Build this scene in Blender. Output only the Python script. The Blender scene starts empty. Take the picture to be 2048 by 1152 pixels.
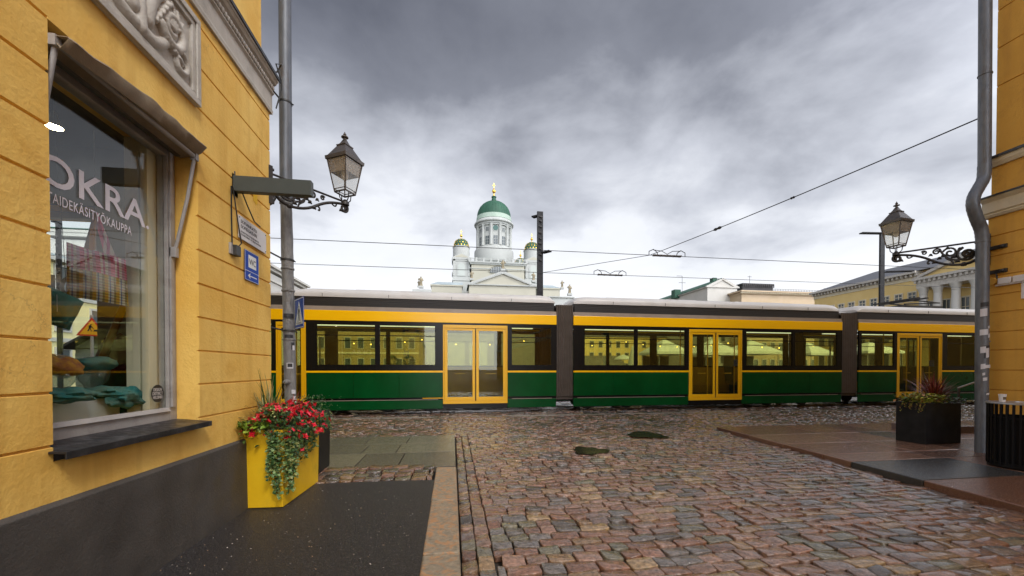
import bpy, math, random
import numpy as np
from mathutils import Vector, Matrix
random.seed(7)
R = math.radians
sc = bpy.context.scene
COL = sc.collection
# ------------------------------------------------------------------ camera
F, HY, YAW, PIT, EYE = 797.0, 738.0, R(8.49), R(0.67), 1.4
CY = HY + F*math.tan(PIT)
cam = bpy.data.cameras.new("camera"); cam_o = bpy.data.objects.new("camera", cam); COL.objects.link(cam_o)
cam.sensor_width = 36; cam.lens = F/2048*36; cam.shift_y = (CY-576)/2048
cam.clip_start = 0.05; cam.clip_end = 6000
cam_o.location = (0, 0, EYE); cam_o.rotation_euler = (R(90)-PIT, 0, -YAW)
sc.camera = cam_o
# ------------------------------------------------------------------ sky
w = bpy.data.worlds.new("World"); sc.world = w; w.use_nodes = True
nt = w.node_tree; nt.nodes.clear()
SUN_EL, SUN_AZ = R(50), R(150)      # azimuth clockwise from +Y
def N(t, **k):
    n = nt.nodes.new(t)
    for a, b in k.items(): setattr(n, a, b)
    return n
def L(a, b): nt.links.new(a, b)
sky = N('ShaderNodeTexSky', sky_type='NISHITA', sun_disc=False, sun_elevation=SUN_EL, sun_rotation=SUN_AZ)
bg1 = N('ShaderNodeBackground'); bg1.inputs[1].default_value = 0.1; L(sky.outputs[0], bg1.inputs[0])
tc = N('ShaderNodeTexCoord'); sep = N('ShaderNodeSeparateXYZ'); L(tc.outputs['Generated'], sep.inputs[0])
def M_(op, a, b=None, c=None):
    n = N('ShaderNodeMath', operation=op)
    for i, v in enumerate((a, b, c)):
        if v is None: continue
        if isinstance(v, (int, float)): n.inputs[i].default_value = v
        else: L(v, n.inputs[i])
    return n.outputs[0]
zz = M_('ADD', M_('MAXIMUM', sep.outputs[2], 0.0), 0.22)
cu = M_('DIVIDE', sep.outputs[0], zz); cv = M_('DIVIDE', sep.outputs[1], zz)
cmb = N('ShaderNodeCombineXYZ'); L(cu, cmb.inputs[0]); L(cv, cmb.inputs[1]); cmb.inputs[2].default_value = 12.9
n1 = N('ShaderNodeTexNoise'); n1.inputs['Scale'].default_value = 1.0; n1.inputs['Detail'].default_value = 7
n1.inputs['Roughness'].default_value = 0.5; n1.inputs['Distortion'].default_value = 0.15; L(cmb.outputs[0], n1.inputs['Vector'])
n2 = N('ShaderNodeTexNoise'); n2.inputs['Scale'].default_value = 2.6; n2.inputs['Detail'].default_value = 6
n2.inputs['Roughness'].default_value = 0.55; n2.inputs['Distortion'].default_value = 0.2; L(cmb.outputs[0], n2.inputs['Vector'])
nn = M_('ADD', M_('MULTIPLY', n1.outputs[0], 0.62), M_('MULTIPLY', n2.outputs[0], 0.38))
# brightness: horizon bright, overhead heavy grey
el = N('ShaderNodeMapRange'); L(sep.outputs[2], el.inputs[0])
el.inputs[1].default_value = 0.0; el.inputs[2].default_value = 0.64; el.inputs[3].default_value = 1.22; el.inputs[4].default_value = 0.16
t = M_('ADD', el.outputs[0], M_('MULTIPLY', M_('SUBTRACT', nn, 0.5), 1.45))
ramp = N('ShaderNodeValToRGB'); L(t, ramp.inputs[0])
ramp.color_ramp.elements[0].position = 0.0; ramp.color_ramp.elements[0].color = (0.095, 0.10, 0.125, 1)
ramp.color_ramp.elements[1].position = 1.0; ramp.color_ramp.elements[1].color = (0.93, 0.94, 0.97, 1)
for p_, c_ in ((0.3, (0.23, 0.24, 0.28, 1)), (0.53, (0.56, 0.58, 0.64, 1)), (0.70, (0.83, 0.85, 0.90, 1))):
    e = ramp.color_ramp.elements.new(p_); e.color = c_
# the cloud deck is thinner, so brighter, towards the south where the sun stands
sd = (math.sin(SUN_AZ)*math.cos(SUN_EL), math.cos(SUN_AZ)*math.cos(SUN_EL), math.sin(SUN_EL))
vd = N('ShaderNodeVectorMath', operation='DOT_PRODUCT'); L(tc.outputs['Generated'], vd.inputs[0]); vd.inputs[1].default_value = sd
gl = N('ShaderNodeMapRange', interpolation_type='SMOOTHSTEP'); L(vd.outputs['Value'], gl.inputs[0])
gl.inputs[1].default_value = 0.22; gl.inputs[2].default_value = 1.0; gl.inputs[3].default_value = 1.0; gl.inputs[4].default_value = 6.5
bg2 = N('ShaderNodeBackground'); L(ramp.outputs[0], bg2.inputs[0]); L(gl.outputs[0], bg2.inputs[1])
mx = N('ShaderNodeMixShader'); mx.inputs[0].default_value = 0.92; L(bg1.outputs[0], mx.inputs[1]); L(bg2.outputs[0], mx.inputs[2])
out = N('ShaderNodeOutputWorld'); L(mx.outputs[0], out.inputs[0])
# ------------------------------------------------------------------ sun
sl = bpy.data.lights.new("sun", 'SUN'); sl.energy = 1.5; sl.angle = R(14); sl.color = (1.0, 0.93, 0.82)
so = bpy.data.objects.new("sun", sl); COL.objects.link(so); so.location = (0, -10, 30)
so.rotation_euler = Vector(sd).to_track_quat('Z', 'Y').to_euler()
sc.view_settings.view_transform = 'Standard'; sc.view_settings.look = 'None'
sc.view_settings.exposure = 0.25; sc.view_settings.gamma = 1.0; sc.view_settings.use_curve_mapping = False
sc.cycles.max_bounces = 8; sc.cycles.transparent_max_bounces = 24

# ------------------------------------------------------------------ pixel -> point on a plane
_f = Vector((math.sin(YAW)*math.cos(PIT), math.cos(YAW)*math.cos(PIT), -math.sin(PIT)))
_u = Vector((math.sin(YAW)*math.sin(PIT), math.cos(YAW)*math.sin(PIT), math.cos(PIT)))
_r = Vector((math.cos(YAW), -math.sin(YAW), 0))
def ray(px, py): return _f + _r*((px-1024)/F) + _u*((CY-py)/F)
def onA(px, py, ax, v):
    d = ray(px, py); o = Vector((0, 0, EYE)); return o + d*((v-o[ax])/d[ax])
def onX(px, py, v): return onA(px, py, 0, v)
def onY(px, py, v): return onA(px, py, 1, v)
def onZ(px, py, v=0.0): return onA(px, py, 2, v)
def onD(px, py, d): return Vector((0, 0, EYE)) + ray(px, py)*d
def xat(px, Y): return onY(px, HY, Y).x            # x of an image column on the plane y = Y
def zat(px, py, Y): return onY(px, py, Y).z

# ------------------------------------------------------------------ materials
MATS = {}
def mat(name, col, rough=0.6, metal=0.0, col2=None, nscale=4.0, bump=0.0, bscale=60.0, spec=0.5, rvar=0.0, attr=False,
        emit=None, es=1.0, stain=None, sscale=1.2, coat=0.0, stretch=None, sdist=0.0, srange=(0.54, 0.72), streak=None):
    m = bpy.data.materials.new(name); m.use_nodes = True; MATS[name] = m
    t = m.node_tree; b = t.nodes['Principled BSDF']
    b.inputs['Base Color'].default_value = (*col, 1); b.inputs['Roughness'].default_value = rough
    b.inputs['Metallic'].default_value = metal; b.inputs['Specular IOR Level'].default_value = spec
    if coat: b.inputs['Coat Weight'].default_value = coat; b.inputs['Coat Roughness'].default_value = 0.06
    def n(ty, **k):
        x = t.nodes.new(ty)
        for a, c in k.items(): setattr(x, a, c)
        return x
    tcn = n('ShaderNodeTexCoord'); vec = tcn.outputs['Object']
    if stretch:
        mp = n('ShaderNodeMapping'); mp.inputs['Scale'].default_value = stretch; t.links.new(vec, mp.inputs[0]); vec = mp.outputs[0]
    cur = None
    if attr:
        at = n('ShaderNodeAttribute'); at.attribute_name = 'Col'; cur = at.outputs['Color']
    def noise(s, d=5, r=0.6):
        x = n('ShaderNodeTexNoise'); x.inputs['Scale'].default_value = s; x.inputs['Detail'].default_value = d
        x.inputs['Roughness'].default_value = r; t.links.new(vec, x.inputs['Vector']); return x
    def mixc(fac, A, B, bt='MIX'):
        x = n('ShaderNodeMix', data_type='RGBA', blend_type=bt)
        if isinstance(fac, float): x.inputs[0].default_value = fac
        else: t.links.new(fac, x.inputs[0])
        for i, v in ((6, A), (7, B)):
            if isinstance(v, tuple): x.inputs[i].default_value = (*v, 1)
            else: t.links.new(v, x.inputs[i])
        return x.outputs[2]
    def rng(src, a, b_, c=0.0, d=1.0):
        x = n('ShaderNodeMapRange'); t.links.new(src, x.inputs[0])
        for i, v in enumerate((a, b_, c, d)): x.inputs[i+1].default_value = v
        return x.outputs[0]
    if col2 is not None:
        nz = noise(nscale); f = rng(nz.outputs[0], 0.32, 0.68)
        if cur is None: cur = mixc(f, tuple(col), tuple(col2))
        else:
            g = mixc(f, tuple(col), tuple(col2)); cur = mixc(1.0, cur, g, 'MULTIPLY')
    if stain is not None:
        s = noise(sscale, 8, 0.7); s.inputs['Distortion'].default_value = sdist; f = rng(s.outputs[0], srange[0], srange[1], 0, 0.75)
        cur = mixc(f, cur if cur is not None else tuple(col), tuple(stain))
    if streak is not None:
        mp2 = n('ShaderNodeMapping'); mp2.inputs['Scale'].default_value = (7, 7, 0.5); t.links.new(tcn.outputs['Object'], mp2.inputs[0])
        s2 = n('ShaderNodeTexNoise'); s2.inputs['Scale'].default_value = 1.0; s2.inputs['Detail'].default_value = 6; t.links.new(mp2.outputs[0], s2.inputs['Vector'])
        cur = mixc(rng(s2.outputs[0], 0.52, 0.75, 0, 0.55), cur, tuple(streak))
        v_ = n('ShaderNodeTexVoronoi'); v_.feature = 'DISTANCE_TO_EDGE'; v_.inputs['Scale'].default_value = 0.9
        nd = noise(3.0, 6, 0.7); ad = n('ShaderNodeVectorMath'); ad.operation = 'MULTIPLY_ADD'; t.links.new(nd.outputs['Color'], ad.inputs[0]); ad.inputs[1].default_value = (0.5, 0.5, 0.5); t.links.new(tcn.outputs['Object'], ad.inputs[2]); t.links.new(ad.outputs[0], v_.inputs['Vector'])
        crk = rng(v_.outputs['Distance'], 0.0, 0.004, 0.55, 0.0); msk = rng(noise(0.8, 2, 0.5).outputs[0], 0.5, 0.62); mm_ = n('ShaderNodeMath'); mm_.operation = 'MULTIPLY'; t.links.new(crk, mm_.inputs[0]); t.links.new(msk, mm_.inputs[1])
        cur = mixc(mm_.outputs[0], cur, (0.22, 0.12, 0.04))
    if cur is not None: t.links.new(cur, b.inputs['Base Color'])
    if rvar:
        rn = noise(nscale*1.7+0.7, 4, 0.6); t.links.new(rng(rn.outputs[0], 0.3, 0.7, max(0.02, rough-rvar), rough+rvar), b.inputs['Roughness'])
    if bump:
        bn = noise(bscale, 6, 0.65); bp = n('ShaderNodeBump'); bp.inputs['Strength'].default_value = bump
        bp.inputs['Distance'].default_value = 0.02; t.links.new(bn.outputs[0], bp.inputs['Height']); t.links.new(bp.outputs[0], b.inputs['Normal'])
    if emit: b.inputs['Emission Color'].default_value = (*emit, 1); b.inputs['Emission Strength'].default_value = es
    return m
def glass(name, tint, refl=0.06, rough=0.0, power=0.9, body=0.0, bodycol=(1, 1, 1)):
    m = bpy.data.materials.new(name); m.use_nodes = True; MATS[name] = m
    t = m.node_tree; t.nodes.clear(); n = t.nodes.new
    tr = n('ShaderNodeBsdfTransparent'); tr.inputs[0].default_value = (*tint, 1)
    gl_ = n('ShaderNodeBsdfGlossy'); gl_.inputs['Roughness'].default_value = rough
    ge = n('ShaderNodeNewGeometry'); dt = n('ShaderNodeVectorMath'); dt.operation = 'DOT_PRODUCT'; t.links.new(ge.outputs['Normal'], dt.inputs[0]); t.links.new(ge.outputs['Incoming'], dt.inputs[1])
    ab = n('ShaderNodeMath'); ab.operation = 'ABSOLUTE'; t.links.new(dt.outputs['Value'], ab.inputs[0]); om = n('ShaderNodeMath'); om.operation = 'SUBTRACT'; om.inputs[0].default_value = 1.0; t.links.new(ab.outputs[0], om.inputs[1])
    pw = n('ShaderNodeMath'); pw.operation = 'POWER'; t.links.new(om.outputs[0], pw.inputs[0]); pw.inputs[1].default_value = 5.0
    mr = n('ShaderNodeMapRange'); t.links.new(pw.outputs[0], mr.inputs[0]); mr.inputs[1].default_value = 0.0; mr.inputs[2].default_value = 1.0
    mr.inputs[3].default_value = refl; mr.inputs[4].default_value = power
    base = tr.outputs[0]
    if body:
        df = n('ShaderNodeBsdfTranslucent'); df.inputs[0].default_value = (*bodycol, 1)
        d2 = n('ShaderNodeBsdfDiffuse'); d2.inputs[0].default_value = (*bodycol, 1)
        m1 = n('ShaderNodeMixShader'); t.links.new(df.outputs[0], m1.inputs[1]); t.links.new(d2.outputs[0], m1.inputs[2])
        m0 = n('ShaderNodeMixShader'); m0.inputs[0].default_value = body; t.links.new(base, m0.inputs[1]); t.links.new(m1.outputs[0], m0.inputs[2]); base = m0.outputs[0]
    ms = n('ShaderNodeMixShader'); t.links.new(mr.outputs[0], ms.inputs[0]); t.links.new(base, ms.inputs[1]); t.links.new(gl_.outputs[0], ms.inputs[2])
    o = n('ShaderNodeOutputMaterial'); t.links.new(ms.outputs[0], o.inputs[0]); return m

# ------------------------------------------------------------------ mesh builder
class MB:
    def __init__(s): s.v = []; s.f = []; s.c = []; s.col = None
    def add(s, vs, fs, col=None):
        k = len(s.v); s.v.extend(tuple(p) for p in vs); s.f.extend(tuple(i+k for i in f) for f in fs)
        s.c.extend([col or s.col or (1, 1, 1)]*len(fs)); return s
    def box(s, x0, x1, y0, y1, z0, z1, M=None, col=None):
        vs = [Vector((x, y, z)) for z in (z0, z1) for y in (y0, y1) for x in (x0, x1)]
        if M: vs = [M @ p for p in vs]
        return s.add(vs, [(0, 2, 3, 1), (4, 5, 7, 6), (0, 1, 5, 4), (2, 6, 7, 3), (0, 4, 6, 2), (1, 3, 7, 5)], col)
    def prism(s, pts, vec, col=None):
        n = len(pts); vec = Vector(vec); a = [Vector(p) for p in pts]; b = [p+vec for p in a]
        fs = [tuple(range(n))[::-1], tuple(range(n, 2*n))] + [(i, (i+1) % n, (i+1) % n+n, i+n) for i in range(n)]
        return s.add(a+b, fs, col)
    def hexa(s, q0, q1, col=None):      # two quads joined
        return s.add(list(q0)+list(q1), [(3, 2, 1, 0), (4, 5, 6, 7)]+[(i, (i+1) % 4, (i+1) % 4+4, i+4) for i in range(4)], col)
    def lathe(s, prof, c=(0, 0, 0), n=24, a0=0.0, a1=2*math.pi, col=None, sx=1, sy=1):
        full = abs(a1-a0-2*math.pi) < 1e-4; m = n if full else n+1; c = Vector(c); vs = []
        for r, z in prof:
            for i in range(m):
                a = a0+(a1-a0)*i/n; vs.append(c+Vector((r*math.cos(a)*sx, r*math.sin(a)*sy, z)))
        fs = []
        for j in range(len(prof)-1):
            for i in range(n):
                k = (i+1) % m; fs.append((j*m+i, j*m+k, (j+1)*m+k, (j+1)*m+i))
        if full:
            if prof[0][0] > 1e-5: fs.append(tuple(range(m))[::-1])
            if prof[-1][0] > 1e-5: fs.append(tuple((len(prof)-1)*m+i for i in range(m)))
        return s.add(vs, fs, col)
    def tube(s, pts, r, n=6, col=None, close=True):
        pts = [Vector(p) for p in pts]; m = len(pts)
        rs = r if isinstance(r, (list, tuple)) else [r]*m
        t0 = (pts[1]-pts[0]).normalized(); up = Vector((0, 0, 1)) if abs(t0.z) < 0.9 else Vector((1, 0, 0))
        nrm = (up - t0*up.dot(t0)).normalized(); vs = []
        for i in range(m):
            a = pts[max(0, i-1)]; b = pts[min(m-1, i+1)]; t = (b-a)
            t = t.normalized() if t.length > 1e-9 else t0
            nrm = (nrm - t*nrm.dot(t)); nrm = nrm.normalized() if nrm.length > 1e-6 else t.orthogonal().normalized()
            bn = t.cross(nrm)
            for k in range(n):
                an = 2*math.pi*k/n; vs.append(pts[i]+(nrm*math.cos(an)+bn*math.sin(an))*rs[i])
        fs = [(i*n+k, i*n+(k+1) % n, (i+1)*n+(k+1) % n, (i+1)*n+k) for i in range(m-1) for k in range(n)]
        if close: fs += [tuple(range(n))[::-1], tuple((m-1)*n+k for k in range(n))]
        return s.add(vs, fs, col)
    def cyl(s, p0, p1, r, n=12, col=None): return s.tube([p0, p1], r, n, col)
    def ball(s, c, r, n=12, m=8, sz=1.0, col=None):
        return s.lathe([(max(1e-6, r*math.sin(math.pi*j/m)), -r*sz*math.cos(math.pi*j/m)) for j in range(m+1)], c, n, col=col)
    def leaf(s, p, d, up, ln, wd, col=None, fold=0.15):
        p = Vector(p); d = Vector(d).normalized(); sd_ = d.cross(Vector(up))
        sd_ = sd_.normalized() if sd_.length > 1e-4 else d.orthogonal().normalized(); nn_ = sd_.cross(d)
        a = p; b = p+d*ln*0.45+sd_*wd*0.5+nn_*wd*fold; c = p+d*ln-nn_*ln*0.08; e = p+d*ln*0.45-sd_*wd*0.5+nn_*wd*fold; g = p+d*ln*0.5
        return s.add([a, b, c, e, g], [(0, 1, 4), (1, 2, 4), (2, 3, 4), (3, 0, 4)], col)
    def mesh(s, name, inv=None):
        me = bpy.data.meshes.new(name)
        v = s.v if inv is None else [tuple(inv @ Vector(p)) for p in s.v]
        me.from_pydata(v, [], s.f)
        at = me.attributes.new('Col', 'FLOAT_COLOR', 'FACE')
        at.data.foreach_set('color', np.array([(*c[:3], 1.0) for c in s.c], dtype=np.float32).ravel())
        return me
def fixn(me):
    import bmesh
    bm = bmesh.new(); bm.from_mesh(me); bmesh.ops.recalc_face_normals(bm, faces=bm.faces); bm.to_mesh(me); bm.free()
def ob(name, mb, m, parent=None, w=True, smooth=0, bevel=0, seg=2, fix=True):
    """one mesh object; w: vertices are world coordinates; smooth: auto-smooth angle in degrees"""
    inv = None
    if parent is not None and w:
        root = parent
        while root.parent: root = root.parent
        inv = root.matrix_basis.inverted()
    me = mb.mesh(name, inv) if isinstance(mb, MB) else mb
    if fix: fixn(me)
    me.materials.append(MATS[m] if isinstance(m, str) else m)
    if smooth:
        me.polygons.foreach_set('use_smooth', [True]*len(me.polygons)); me.set_sharp_from_angle(angle=R(smooth))
    o = bpy.data.objects.new(name, me); COL.objects.link(o)
    if parent is not None: o.parent = parent
    if bevel:
        b = o.modifiers.new('bevel', 'BEVEL'); b.width = bevel; b.segments = seg; b.limit_method = 'ANGLE'; b.angle_limit = R(40)
    return o
def thing(name, label, cat, loc=(0, 0, 0), rz=0.0, group=None):
    o = bpy.data.objects.new(name, None); COL.objects.link(o); o.empty_display_size = 0.2
    o.matrix_basis = Matrix.Translation(Vector(loc)) @ Matrix.Rotation(rz, 4, 'Z')
    o['label'] = label; o['category'] = cat
    if group: o['group'] = group
    return o
def tag(o, label, cat, group=None):
    o['label'] = label; o['category'] = cat
    if group: o['group'] = group
    return o
def struct(name, mb, m, kind='structure', **k):
    o = ob(name, mb, m, **k); o['kind'] = kind; return o
def copy_tree(o, parent=None):
    c = o.copy(); COL.objects.link(c)
    if parent is not None: c.parent = parent
    for ch in list(o.children): copy_tree(ch, c)
    return c
def text_mb(txt, origin, ux, uz, width, height, thick=0.002, bold=0.0, mirror=False, space=1.0):
    """lettering: fills width x height from origin, along ux (reading direction) and uz (up)"""
    cu_ = bpy.data.curves.new('lettering', 'FONT'); cu_.body = txt; cu_.size = 1; cu_.resolution_u = 4; cu_.offset = bold; cu_.space_character = space
    cu_.extrude = 0.05
    o = bpy.data.objects.new('lettering', cu_); COL.objects.link(o); bpy.context.view_layer.update()
    me = bpy.data.meshes.new_from_object(o.evaluated_get(bpy.context.evaluated_depsgraph_get()))
    COL.objects.unlink(o); bpy.data.objects.remove(o)
    vs = np.array([tuple(v.co) for v in me.vertices]); mn = vs.min(0); mxx = vs.max(0)
    ux = Vector(ux).normalized(); uz = Vector(uz).normalized(); nn_ = ux.cross(uz); mb = MB()
    pts = []
    for v in vs:
        a = (v[0]-mn[0])/(mxx[0]-mn[0])*width; b = (v[1]-mn[1])/(mxx[1]-mn[1])*height; c = thick if v[2] > 0 else 0.0
        pts.append(Vector(origin)+ux*a+uz*b+nn_*c)
    mb.add(pts, [tuple(p.vertices) for p in me.polygons]); bpy.data.meshes.remove(me); return mb

# ------------------------------------------------------------------ palette
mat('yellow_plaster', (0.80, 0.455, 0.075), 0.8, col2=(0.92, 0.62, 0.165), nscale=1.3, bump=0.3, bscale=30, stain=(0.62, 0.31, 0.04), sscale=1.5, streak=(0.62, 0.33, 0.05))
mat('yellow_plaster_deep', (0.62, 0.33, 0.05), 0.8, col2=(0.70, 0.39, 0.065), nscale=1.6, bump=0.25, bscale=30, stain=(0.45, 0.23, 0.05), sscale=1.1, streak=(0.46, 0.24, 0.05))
mat('plinth_render', (0.052, 0.046, 0.041), 0.65, col2=(0.088, 0.078, 0.068), nscale=2.5, bump=0.3, bscale=60, stain=(0.05, 0.046, 0.043), rvar=0.15)
mat('stone_trim', (0.44, 0.41, 0.36), 0.8, col2=(0.56, 0.53, 0.48), nscale=5, bump=0.25, bscale=50, stain=(0.3, 0.28, 0.25), sscale=3)
mat('cream_trim', (0.62, 0.55, 0.40), 0.7, col2=(0.7, 0.63, 0.48), nscale=3, bump=0.1, stain=(0.45, 0.39, 0.28))
mat('black_flashing', (0.012, 0.012, 0.014), 0.42, col2=(0.03, 0.03, 0.034), nscale=9, bump=0.12, bscale=40, stain=(0.12, 0.12, 0.13), sscale=9, rvar=0.15)
mat('old_grey_paint', (0.30, 0.285, 0.28), 0.55, col2=(0.40, 0.385, 0.375), nscale=7, bump=0.18, bscale=60, stain=(0.2, 0.18, 0.165), sscale=6)
mat('cream_wood', (0.72, 0.68, 0.52), 0.5, col2=(0.78, 0.74, 0.60), nscale=4)
mat('room_wall', (0.26, 0.235, 0.20), 0.8); mat('room_ceiling', (0.14, 0.15, 0.17), 0.7); mat('room_floor', (0.05, 0.04, 0.035), 0.5)
mat('white_paint', (0.74, 0.76, 0.74), 0.4); mat('white_vinyl', (0.80, 0.78, 0.86), 0.5, emit=(0.75, 0.7, 0.85), es=0.0)
mat('awning_cloth', (0.22, 0.17, 0.115), 0.9, col2=(0.34, 0.28, 0.2), nscale=6, bump=0.2, bscale=120, stain=(0.14, 0.11, 0.08), sscale=3)
mat('dark_metal', (0.035, 0.036, 0.038), 0.45, metal=0.3, col2=(0.06, 0.058, 0.055), nscale=14, bump=0.1, bscale=90)
mat('cast_iron', (0.012, 0.011, 0.011), 0.45, col2=(0.03, 0.025, 0.022), nscale=18, bump=0.2, bscale=80)
mat('pole_steel', (0.012, 0.012, 0.014), 0.5, spec=0.2, col2=(0.035, 0.034, 0.036), nscale=6)
mat('pipe_grey', (0.10, 0.115, 0.135), 0.45, metal=0.25, col2=(0.15, 0.16, 0.18), nscale=7, bump=0.12, bscale=35, stain=(0.08, 0.06, 0.045), sscale=4, stretch=(3, 3, 0.8))
mat('pipe_worn', (0.14, 0.14, 0.145), 0.5, metal=0.15, col2=(0.24, 0.235, 0.225), nscale=10, bump=0.35, bscale=40, stain=(0.06, 0.045, 0.035), sscale=6, stretch=(3, 3, 0.9))
mat('sign_green', (0.045, 0.055, 0.05), 0.5, col2=(0.055, 0.066, 0.06), nscale=8)
mat('sign_white', (0.62, 0.60, 0.60), 0.45, col2=(0.7, 0.68, 0.68), nscale=6, stain=(0.5, 0.47, 0.44), sscale=6)
mat('sign_blue', (0.004, 0.05, 0.36), 0.5, col2=(0.005, 0.06, 0.42), nscale=5, spec=0.2)
mat('ink_black', (0.01, 0.01, 0.012), 0.5); mat('sign_red', (0.6, 0.04, 0.015), 0.4); mat('sign_yellow', (0.85, 0.42, 0.01), 0.4)
mat('cable_black', (0.012, 0.012, 0.012), 0.5); mat('yellow_scuff', (0.72, 0.42, 0.0), 0.6)
mat('lamp_bronze', (0.085, 0.075, 0.07), 0.42, metal=0.55, col2=(0.14, 0.125, 0.115), nscale=20)
glass('lamp_glass', (0.97, 0.97, 0.96), 0.04, 0.05, 0.5, body=0.09, bodycol=(0.98, 0.97, 0.94))
mat('lamp_reflector', (0.26, 0.21, 0.16), 0.5); mat('lamp_bulb', (0.7, 0.66, 0.58), 0.4)
glass('shop_glass', (0.96, 0.98, 0.97), 0.06, 0.0, 0.8)
glass('tram_glass', (0.82, 0.83, 0.60), 0.06, 0.0, 0.8)
mat('tram_door', (0.78, 0.42, 0.004), 0.28); mat('tram_green', (0.0, 0.045, 0.008), 0.22, col2=(0.0, 0.065, 0.013), nscale=1.2, spec=0.25)
mat('tram_yellow', (0.95, 0.50, 0.0), 0.25, col2=(0.97, 0.54, 0.0), nscale=1.0)
mat('tram_black', (0.006, 0.006, 0.006), 0.25, spec=0.25); mat('tram_roof', (0.50, 0.485, 0.46), 0.38, col2=(0.58, 0.56, 0.535), nscale=0.9, stain=(0.45, 0.40, 0.35), sscale=0.6)
mat('tram_grille', (0.025, 0.022, 0.02), 0.55); mat('tram_trim', (0.30, 0.24, 0.19), 0.4, col2=(0.36, 0.30, 0.25), nscale=2)
mat('bellows', (0.075, 0.058, 0.046), 0.7, col2=(0.10, 0.08, 0.066), nscale=3); mat('seat_cloth', (0.03, 0.05, 0.035), 0.8)
mat('tram_inside', (0.20, 0.16, 0.07), 0.6); mat('tram_lining', (0.42, 0.22, 0.02), 0.5, col2=(0.5, 0.28, 0.03), nscale=2); mat('grab_yellow', (0.75, 0.42, 0.02), 0.35); mat('tram_lamp', (1, 1, 1), 0.5, emit=(0.92, 1.0, 0.95), es=1.0)
mat('rubber', (0.012, 0.012, 0.012), 0.7); mat('steel_rail', (0.32, 0.31, 0.31), 0.22, metal=0.9)
mat('wet_cobble', (0.46, 0.42, 0.37), 0.18, col2=(1.24, 1.10, 0.95), nscale=26, bump=0.7, bscale=34, attr=True, rvar=0.11, spec=0.8, coat=0.6)
mat('wet_slab', (0.70, 0.70, 0.70), 0.22, col2=(1.15, 1.15, 1.15), nscale=75, bump=0.12, bscale=260, attr=True, rvar=0.10)
mat('kerb_granite', (0.17, 0.145, 0.105), 0.42, col2=(0.34, 0.275, 0.19), nscale=24, bump=0.5, bscale=34, stain=(0.46, 0.22, 0.08), sscale=5.0, sdist=3.0, srange=(0.49, 0.58), rvar=0.1)
mat('asphalt', (0.008, 0.007, 0.008), 0.36, col2=(0.060, 0.054, 0.053), nscale=85, bump=1.0, bscale=110, stain=(0.18, 0.155, 0.135), sscale=60, srange=(0.57, 0.65), rvar=0.15, spec=0.4)
mat('grout', (0.022, 0.018, 0.014), 0.7, col2=(0.04, 0.034, 0.026), nscale=20, bump=0.5, bscale=70)
mat('puddle_water', (0.012, 0.013, 0.010), 0.2, spec=0.18)
mat('planter_yellow', (0.74, 0.43, 0.008), 0.38, col2=(0.84, 0.53, 0.014), nscale=2.2, stain=(0.5, 0.3, 0.02), sscale=2.2, bump=0.05)
mat('planter_black', (0.008, 0.008, 0.009), 0.45, spec=0.2, col2=(0.018, 0.018, 0.019), nscale=5, stain=(0.035, 0.032, 0.03), sscale=3)
mat('soil', (0.02, 0.014, 0.01), 0.9, bump=1, bscale=40)
mat('foliage', (0.75, 0.75, 0.75), 0.45, col2=(1.2, 1.2, 1.2), nscale=30, attr=True); mat('petals', (0.85, 0.85, 0.85), 0.45, col2=(1.2, 1.2, 1.2), nscale=25, attr=True)
mat('bin_black', (0.006, 0.006, 0.008), 0.45, spec=0.2); mat('bin_rim', (0.33, 0.33, 0.34), 0.35, metal=0.6)
mat('cup_paper', (0.72, 0.70, 0.70), 0.5); mat('cup_dark', (0.12, 0.09, 0.05), 0.5)
mat('cathedral_white', (0.36, 0.375, 0.355), 0.75, col2=(0.42, 0.43, 0.41), nscale=0.15, stain=(0.31, 0.32, 0.29), sscale=0.12)
mat('cathedral_cream', (0.37, 0.355, 0.285), 0.75, col2=(0.42, 0.405, 0.33), nscale=0.15)
mat('copper_green', (0.012, 0.062, 0.034), 0.65, col2=(0.024, 0.10, 0.058), nscale=0.35, stain=(0.016, 0.07, 0.045), sscale=0.3, stretch=(1, 1, 0.25))
mat('pale_copper', (0.28, 0.37, 0.30), 0.6, col2=(0.35, 0.43, 0.36), nscale=0.3); mat('gilding', (0.95, 0.60, 0.10), 0.28, metal=0.85, emit=(0.9, 0.5, 0.05), es=0.0)
mat('window_dark', (0.07, 0.085, 0.09), 0.15); mat('blind_grey', (0.42, 0.45, 0.42), 0.7); mat('clock_green', (0.02, 0.09, 0.075), 0.4)
mat('statue_stone', (0.25, 0.21, 0.14), 0.7, col2=(0.34, 0.29, 0.19), nscale=1.5); mat('zinc_roof', (0.30, 0.36, 0.38), 0.5, col2=(0.38, 0.44, 0.45), nscale=0.3)
mat('facade_white', (0.48, 0.465, 0.42), 0.75, col2=(0.54, 0.52, 0.48), nscale=0.3); mat('facade_peach', (0.46, 0.35, 0.22), 0.75, col2=(0.52, 0.40, 0.27), nscale=0.4)
mat('facade_yellow', (0.70, 0.50, 0.19), 0.75, col2=(0.76, 0.57, 0.24), nscale=0.3); mat('facade_pale_yellow', (0.74, 0.66, 0.32), 0.75, col2=(0.78, 0.70, 0.38), nscale=0.4)
mat('facade_ochre', (0.30, 0.22, 0.09), 0.75, col2=(0.36, 0.27, 0.12), nscale=0.3); mat('roof_dark', (0.045, 0.047, 0.055), 0.4, col2=(0.07, 0.07, 0.08), nscale=0.8); mat('chimney_dark', (0.03, 0.028, 0.028), 0.7, col2=(0.05, 0.045, 0.045), nscale=1)
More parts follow.
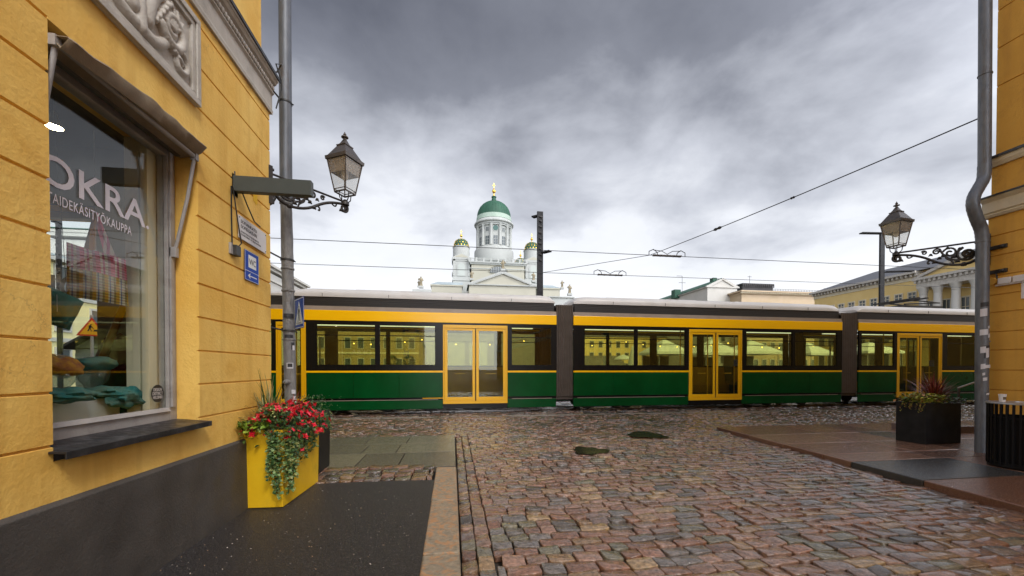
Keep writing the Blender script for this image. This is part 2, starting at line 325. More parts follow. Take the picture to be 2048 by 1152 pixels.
mat('granite_steps', (0.13, 0.12, 0.11), 0.5, col2=(0.19, 0.175, 0.16), nscale=0.5); mat('grit', (0.20, 0.18, 0.16), 0.6, attr=True); mat('tent_white', (0.80, 0.84, 0.86), 0.6)
mat('stall_dark', (0.05, 0.05, 0.045), 0.7); mat('shed_green', (0.16, 0.20, 0.16), 0.7, col2=(0.2, 0.25, 0.2), nscale=3)
mat('bulb_warm', (1, 0.8, 0.5), 0.5, emit=(1.0, 0.66, 0.25), es=5.0); mat('shop_lamp', (1, 1, 1), 0.5, emit=(1.0, 0.80, 0.50), es=70.0)
mat('teal_cloth', (0.01, 0.20, 0.22), 0.8, col2=(0.16, 0.24, 0.18), nscale=9, bump=0.5, bscale=22, stain=(0.02, 0.06, 0.09), sscale=7)
mat('green_cloth', (0.06, 0.13, 0.09), 0.8, col2=(0.02, 0.16, 0.15), nscale=9, stain=(0.25, 0.2, 0.05), sscale=8)
mat('ochre_cloth', (0.55, 0.28, 0.02), 0.8, col2=(0.22, 0.05, 0.04), nscale=22); glass('clear_head', (0.80, 0.84, 0.84), 0.12, 0.05, 0.9, body=0.25, bodycol=(0.7, 0.75, 0.75))
mat('skin_coat', (0.25, 0.02, 0.02), 0.8); mat('wood_pole', (0.36, 0.17, 0.04), 0.6); mat('red_dark', (0.10, 0.01, 0.012), 0.8)
mat('sticker_dark', (0.02, 0.02, 0.025), 0.5); mat('sticker_light', (0.55, 0.55, 0.58), 0.5)
def plaid():
    m = bpy.data.materials.new('plaid_cloth'); m.use_nodes = True; MATS['plaid_cloth'] = m
    t = m.node_tree; b = t.nodes['Principled BSDF']; b.inputs['Roughness'].default_value = 0.8
    tcn = t.nodes.new('ShaderNodeTexCoord'); sp = t.nodes.new('ShaderNodeSeparateXYZ'); t.links.new(tcn.outputs['UV'], sp.inputs[0])
    def wave(src, k, ph, cols):
        a = t.nodes.new('ShaderNodeMath'); a.operation = 'MULTIPLY_ADD'; t.links.new(src, a.inputs[0]); a.inputs[1].default_value = k; a.inputs[2].default_value = ph
        f = t.nodes.new('ShaderNodeMath'); f.operation = 'FRACT'; t.links.new(a.outputs[0], f.inputs[0])
        r = t.nodes.new('ShaderNodeValToRGB'); r.color_ramp.interpolation = 'CONSTANT'; t.links.new(f.outputs[0], r.inputs[0])
        r.color_ramp.elements[0].color = (*cols[0][1], 1); r.color_ramp.elements[0].position = 0; r.color_ramp.elements[1].position = cols[1][0]; r.color_ramp.elements[1].color = (*cols[1][1], 1)
        for p, c in cols[2:]:
            e = r.color_ramp.elements.new(p); e.color = (*c, 1)
        return r.outputs[0]
    lo = wave(sp.outputs[0], 5, 0.1, [(0, (0.72, 0.46, 0.04)), (0.3, (0.75, 0.72, 0.5)), (0.42, (0.18, 0.24, 0.42)), (0.55, (0.7, 0.68, 0.55)), (0.8, (0.35, 0.30, 0.10))])
    hi = wave(sp.outputs[0], 4, 0.2, [(0, (0.80, 0.16, 0.30)), (0.3, (0.9, 0.74, 0.74)), (0.45, (0.65, 0.14, 0.32)), (0.6, (0.80, 0.72, 0.66)), (0.8, (0.6, 0.30, 0.42))])
    st = wave(sp.outputs[1], 9, 0.0, [(0, (1, 1, 1)), (0.25, (0.55, 0.5, 0.45)), (0.45, (0.95, 0.95, 0.9)), (0.75, (0.75, 0.55, 0.5))])
    gt = t.nodes.new('ShaderNodeMath'); gt.operation = 'GREATER_THAN'; t.links.new(sp.outputs[1], gt.inputs[0]); gt.inputs[1].default_value = 0.55
    m1 = t.nodes.new('ShaderNodeMix'); m1.data_type = 'RGBA'; t.links.new(gt.outputs[0], m1.inputs[0]); t.links.new(lo, m1.inputs[6]); t.links.new(hi, m1.inputs[7])
    m2 = t.nodes.new('ShaderNodeMix'); m2.data_type = 'RGBA'; m2.blend_type = 'MULTIPLY'; m2.inputs[0].default_value = 1; t.links.new(m1.outputs[2], m2.inputs[6]); t.links.new(st, m2.inputs[7])
    t.links.new(m2.outputs[2], b.inputs['Base Color'])
plaid()
# ------------------------------------------------------------------ ground
rnd = random.Random(3)
XL, YC = -2.02, 4.84             # left wall plane and its corner
XR, YR = 8.55, 5.25              # right wall plane and its corner
def kerb_x(y): return 5.20+0.10*y
g = MB(); g.add([(-1500, -600, -0.055), (1500, -600, -0.055), (1500, 2600, -0.055), (-1500, 2600, -0.055)], [(0, 1, 2, 3)])
struct('ground', g, 'grout', fix=False)
PAL = [((0.255, 0.165, 0.130), 6), ((0.155, 0.148, 0.150), 2.8), ((0.24, 0.165, 0.10), 4), ((0.155, 0.155, 0.115), 2), ((0.18, 0.10, 0.07), 4),
       ((0.18, 0.135, 0.125), 5), ((0.08, 0.07, 0.062), 2.5), ((0.30, 0.225, 0.13), 1.2), ((0.23, 0.125, 0.085), 4)]
def pcol(k=1.0, warm=1.0):
    c = rnd.choices([p for p, _ in PAL], [q for _, q in PAL])[0]; f = rnd.uniform(0.8, 1.2)*k
    return (c[0]*f*warm, c[1]*f, c[2]*f/warm)
def camber(x, y):
    return 0.008*math.sin(x*1.7+y*0.6)+0.006*math.sin(y*2.3-x*0.9)+0.004*math.sin(x*4.1)*math.sin(y*3.7)
def stone(mb, q, top, col, rr=0.0065, dep=0.045, jit=0.005, tilt=0.010):
    """q: four ground corners (ccw); a rounded sett"""
    c = [Vector((p[0]+rnd.uniform(-jit, jit), p[1]+rnd.uniform(-jit, jit), 0)) for p in q]
    cen = sum(c, Vector())/4; base = top+camber(cen.x, cen.y)
    tx, ty = rnd.uniform(-tilt, tilt), rnd.uniform(-tilt, tilt); sz = max(0.05, (c[1]-c[0]).length)
    ring = []
    for i in range(4):
        a, b, d = c[i-1], c[i], c[(i+1) % 4]; e0 = (a-b); e1 = (d-b); k = min(0.013, 0.12*min(e0.length, e1.length))
        k *= rnd.uniform(0.7, 1.3); ring += [b+e0.normalized()*k, b+e1.normalized()*k]
    def rg(ins, z):
        o = []
        for p in ring:
            d = cen-p; l = d.length; o.append(p+d*(min(ins, l*0.45)/l) + Vector((0, 0, base+z+((p.x-cen.x)*tx+(p.y-cen.y)*ty)/sz*2)))
        return o
    vs = rg(0, -dep)+rg(0.0, -rr*0.9)+rg(rr*0.45, -rr*0.3)+rg(rr*1.7, 0)+[cen+Vector((0, 0, base+rnd.uniform(-0.001, 0.003)))]
    fs = [(r*8+i, r*8+(i+1) % 8, r*8+8+(i+1) % 8, r*8+8+i) for r in range(3) for i in range(8)]+[(24+i, 24+(i+1) % 8, 32) for i in range(8)]
    mb.add(vs, fs, col)
def rows_across(mb, y0, y1, xa, xb, rd=(0.115, 0.155), sw=(0.13, 0.27), gap=0.013, top=0.0, k=1.0, warm=1.0, wob=0.012, **kw):
    y = y0
    while y < y1:
        d = rnd.uniform(*rd); x = xa(y)-rnd.uniform(0, 0.15); xe = xb(y)
        while x < xe-0.03:
            s = rnd.uniform(*sw)
            if x+s > xe-0.05: s = xe-x
            x0 = max(x, xa(y)); f = lambda X: wob*math.sin(X*1.9+y*0.8)+0.02*math.sin(X*0.5)
            if x+s-x0 > 0.05:
                g0, g1 = x0+gap/2, x+s-gap/2
                stone(mb, [(g0, y+f(g0)+gap/2), (g1, y+f(g1)+gap/2), (g1, y+d+f(g1)-gap/2), (g0, y+d+f(g0)-gap/2)], top, pcol(k, warm), **kw)
            x += s
        y += d
cob = MB()
rows_across(cob, 0.9, 8.42, lambda y: 0.304, lambda y: kerb_x(y)-0.20)
cob.c = [tuple(min(1, v*1.15) for v in c) for c in cob.c]
struct('cobbled_street', cob, 'wet_cobble', smooth=60, fix=False)
cross = MB()
TR_Y = 11.7
rows_across(cross, 8.42, TR_Y, lambda y: -9.0, lambda y: 22.0, k=0.85, warm=1.05)
rows_across(cross, TR_Y+0.14, 17.0, lambda y: -12.0, lambda y: 30.0, rd=(0.16, 0.2), sw=(0.2, 0.34), k=0.8)
struct('cobbled_crossing', cross, 'wet_cobble', smooth=60, fix=False)
ln = MB(); x = -10.0
while x < 28:
    l = rnd.uniform(0.9, 1.3); ln.box(x+0.004, x+l-0.004, TR_Y+0.02, TR_Y+0.12, -0.05, 0.012, col=(0.26, 0.24, 0.2)); x += l
struct('track_edging', ln, 'wet_slab')
gut = MB()
for gx, ww in ((0.066, 0.115), (0.184, 0.122)):
    y = 0.9
    while y < 8.4:
        l = rnd.uniform(0.12, 0.24); stone(gut, [(gx, y+0.005), (gx+ww-0.006, y+0.005), (gx+ww-0.006, y+l-0.006), (gx, y+l-0.006)], -0.004, pcol(0.9, 1.04), jit=0.004); y += l
y = 0.9
while y < 8.6:                                    # light gutter line along the right kerb
    l = rnd.uniform(0.18, 0.34); a, b = kerb_x(y), kerb_x(y+l)
    stone(gut, [(a-0.185, y+0.005), (a-0.01, y+0.005), (b-0.01, y+l-0.006), (b-0.185, y+l-0.006)], -0.006, pcol(1.0, 1.0), jit=0.004); y += l
struct('gutter_setts', gut, 'wet_cobble', smooth=60, fix=False)
# left kerb of long granite blocks
kb = MB(); ys = [0.2, 1.25, 2.42, 2.98, 4.2, 5.63]
for a, b in zip(ys[:-1], ys[1:]):
    xo = rnd.uniform(-0.012, 0.006)
    kb.hexa([(-0.235+xo, a+0.006, -0.05), (0.052+xo, a+0.006, -0.05), (0.052+xo, b-0.006, -0.05), (-0.235+xo, b-0.006, -0.05)],
            [(-0.225+xo, a+0.01, 0.036), (0.046+xo, a+0.01, 0.032), (0.046+xo, b-0.01, 0.032), (-0.225+xo, b-0.01, 0.036)])
struct('kerb', kb, 'kerb_granite', bevel=0.014, seg=3, smooth=40)
asp = MB(); nx, ny = 30, 70
for j in range(ny+1):
    for i in range(nx+1):
        X_ = XL-0.3+(-0.22-XL+0.3)*i/nx; Y_ = -9+(5.02+9)*j/ny
        asp.v.append((X_, Y_, 0.03+0.006*math.sin(X_*3.1+Y_)*math.sin(Y_*1.7)))
for j in range(ny):
    for i in range(nx):
        k = j*(nx+1)+i; asp.f.append((k, k+1, k+nx+2, k+nx+1)); asp.c.append((1, 1, 1))
struct('asphalt_pavement', asp, 'asphalt', smooth=60)
st = MB()
rows_across(st, 5.05, 5.62, lambda y: -6.0, lambda y: -0.25, rd=(0.17, 0.2), sw=(0.13, 0.22), top=0.03, k=0.75, warm=1.12)
rows_across(st, 5.64, 8.4, lambda y: 0.052-0.0, lambda y: 0.066, k=1)
struct('sett_strip', st, 'wet_cobble', smooth=60, fix=False)
sl_ = MB()
SC = [(0.15, 0.135, 0.095), (0.125, 0.11, 0.082), (0.17, 0.15, 0.105), (0.11, 0.095, 0.075)]
for j, (a, b) in enumerate(((5.68, 6.72), (6.72, 7.55), (7.55, 8.38))):
    x = 0.05
    ws = [[0.82, 0.6, 0.75, 0.95, 0.9, 1.0], [0.98, 0.55, 0.8, 0.85, 1.0], [0.9, 0.75, 0.7, 1.0, 0.9]][j]
    for w_ in ws+[0.9]*3:
        sl_.box(x-w_+0.008, x-0.008, a+0.010, b-0.010, -0.05, 0.028+rnd.uniform(-0.002, 0.002), col=rnd.choice(SC)); x -= w_
struct('granite_slab_crossing', sl_, 'wet_slab', bevel=0.006)
# right pavement: big wet granite slabs behind a low kerb
rs = MB()
RC = [(0.20, 0.10, 0.062), (0.17, 0.085, 0.055), (0.23, 0.125, 0.08), (0.15, 0.085, 0.06)]
cuts = [-3.0, -1.4, 0.1, 1.6, 3.05, 4.0, 4.97, 5.45, 6.3, 7.25, 8.42]
for j, (a, b) in enumerate(zip(cuts[:-1], cuts[1:])):
    ka, kb_ = kerb_x(a), kerb_x(b); offs = [0, [1.5, 1.7][j % 2], 2.6, 3.3, 4.6, 6.0, 7.6]
    for i in range(len(offs)-1):
        if (b < YR+0.3 and ka+offs[i] > XR): continue
        c = (0.06, 0.058, 0.055) if (j == 5 and i == 0) or (j == 8 and i == 2) else rnd.choice(RC)
        if i == 2 and j < 6: c = (0.10, 0.075, 0.06)
        zt = 0.062+rnd.uniform(-0.0015, 0.0015)
        rs.hexa([(ka+offs[i]+0.004, a+0.004, -0.05), (ka+offs[i+1]-0.004, a+0.004, -0.05), (kb_+offs[i+1]-0.004, b-0.004, -0.05), (kb_+offs[i]+0.004, b-0.004, -0.05)],
                [(ka+offs[i]+0.004, a+0.004, zt), (ka+offs[i+1]-0.004, a+0.004, zt), (kb_+offs[i+1]-0.004, b-0.004, zt), (kb_+offs[i]+0.004, b-0.004, zt)], col=c)
struct('slab_pavement', rs, 'wet_slab', bevel=0.012, seg=2, smooth=40)
gm = MB(); gr_ = random.Random(8)
for _ in range(420):
    x, y = gr_.uniform(XL+0.06, -0.28), 1.4+gr_.random()**1.3*3.4; s = gr_.uniform(0.0015, 0.0045); c = gr_.choice([(0.8, 0.7, 0.6), (0.45, 0.4, 0.35), (0.6, 0.4, 0.25), (0.3, 0.28, 0.26)])
    gm.ball((x, y, 0.034+s*0.5), s, 5, 3, 0.6, c)
for _ in range(160):
    x, y = gr_.uniform(0.4, 7.2), gr_.uniform(2.2, 7.5); s = gr_.uniform(0.002, 0.005); zz_ = 0.066 if x > kerb_x(y)+0.02 else 0.012
    gm.ball((x, y, zz_+s*0.4), s, 5, 3, 0.5, gr_.choice([(0.9, 0.85, 0.8), (0.6, 0.4, 0.25), (0.35, 0.3, 0.2)]))
struct('grit', gm, 'grit', kind='stuff', fix=False)
# puddles in hollows of the street
def puddle(cx, cy, rx, ry, z):
    m = MB(); n = 28; vs = []
    for i in range(n):
        a = 2*math.pi*i/n; k = 1+0.16*math.sin(3*a+cx)+0.09*math.sin(7*a+1)
        vs.append((cx+rx*k*math.cos(a), cy+ry*k*math.sin(a), z))
    m.add(vs, [tuple(range(n))]); struct('puddle', m, 'puddle_water', fix=False)
for (px, py, rx, ry) in ((1180, 903, 0.30, 0.30), (1292, 871, 0.36, 0.42)):
    p = onZ(px, py, 0.0); puddle(p.x, p.y, rx, ry, 0.019)
# tram rails (grooved, set in the paving)
# (placed together with the tram below)

# ------------------------------------------------------------------ left building
LG = [1.006+0.271*k for k in range(9)]+[3.50, 3.84, 4.17]
def profile(X, sgn, z0, z1, gs, back, dep=0.016, hw=0.009):
    """outline in (x, z): a rendered face at X with V grooves; sgn +1 if the face looks to +x"""
    o = [(X, z0)]
    for gz in gs:
        if z0+0.02 < gz < z1-0.02: o += [(X, gz-hw), (X-sgn*dep, gz-hw*0.35), (X-sgn*dep, gz+hw*0.35), (X, gz+hw)]
    return o+[(X, z1), (back, z1), (back, z0)]
def seg(mb, prof, y0, y1): mb.prism([(x, y0, z) for x, z in prof], (0, y1-y0, 0))
WY0, WY1, WZ0, WZ1 = 2.357, 3.554, 1.0, 3.17
bl = thing('corner_shop_building', 'yellow rendered corner building on the left with grooved courses, shop window and carved stone panel', 'building', (XL, YC, 0))
wm = MB()
seg(wm, profile(XL, 1, 0.72, 4.26, LG, XL-0.45), -34.0, WY0)
seg(wm, profile(XL, 1, 0.72, 4.26, LG, XL-0.45), WY1, YC)
seg(wm, profile(XL, 1, WZ1, 4.26, [], XL-0.45), WY0, WY1)
seg(wm, profile(XL, 1, 0.72, WZ0-0.075, [], XL-0.45), WY0, WY1)
# upper storey, set back a little, with its own wide courses
seg(wm, profile(XL-0.055, 1, 4.26, 12.5, [5.5+0.42*k for k in range(15)], XL-0.5), -34.0, YC-0.055)
wl = ob('wall', wm, 'yellow_plaster', bl)
nw = MB()
nx0, nx1, nz0, nz1 = -5.0, -3.36, 0.95, 2.95
nw.box(-34, nx0, YC-0.45, YC, 0.72, 4.26); nw.box(nx1, XL-0.45, YC-0.45, YC, 0.72, 4.26)
nw.box(nx0, nx1, YC-0.45, YC, nz1, 4.26); nw.box(nx0, nx1, YC-0.45, YC, 0.72, nz0); nw.box(-34, XL-0.5, YC-0.5, YC-0.055, 4.26, 12.5)
ob('wall', nw, 'yellow_plaster', bl)
ob('wall', MB().box(-34, XL-0.45, -34, -33.6, 0, 12.5).box(-34.4, -34, -34, YC, 0, 12.5), 'yellow_plaster', bl)
ob('roof', MB().box(-34.6, XL+0.3, -34.2, YC+0.3, 12.5, 12.65), 'roof_dark', bl)
pl = MB(); seg(pl, [(XL-0.45, -0.05), (XL+0.03, -0.05), (XL+0.024, 0.70), (XL-0.002, 0.722), (XL-0.45, 0.722)], -34, YC+0.02); pl.box(-34, XL-0.45, YC-0.4, YC+0.02, -0.05, 0.718)
ob('plinth', pl, 'plinth_render', bl, bevel=0.006)
# belt course: flat band, beaded moulding, dark sheet-metal flashing
cp = [(XL-0.1, 4.262), (XL+0.022, 4.262), (XL+0.026, 4.30), (XL+0.018, 4.32), (XL+0.018, 4.47), (XL+0.04, 4.49), (XL+0.04, 4.50), (XL+0.028, 4.505), (XL+0.028, 4.57), (XL+0.06, 4.59), (XL+0.075, 4.615), (XL+0.085, 4.62), (XL+0.085, 4.66), (XL-0.1, 4.69)]
cm = MB(); seg(cm, cp, -34, YC+0.03)
cn = ob('cornice', cm, 'stone_trim', bl)
bd = MB(); y = -2.0
while y < YC+0.02: bd.ball((XL+0.036, y, 4.538), 0.019, 8, 6, 1.35); y += 0.045
ob('beading', bd, 'stone_trim', cn, smooth=60)
fl = MB(); seg(fl, [(XL-0.1, 4.693), (XL+0.088, 4.663), (XL+0.088, 4.64), (XL+0.098, 4.64), (XL+0.098, 4.675), (XL-0.1, 4.73)], -34, YC+0.06); ob('flashing', fl, 'black_flashing', cn)
# carved relief panel above the window
ry0, ry1 = 2.34, onX(392, 210, XL).y
rz0, rz1 = onX(392, 210, XL+0.02).z, onX(392, 38, XL+0.02).z
fr = MB(); e = 0.085; rz1 = min(rz1, 4.24)
for (a, b, c, d) in ((ry0, ry1, rz0, rz0+e), (ry0, ry1, rz1-e, rz1), (ry0, ry0+e, rz0+e, rz1-e), (ry1-e, ry1, rz0+e, rz1-e)):
    fr.box(XL-0.02, XL+0.028, a, b, c, d)
e2 = e*0.55
for (a, b, c, d) in ((ry0, ry1, rz0, rz0+e2), (ry0, ry1, rz1-e2, rz1), (ry0, ry0+e2, rz0+e2, rz1-e2), (ry1-e2, ry1, rz0+e2, rz1-e2)):
    fr.box(XL+0.028, XL+0.042, a, b, c, d)
rp = ob('relief_panel', fr, 'stone_trim', bl, bevel=0.005)
def relief(y0, y1, z0, z1, X):
    nxx, nzz = 190, 130; ys_ = np.linspace(0, 1, nxx); zs_ = np.linspace(0, 1, nzz); Yg, Zg = np.meshgrid(ys_*(y1-y0), zs_*(z1-z0)); H = np.zeros_like(Yg)
    W_, H_ = y1-y0, z1-z0
    def stroke(pts, r0, r1, h):
        nonlocal H
        pts = [(p[0]*W_, p[1]*H_) for p in pts]; n_ = len(pts)-1
        for i in range(n_):
            (ax, az), (bx, bz) = pts[i], pts[i+1]; dx, dz = bx-ax, bz-az; l2 = dx*dx+dz*dz+1e-9
            tt = np.clip(((Yg-ax)*dx+(Zg-az)*dz)/l2, 0, 1); dd = np.hypot(Yg-ax-tt*dx, Zg-az-tt*dz); r = r0+(r1-r0)*(i+tt)/n_
            H = np.maximum(H, h*(r/max(r0, r1))*np.sqrt(np.clip(1-(dd/r)**2, 0, 1)))
    def curve(p0, c, p1, n=10): return [((1-t)**2*p0[0]+2*t*(1-t)*c[0]+t*t*p1[0], (1-t)**2*p0[1]+2*t*(1-t)*c[1]+t*t*p1[1]) for t in [i/n for i in range(n+1)]]
    def spiral(cx, cz, r, turns, a0, sg=1): return [(cx+r*(1-0.85*t)*math.cos(a0+sg*t*turns*6.28)*H_/W_, cz+r*(1-0.85*t)*math.sin(a0+sg*t*turns*6.28)) for t in [i/28 for i in range(29)]]
    for mx_ in (0, 1):
        q = (lambda P: [(1-a, b) for a, b in P]) if mx_ else (lambda P: P)
        stroke(q(curve((0.50, 0.12), (0.66, 0.05), (0.76, 0.36))), 0.05, 0.032, 0.042)
        stroke(q(curve((0.56, 0.30), (0.60, 0.72), (0.70, 0.86))), 0.055, 0.035, 0.045)
        stroke(q(spiral(0.80, 0.58, 0.27, 1.5, 3.6)), 0.040, 0.020, 0.045)
        stroke(q(spiral(0.88, 0.22, 0.17, 1.4, 2.2, -1)), 0.030, 0.016, 0.04)
        for k in range(7):
            a = 0.5+k*0.42; stroke(q(curve((0.80, 0.58), (0.80+0.10*math.cos(a), 0.58+0.2*math.sin(a)), (0.80+0.15*math.cos(a+0.25), 0.58+0.36*math.sin(a+0.25)), 4)), 0.026, 0.012, 0.036)
        for k in range(5):
            stroke(q(curve((0.62+0.03*k, 0.40+0.1*k), (0.66+0.03*k, 0.5+0.1*k), (0.60+0.05*k, 0.56+0.08*k), 4)), 0.024, 0.012, 0.04)
        for k in range(4): stroke(q([(0.72+0.04*k, 0.34-0.03*k), (0.76+0.05*k, 0.42-0.06*k)]), 0.024, 0.014, 0.038)
    stroke([(0.5, 0.1), (0.5, 0.55), (0.5, 0.9)], 0.05, 0.03, 0.05)
    rr_ = np.random.RandomState(2); nz = rr_.rand(*H.shape)*0.0022
    H = H+nz; m = MB(); m.v = [(X+float(H[j, i]), y0+float(Yg[j, i]), z0+float(Zg[j, i])) for j in range(nzz) for i in range(nxx)]
    m.f = [(j*nxx+i, j*nxx+i+1, (j+1)*nxx+i+1, (j+1)*nxx+i) for j in range(nzz-1) for i in range(nxx-1)]; m.c = [(1, 1, 1)]*len(m.f); return m
ob('carving', relief(ry0+e-0.004, ry1-e+0.004, rz0+e-0.004, rz1-e+0.004, XL+0.004), 'stone_trim', rp, smooth=50, fix=False)
# shop window
XG = XL-0.19
wf = MB()
gy0, gy1, gz0, gz1 = WY0+0.02, 3.465, 1.10, 3.05
wf.box(XG-0.05, XL-0.165, gy1, WY1, WZ0, WZ1).box(XG-0.05, XL-0.165, WY0, gy0, WZ0, WZ1)
wf.box(XG-0.05, XL-0.165, gy0, gy1, WZ0, gz0-0.028).box(XG-0.05, XL-0.165, gy0, gy1, gz1, WZ1)
wf.hexa([(XG+0.004, gy0, gz0-0.028), (XL-0.15, gy0, gz0-0.028), (XL-0.15, gy1, gz0-0.028), (XG+0.004, gy1, gz0-0.028)],
        [(XG+0.004, gy0, gz0), (XL-0.172, gy0, gz0), (XL-0.172, gy1, gz0), (XG+0.004, gy1, gz0)])
wf.box(XL-0.165, XL-0.15, gy1+0.012, gy1+0.05, gz0, WZ1)
win = ob('window', wf, 'old_grey_paint', bl, bevel=0.004)
ob('pane', MB().box(XG-0.006, XG, gy0, gy1, gz0, gz1), 'shop_glass', win)
iw = MB()      # cream inner casing seen through the pane
iw.box(XG-0.10, XG-0.052, gy1-0.09, gy1, gz0-0.05, gz1+0.05).box(XL-0.45, XG-0.10, gy1-0.012, WY1, WZ0, WZ1).box(XG-0.19, XG-0.14, gy1-0.05, gy1-0.014, gz0-0.05, gz1)
ob('inner_casing', iw, 'cream_wood', win, bevel=0.003)
sm = MB(); seg(sm, [(XG+0.01, WZ0+0.003), (XL+0.085, WZ0-0.02), (XL+0.085, WZ0-0.06), (XL+0.075, WZ0-0.06), (XL+0.075, WZ0-0.032), (XL-0.005, WZ0-0.03), (XL-0.005, WZ0-0.074), (XG+0.01, WZ0-0.074)], WY0+0.001, WY1-0.001)
se = [(XL+0.002, WZ0-0.018), (XL+0.085, WZ0-0.02), (XL+0.085, WZ0-0.06), (XL+0.075, WZ0-0.06), (XL+0.075, WZ0-0.032), (XL+0.002, WZ0-0.03)]
seg(sm, se, WY0-0.03, WY0+0.001); seg(sm, se, WY1-0.001, WY1+0.008)
ob('sill', sm, 'black_flashing', win, bevel=0.002)
U, Z_ = Vector((0, 1, 0)), Vector((0, 0, 1))
X1 = XG+0.0015
def on_glass(txt, px0, px1, py_base1, py_top1, bold=0.0, space=1.0, mtl='white_vinyl'):
    a = onX(px0, HY, X1).y; b = onX(px1, py_base1, X1); tpt = onX(px1, py_top1, X1)
    return ob('lettering', text_mb(txt, (X1, a, b.z), U, Z_, b.y-a, tpt.z-b.z, 0.001, bold, space=space), mtl, win)
oy = onX(93, HY, X1).y
b_ = onX(291, 456, X1); t_ = onX(272, 398, X1)
tb = text_mb('OKRA', (X1, oy-0.03, b_.z-0.003), U, Z_, b_.y-oy+0.03, t_.z-b_.z, 0.001, 0.012, space=1.02); ob('lettering', tb, 'white_vinyl', win)
dd_ = MB(); dp = onX(295, 455, X1); dd_.lathe([(0.013, 0.0), (0.013, 0.001)], (0, 0, 0), 16)
dd_.v = [(X1+v[2], dp.y+v[0], dp.z+v[1]) for v in dd_.v]; ob('lettering', dd_, 'white_vinyl', win)
a_ = onX(263, 470, X1); c_ = onX(263, 454, X1); ty = onX(98, HY, X1).y
ob('lettering', text_mb('TAIDEKÄSITYÖKAUPPA', (X1, ty, a_.z-0.004), U, Z_, a_.y-ty, (c_.z-a_.z)*1.25, 0.001, 0.004, space=1.1), 'white_vinyl', win)
sc_ = onX(315, 787, X1); r_ = 0.066
dk = MB(); dk.lathe([(r_, 0), (r_, 0.001)], (0, 0, 0), 32); dk.v = [(X1+v[2], sc_.y+v[0], sc_.z+v[1]) for v in dk.v]
dsk = ob('sticker', dk, 'ink_black', win)
for i, tx_ in enumerate(('DESIGN', 'DISTRICT', 'HELSINKI')):
    w_ = (0.085, 0.105, 0.095)[i]; ob('sticker_lettering', text_mb(tx_, (X1+0.0015, sc_.y-w_/2, sc_.z+0.018-0.029*i), U, Z_, w_, 0.023, 0.0006), 'sign_white', win)
# far window in the north wall
wf = MB(); yf = YC-0.25
wf.box(nx0, nx0+0.06, yf-0.04, yf+0.03, nz0, nz1).box(nx1-0.06, nx1, yf-0.04, yf+0.03, nz0, nz1).box(nx0+0.06, nx1-0.06, yf-0.04, yf+0.03, nz0, nz0+0.07).box(nx0+0.06, nx1-0.06, yf-0.04, yf+0.03, nz1-0.06, nz1)
wn = ob('window', wf, 'cream_wood', bl, bevel=0.004)
ob('pane', MB().box(nx0+0.06, nx1-0.06, yf, yf+0.006, nz0+0.07, nz1-0.06), 'shop_glass', wn)
ob('lettering', text_mb('OKRA.', (nx1-0.25, yf+0.0085, 2.1), (-1, 0, 0), Z_, 1.0, 0.24, 0.001, 0.012), 'white_vinyl', wn)
# shop room
rm = MB(); T = 0.03
rm.box(-7.0-T, -7.0, -0.5, YC-0.45-T, 0.3, 3.5)
rm.box(nx1, XL-0.45, YC-0.45-T, YC-0.453, 0.3, 3.5).box(-7, nx0, YC-0.45-T, YC-0.453, 0.3, 3.5).box(nx0, nx1, YC-0.45-T, YC-0.453, nz1, 3.5).box(nx0, nx1, YC-0.45-T, YC-0.453, 0.3, nz0)
rm.box(-7, XL-0.453, -0.53, -0.5, 0.3, 3.5)
ob('room_wall', rm, 'room_wall', bl)
ob('ceiling', MB().box(-7, XL-0.453, -0.5, YC-0.48, 3.5, 3.53).box(-4.6, XL-0.5, 1.0, 2.9, 3.1, 3.16).box(-7, -3.0, 3.3, 3.34, 3.0, 3.5), 'room_ceiling', bl)
ob('room_floor', MB().box(-7, XL-0.453, -0.5, YC-0.48, 0.27, 0.3), 'room_floor', bl)
pf = MB().box(-3.05, XL-0.47, 1.2, 3.42, 0.95, 1.19); ob('display_ledge', pf, 'white_paint', bl, bevel=0.008)
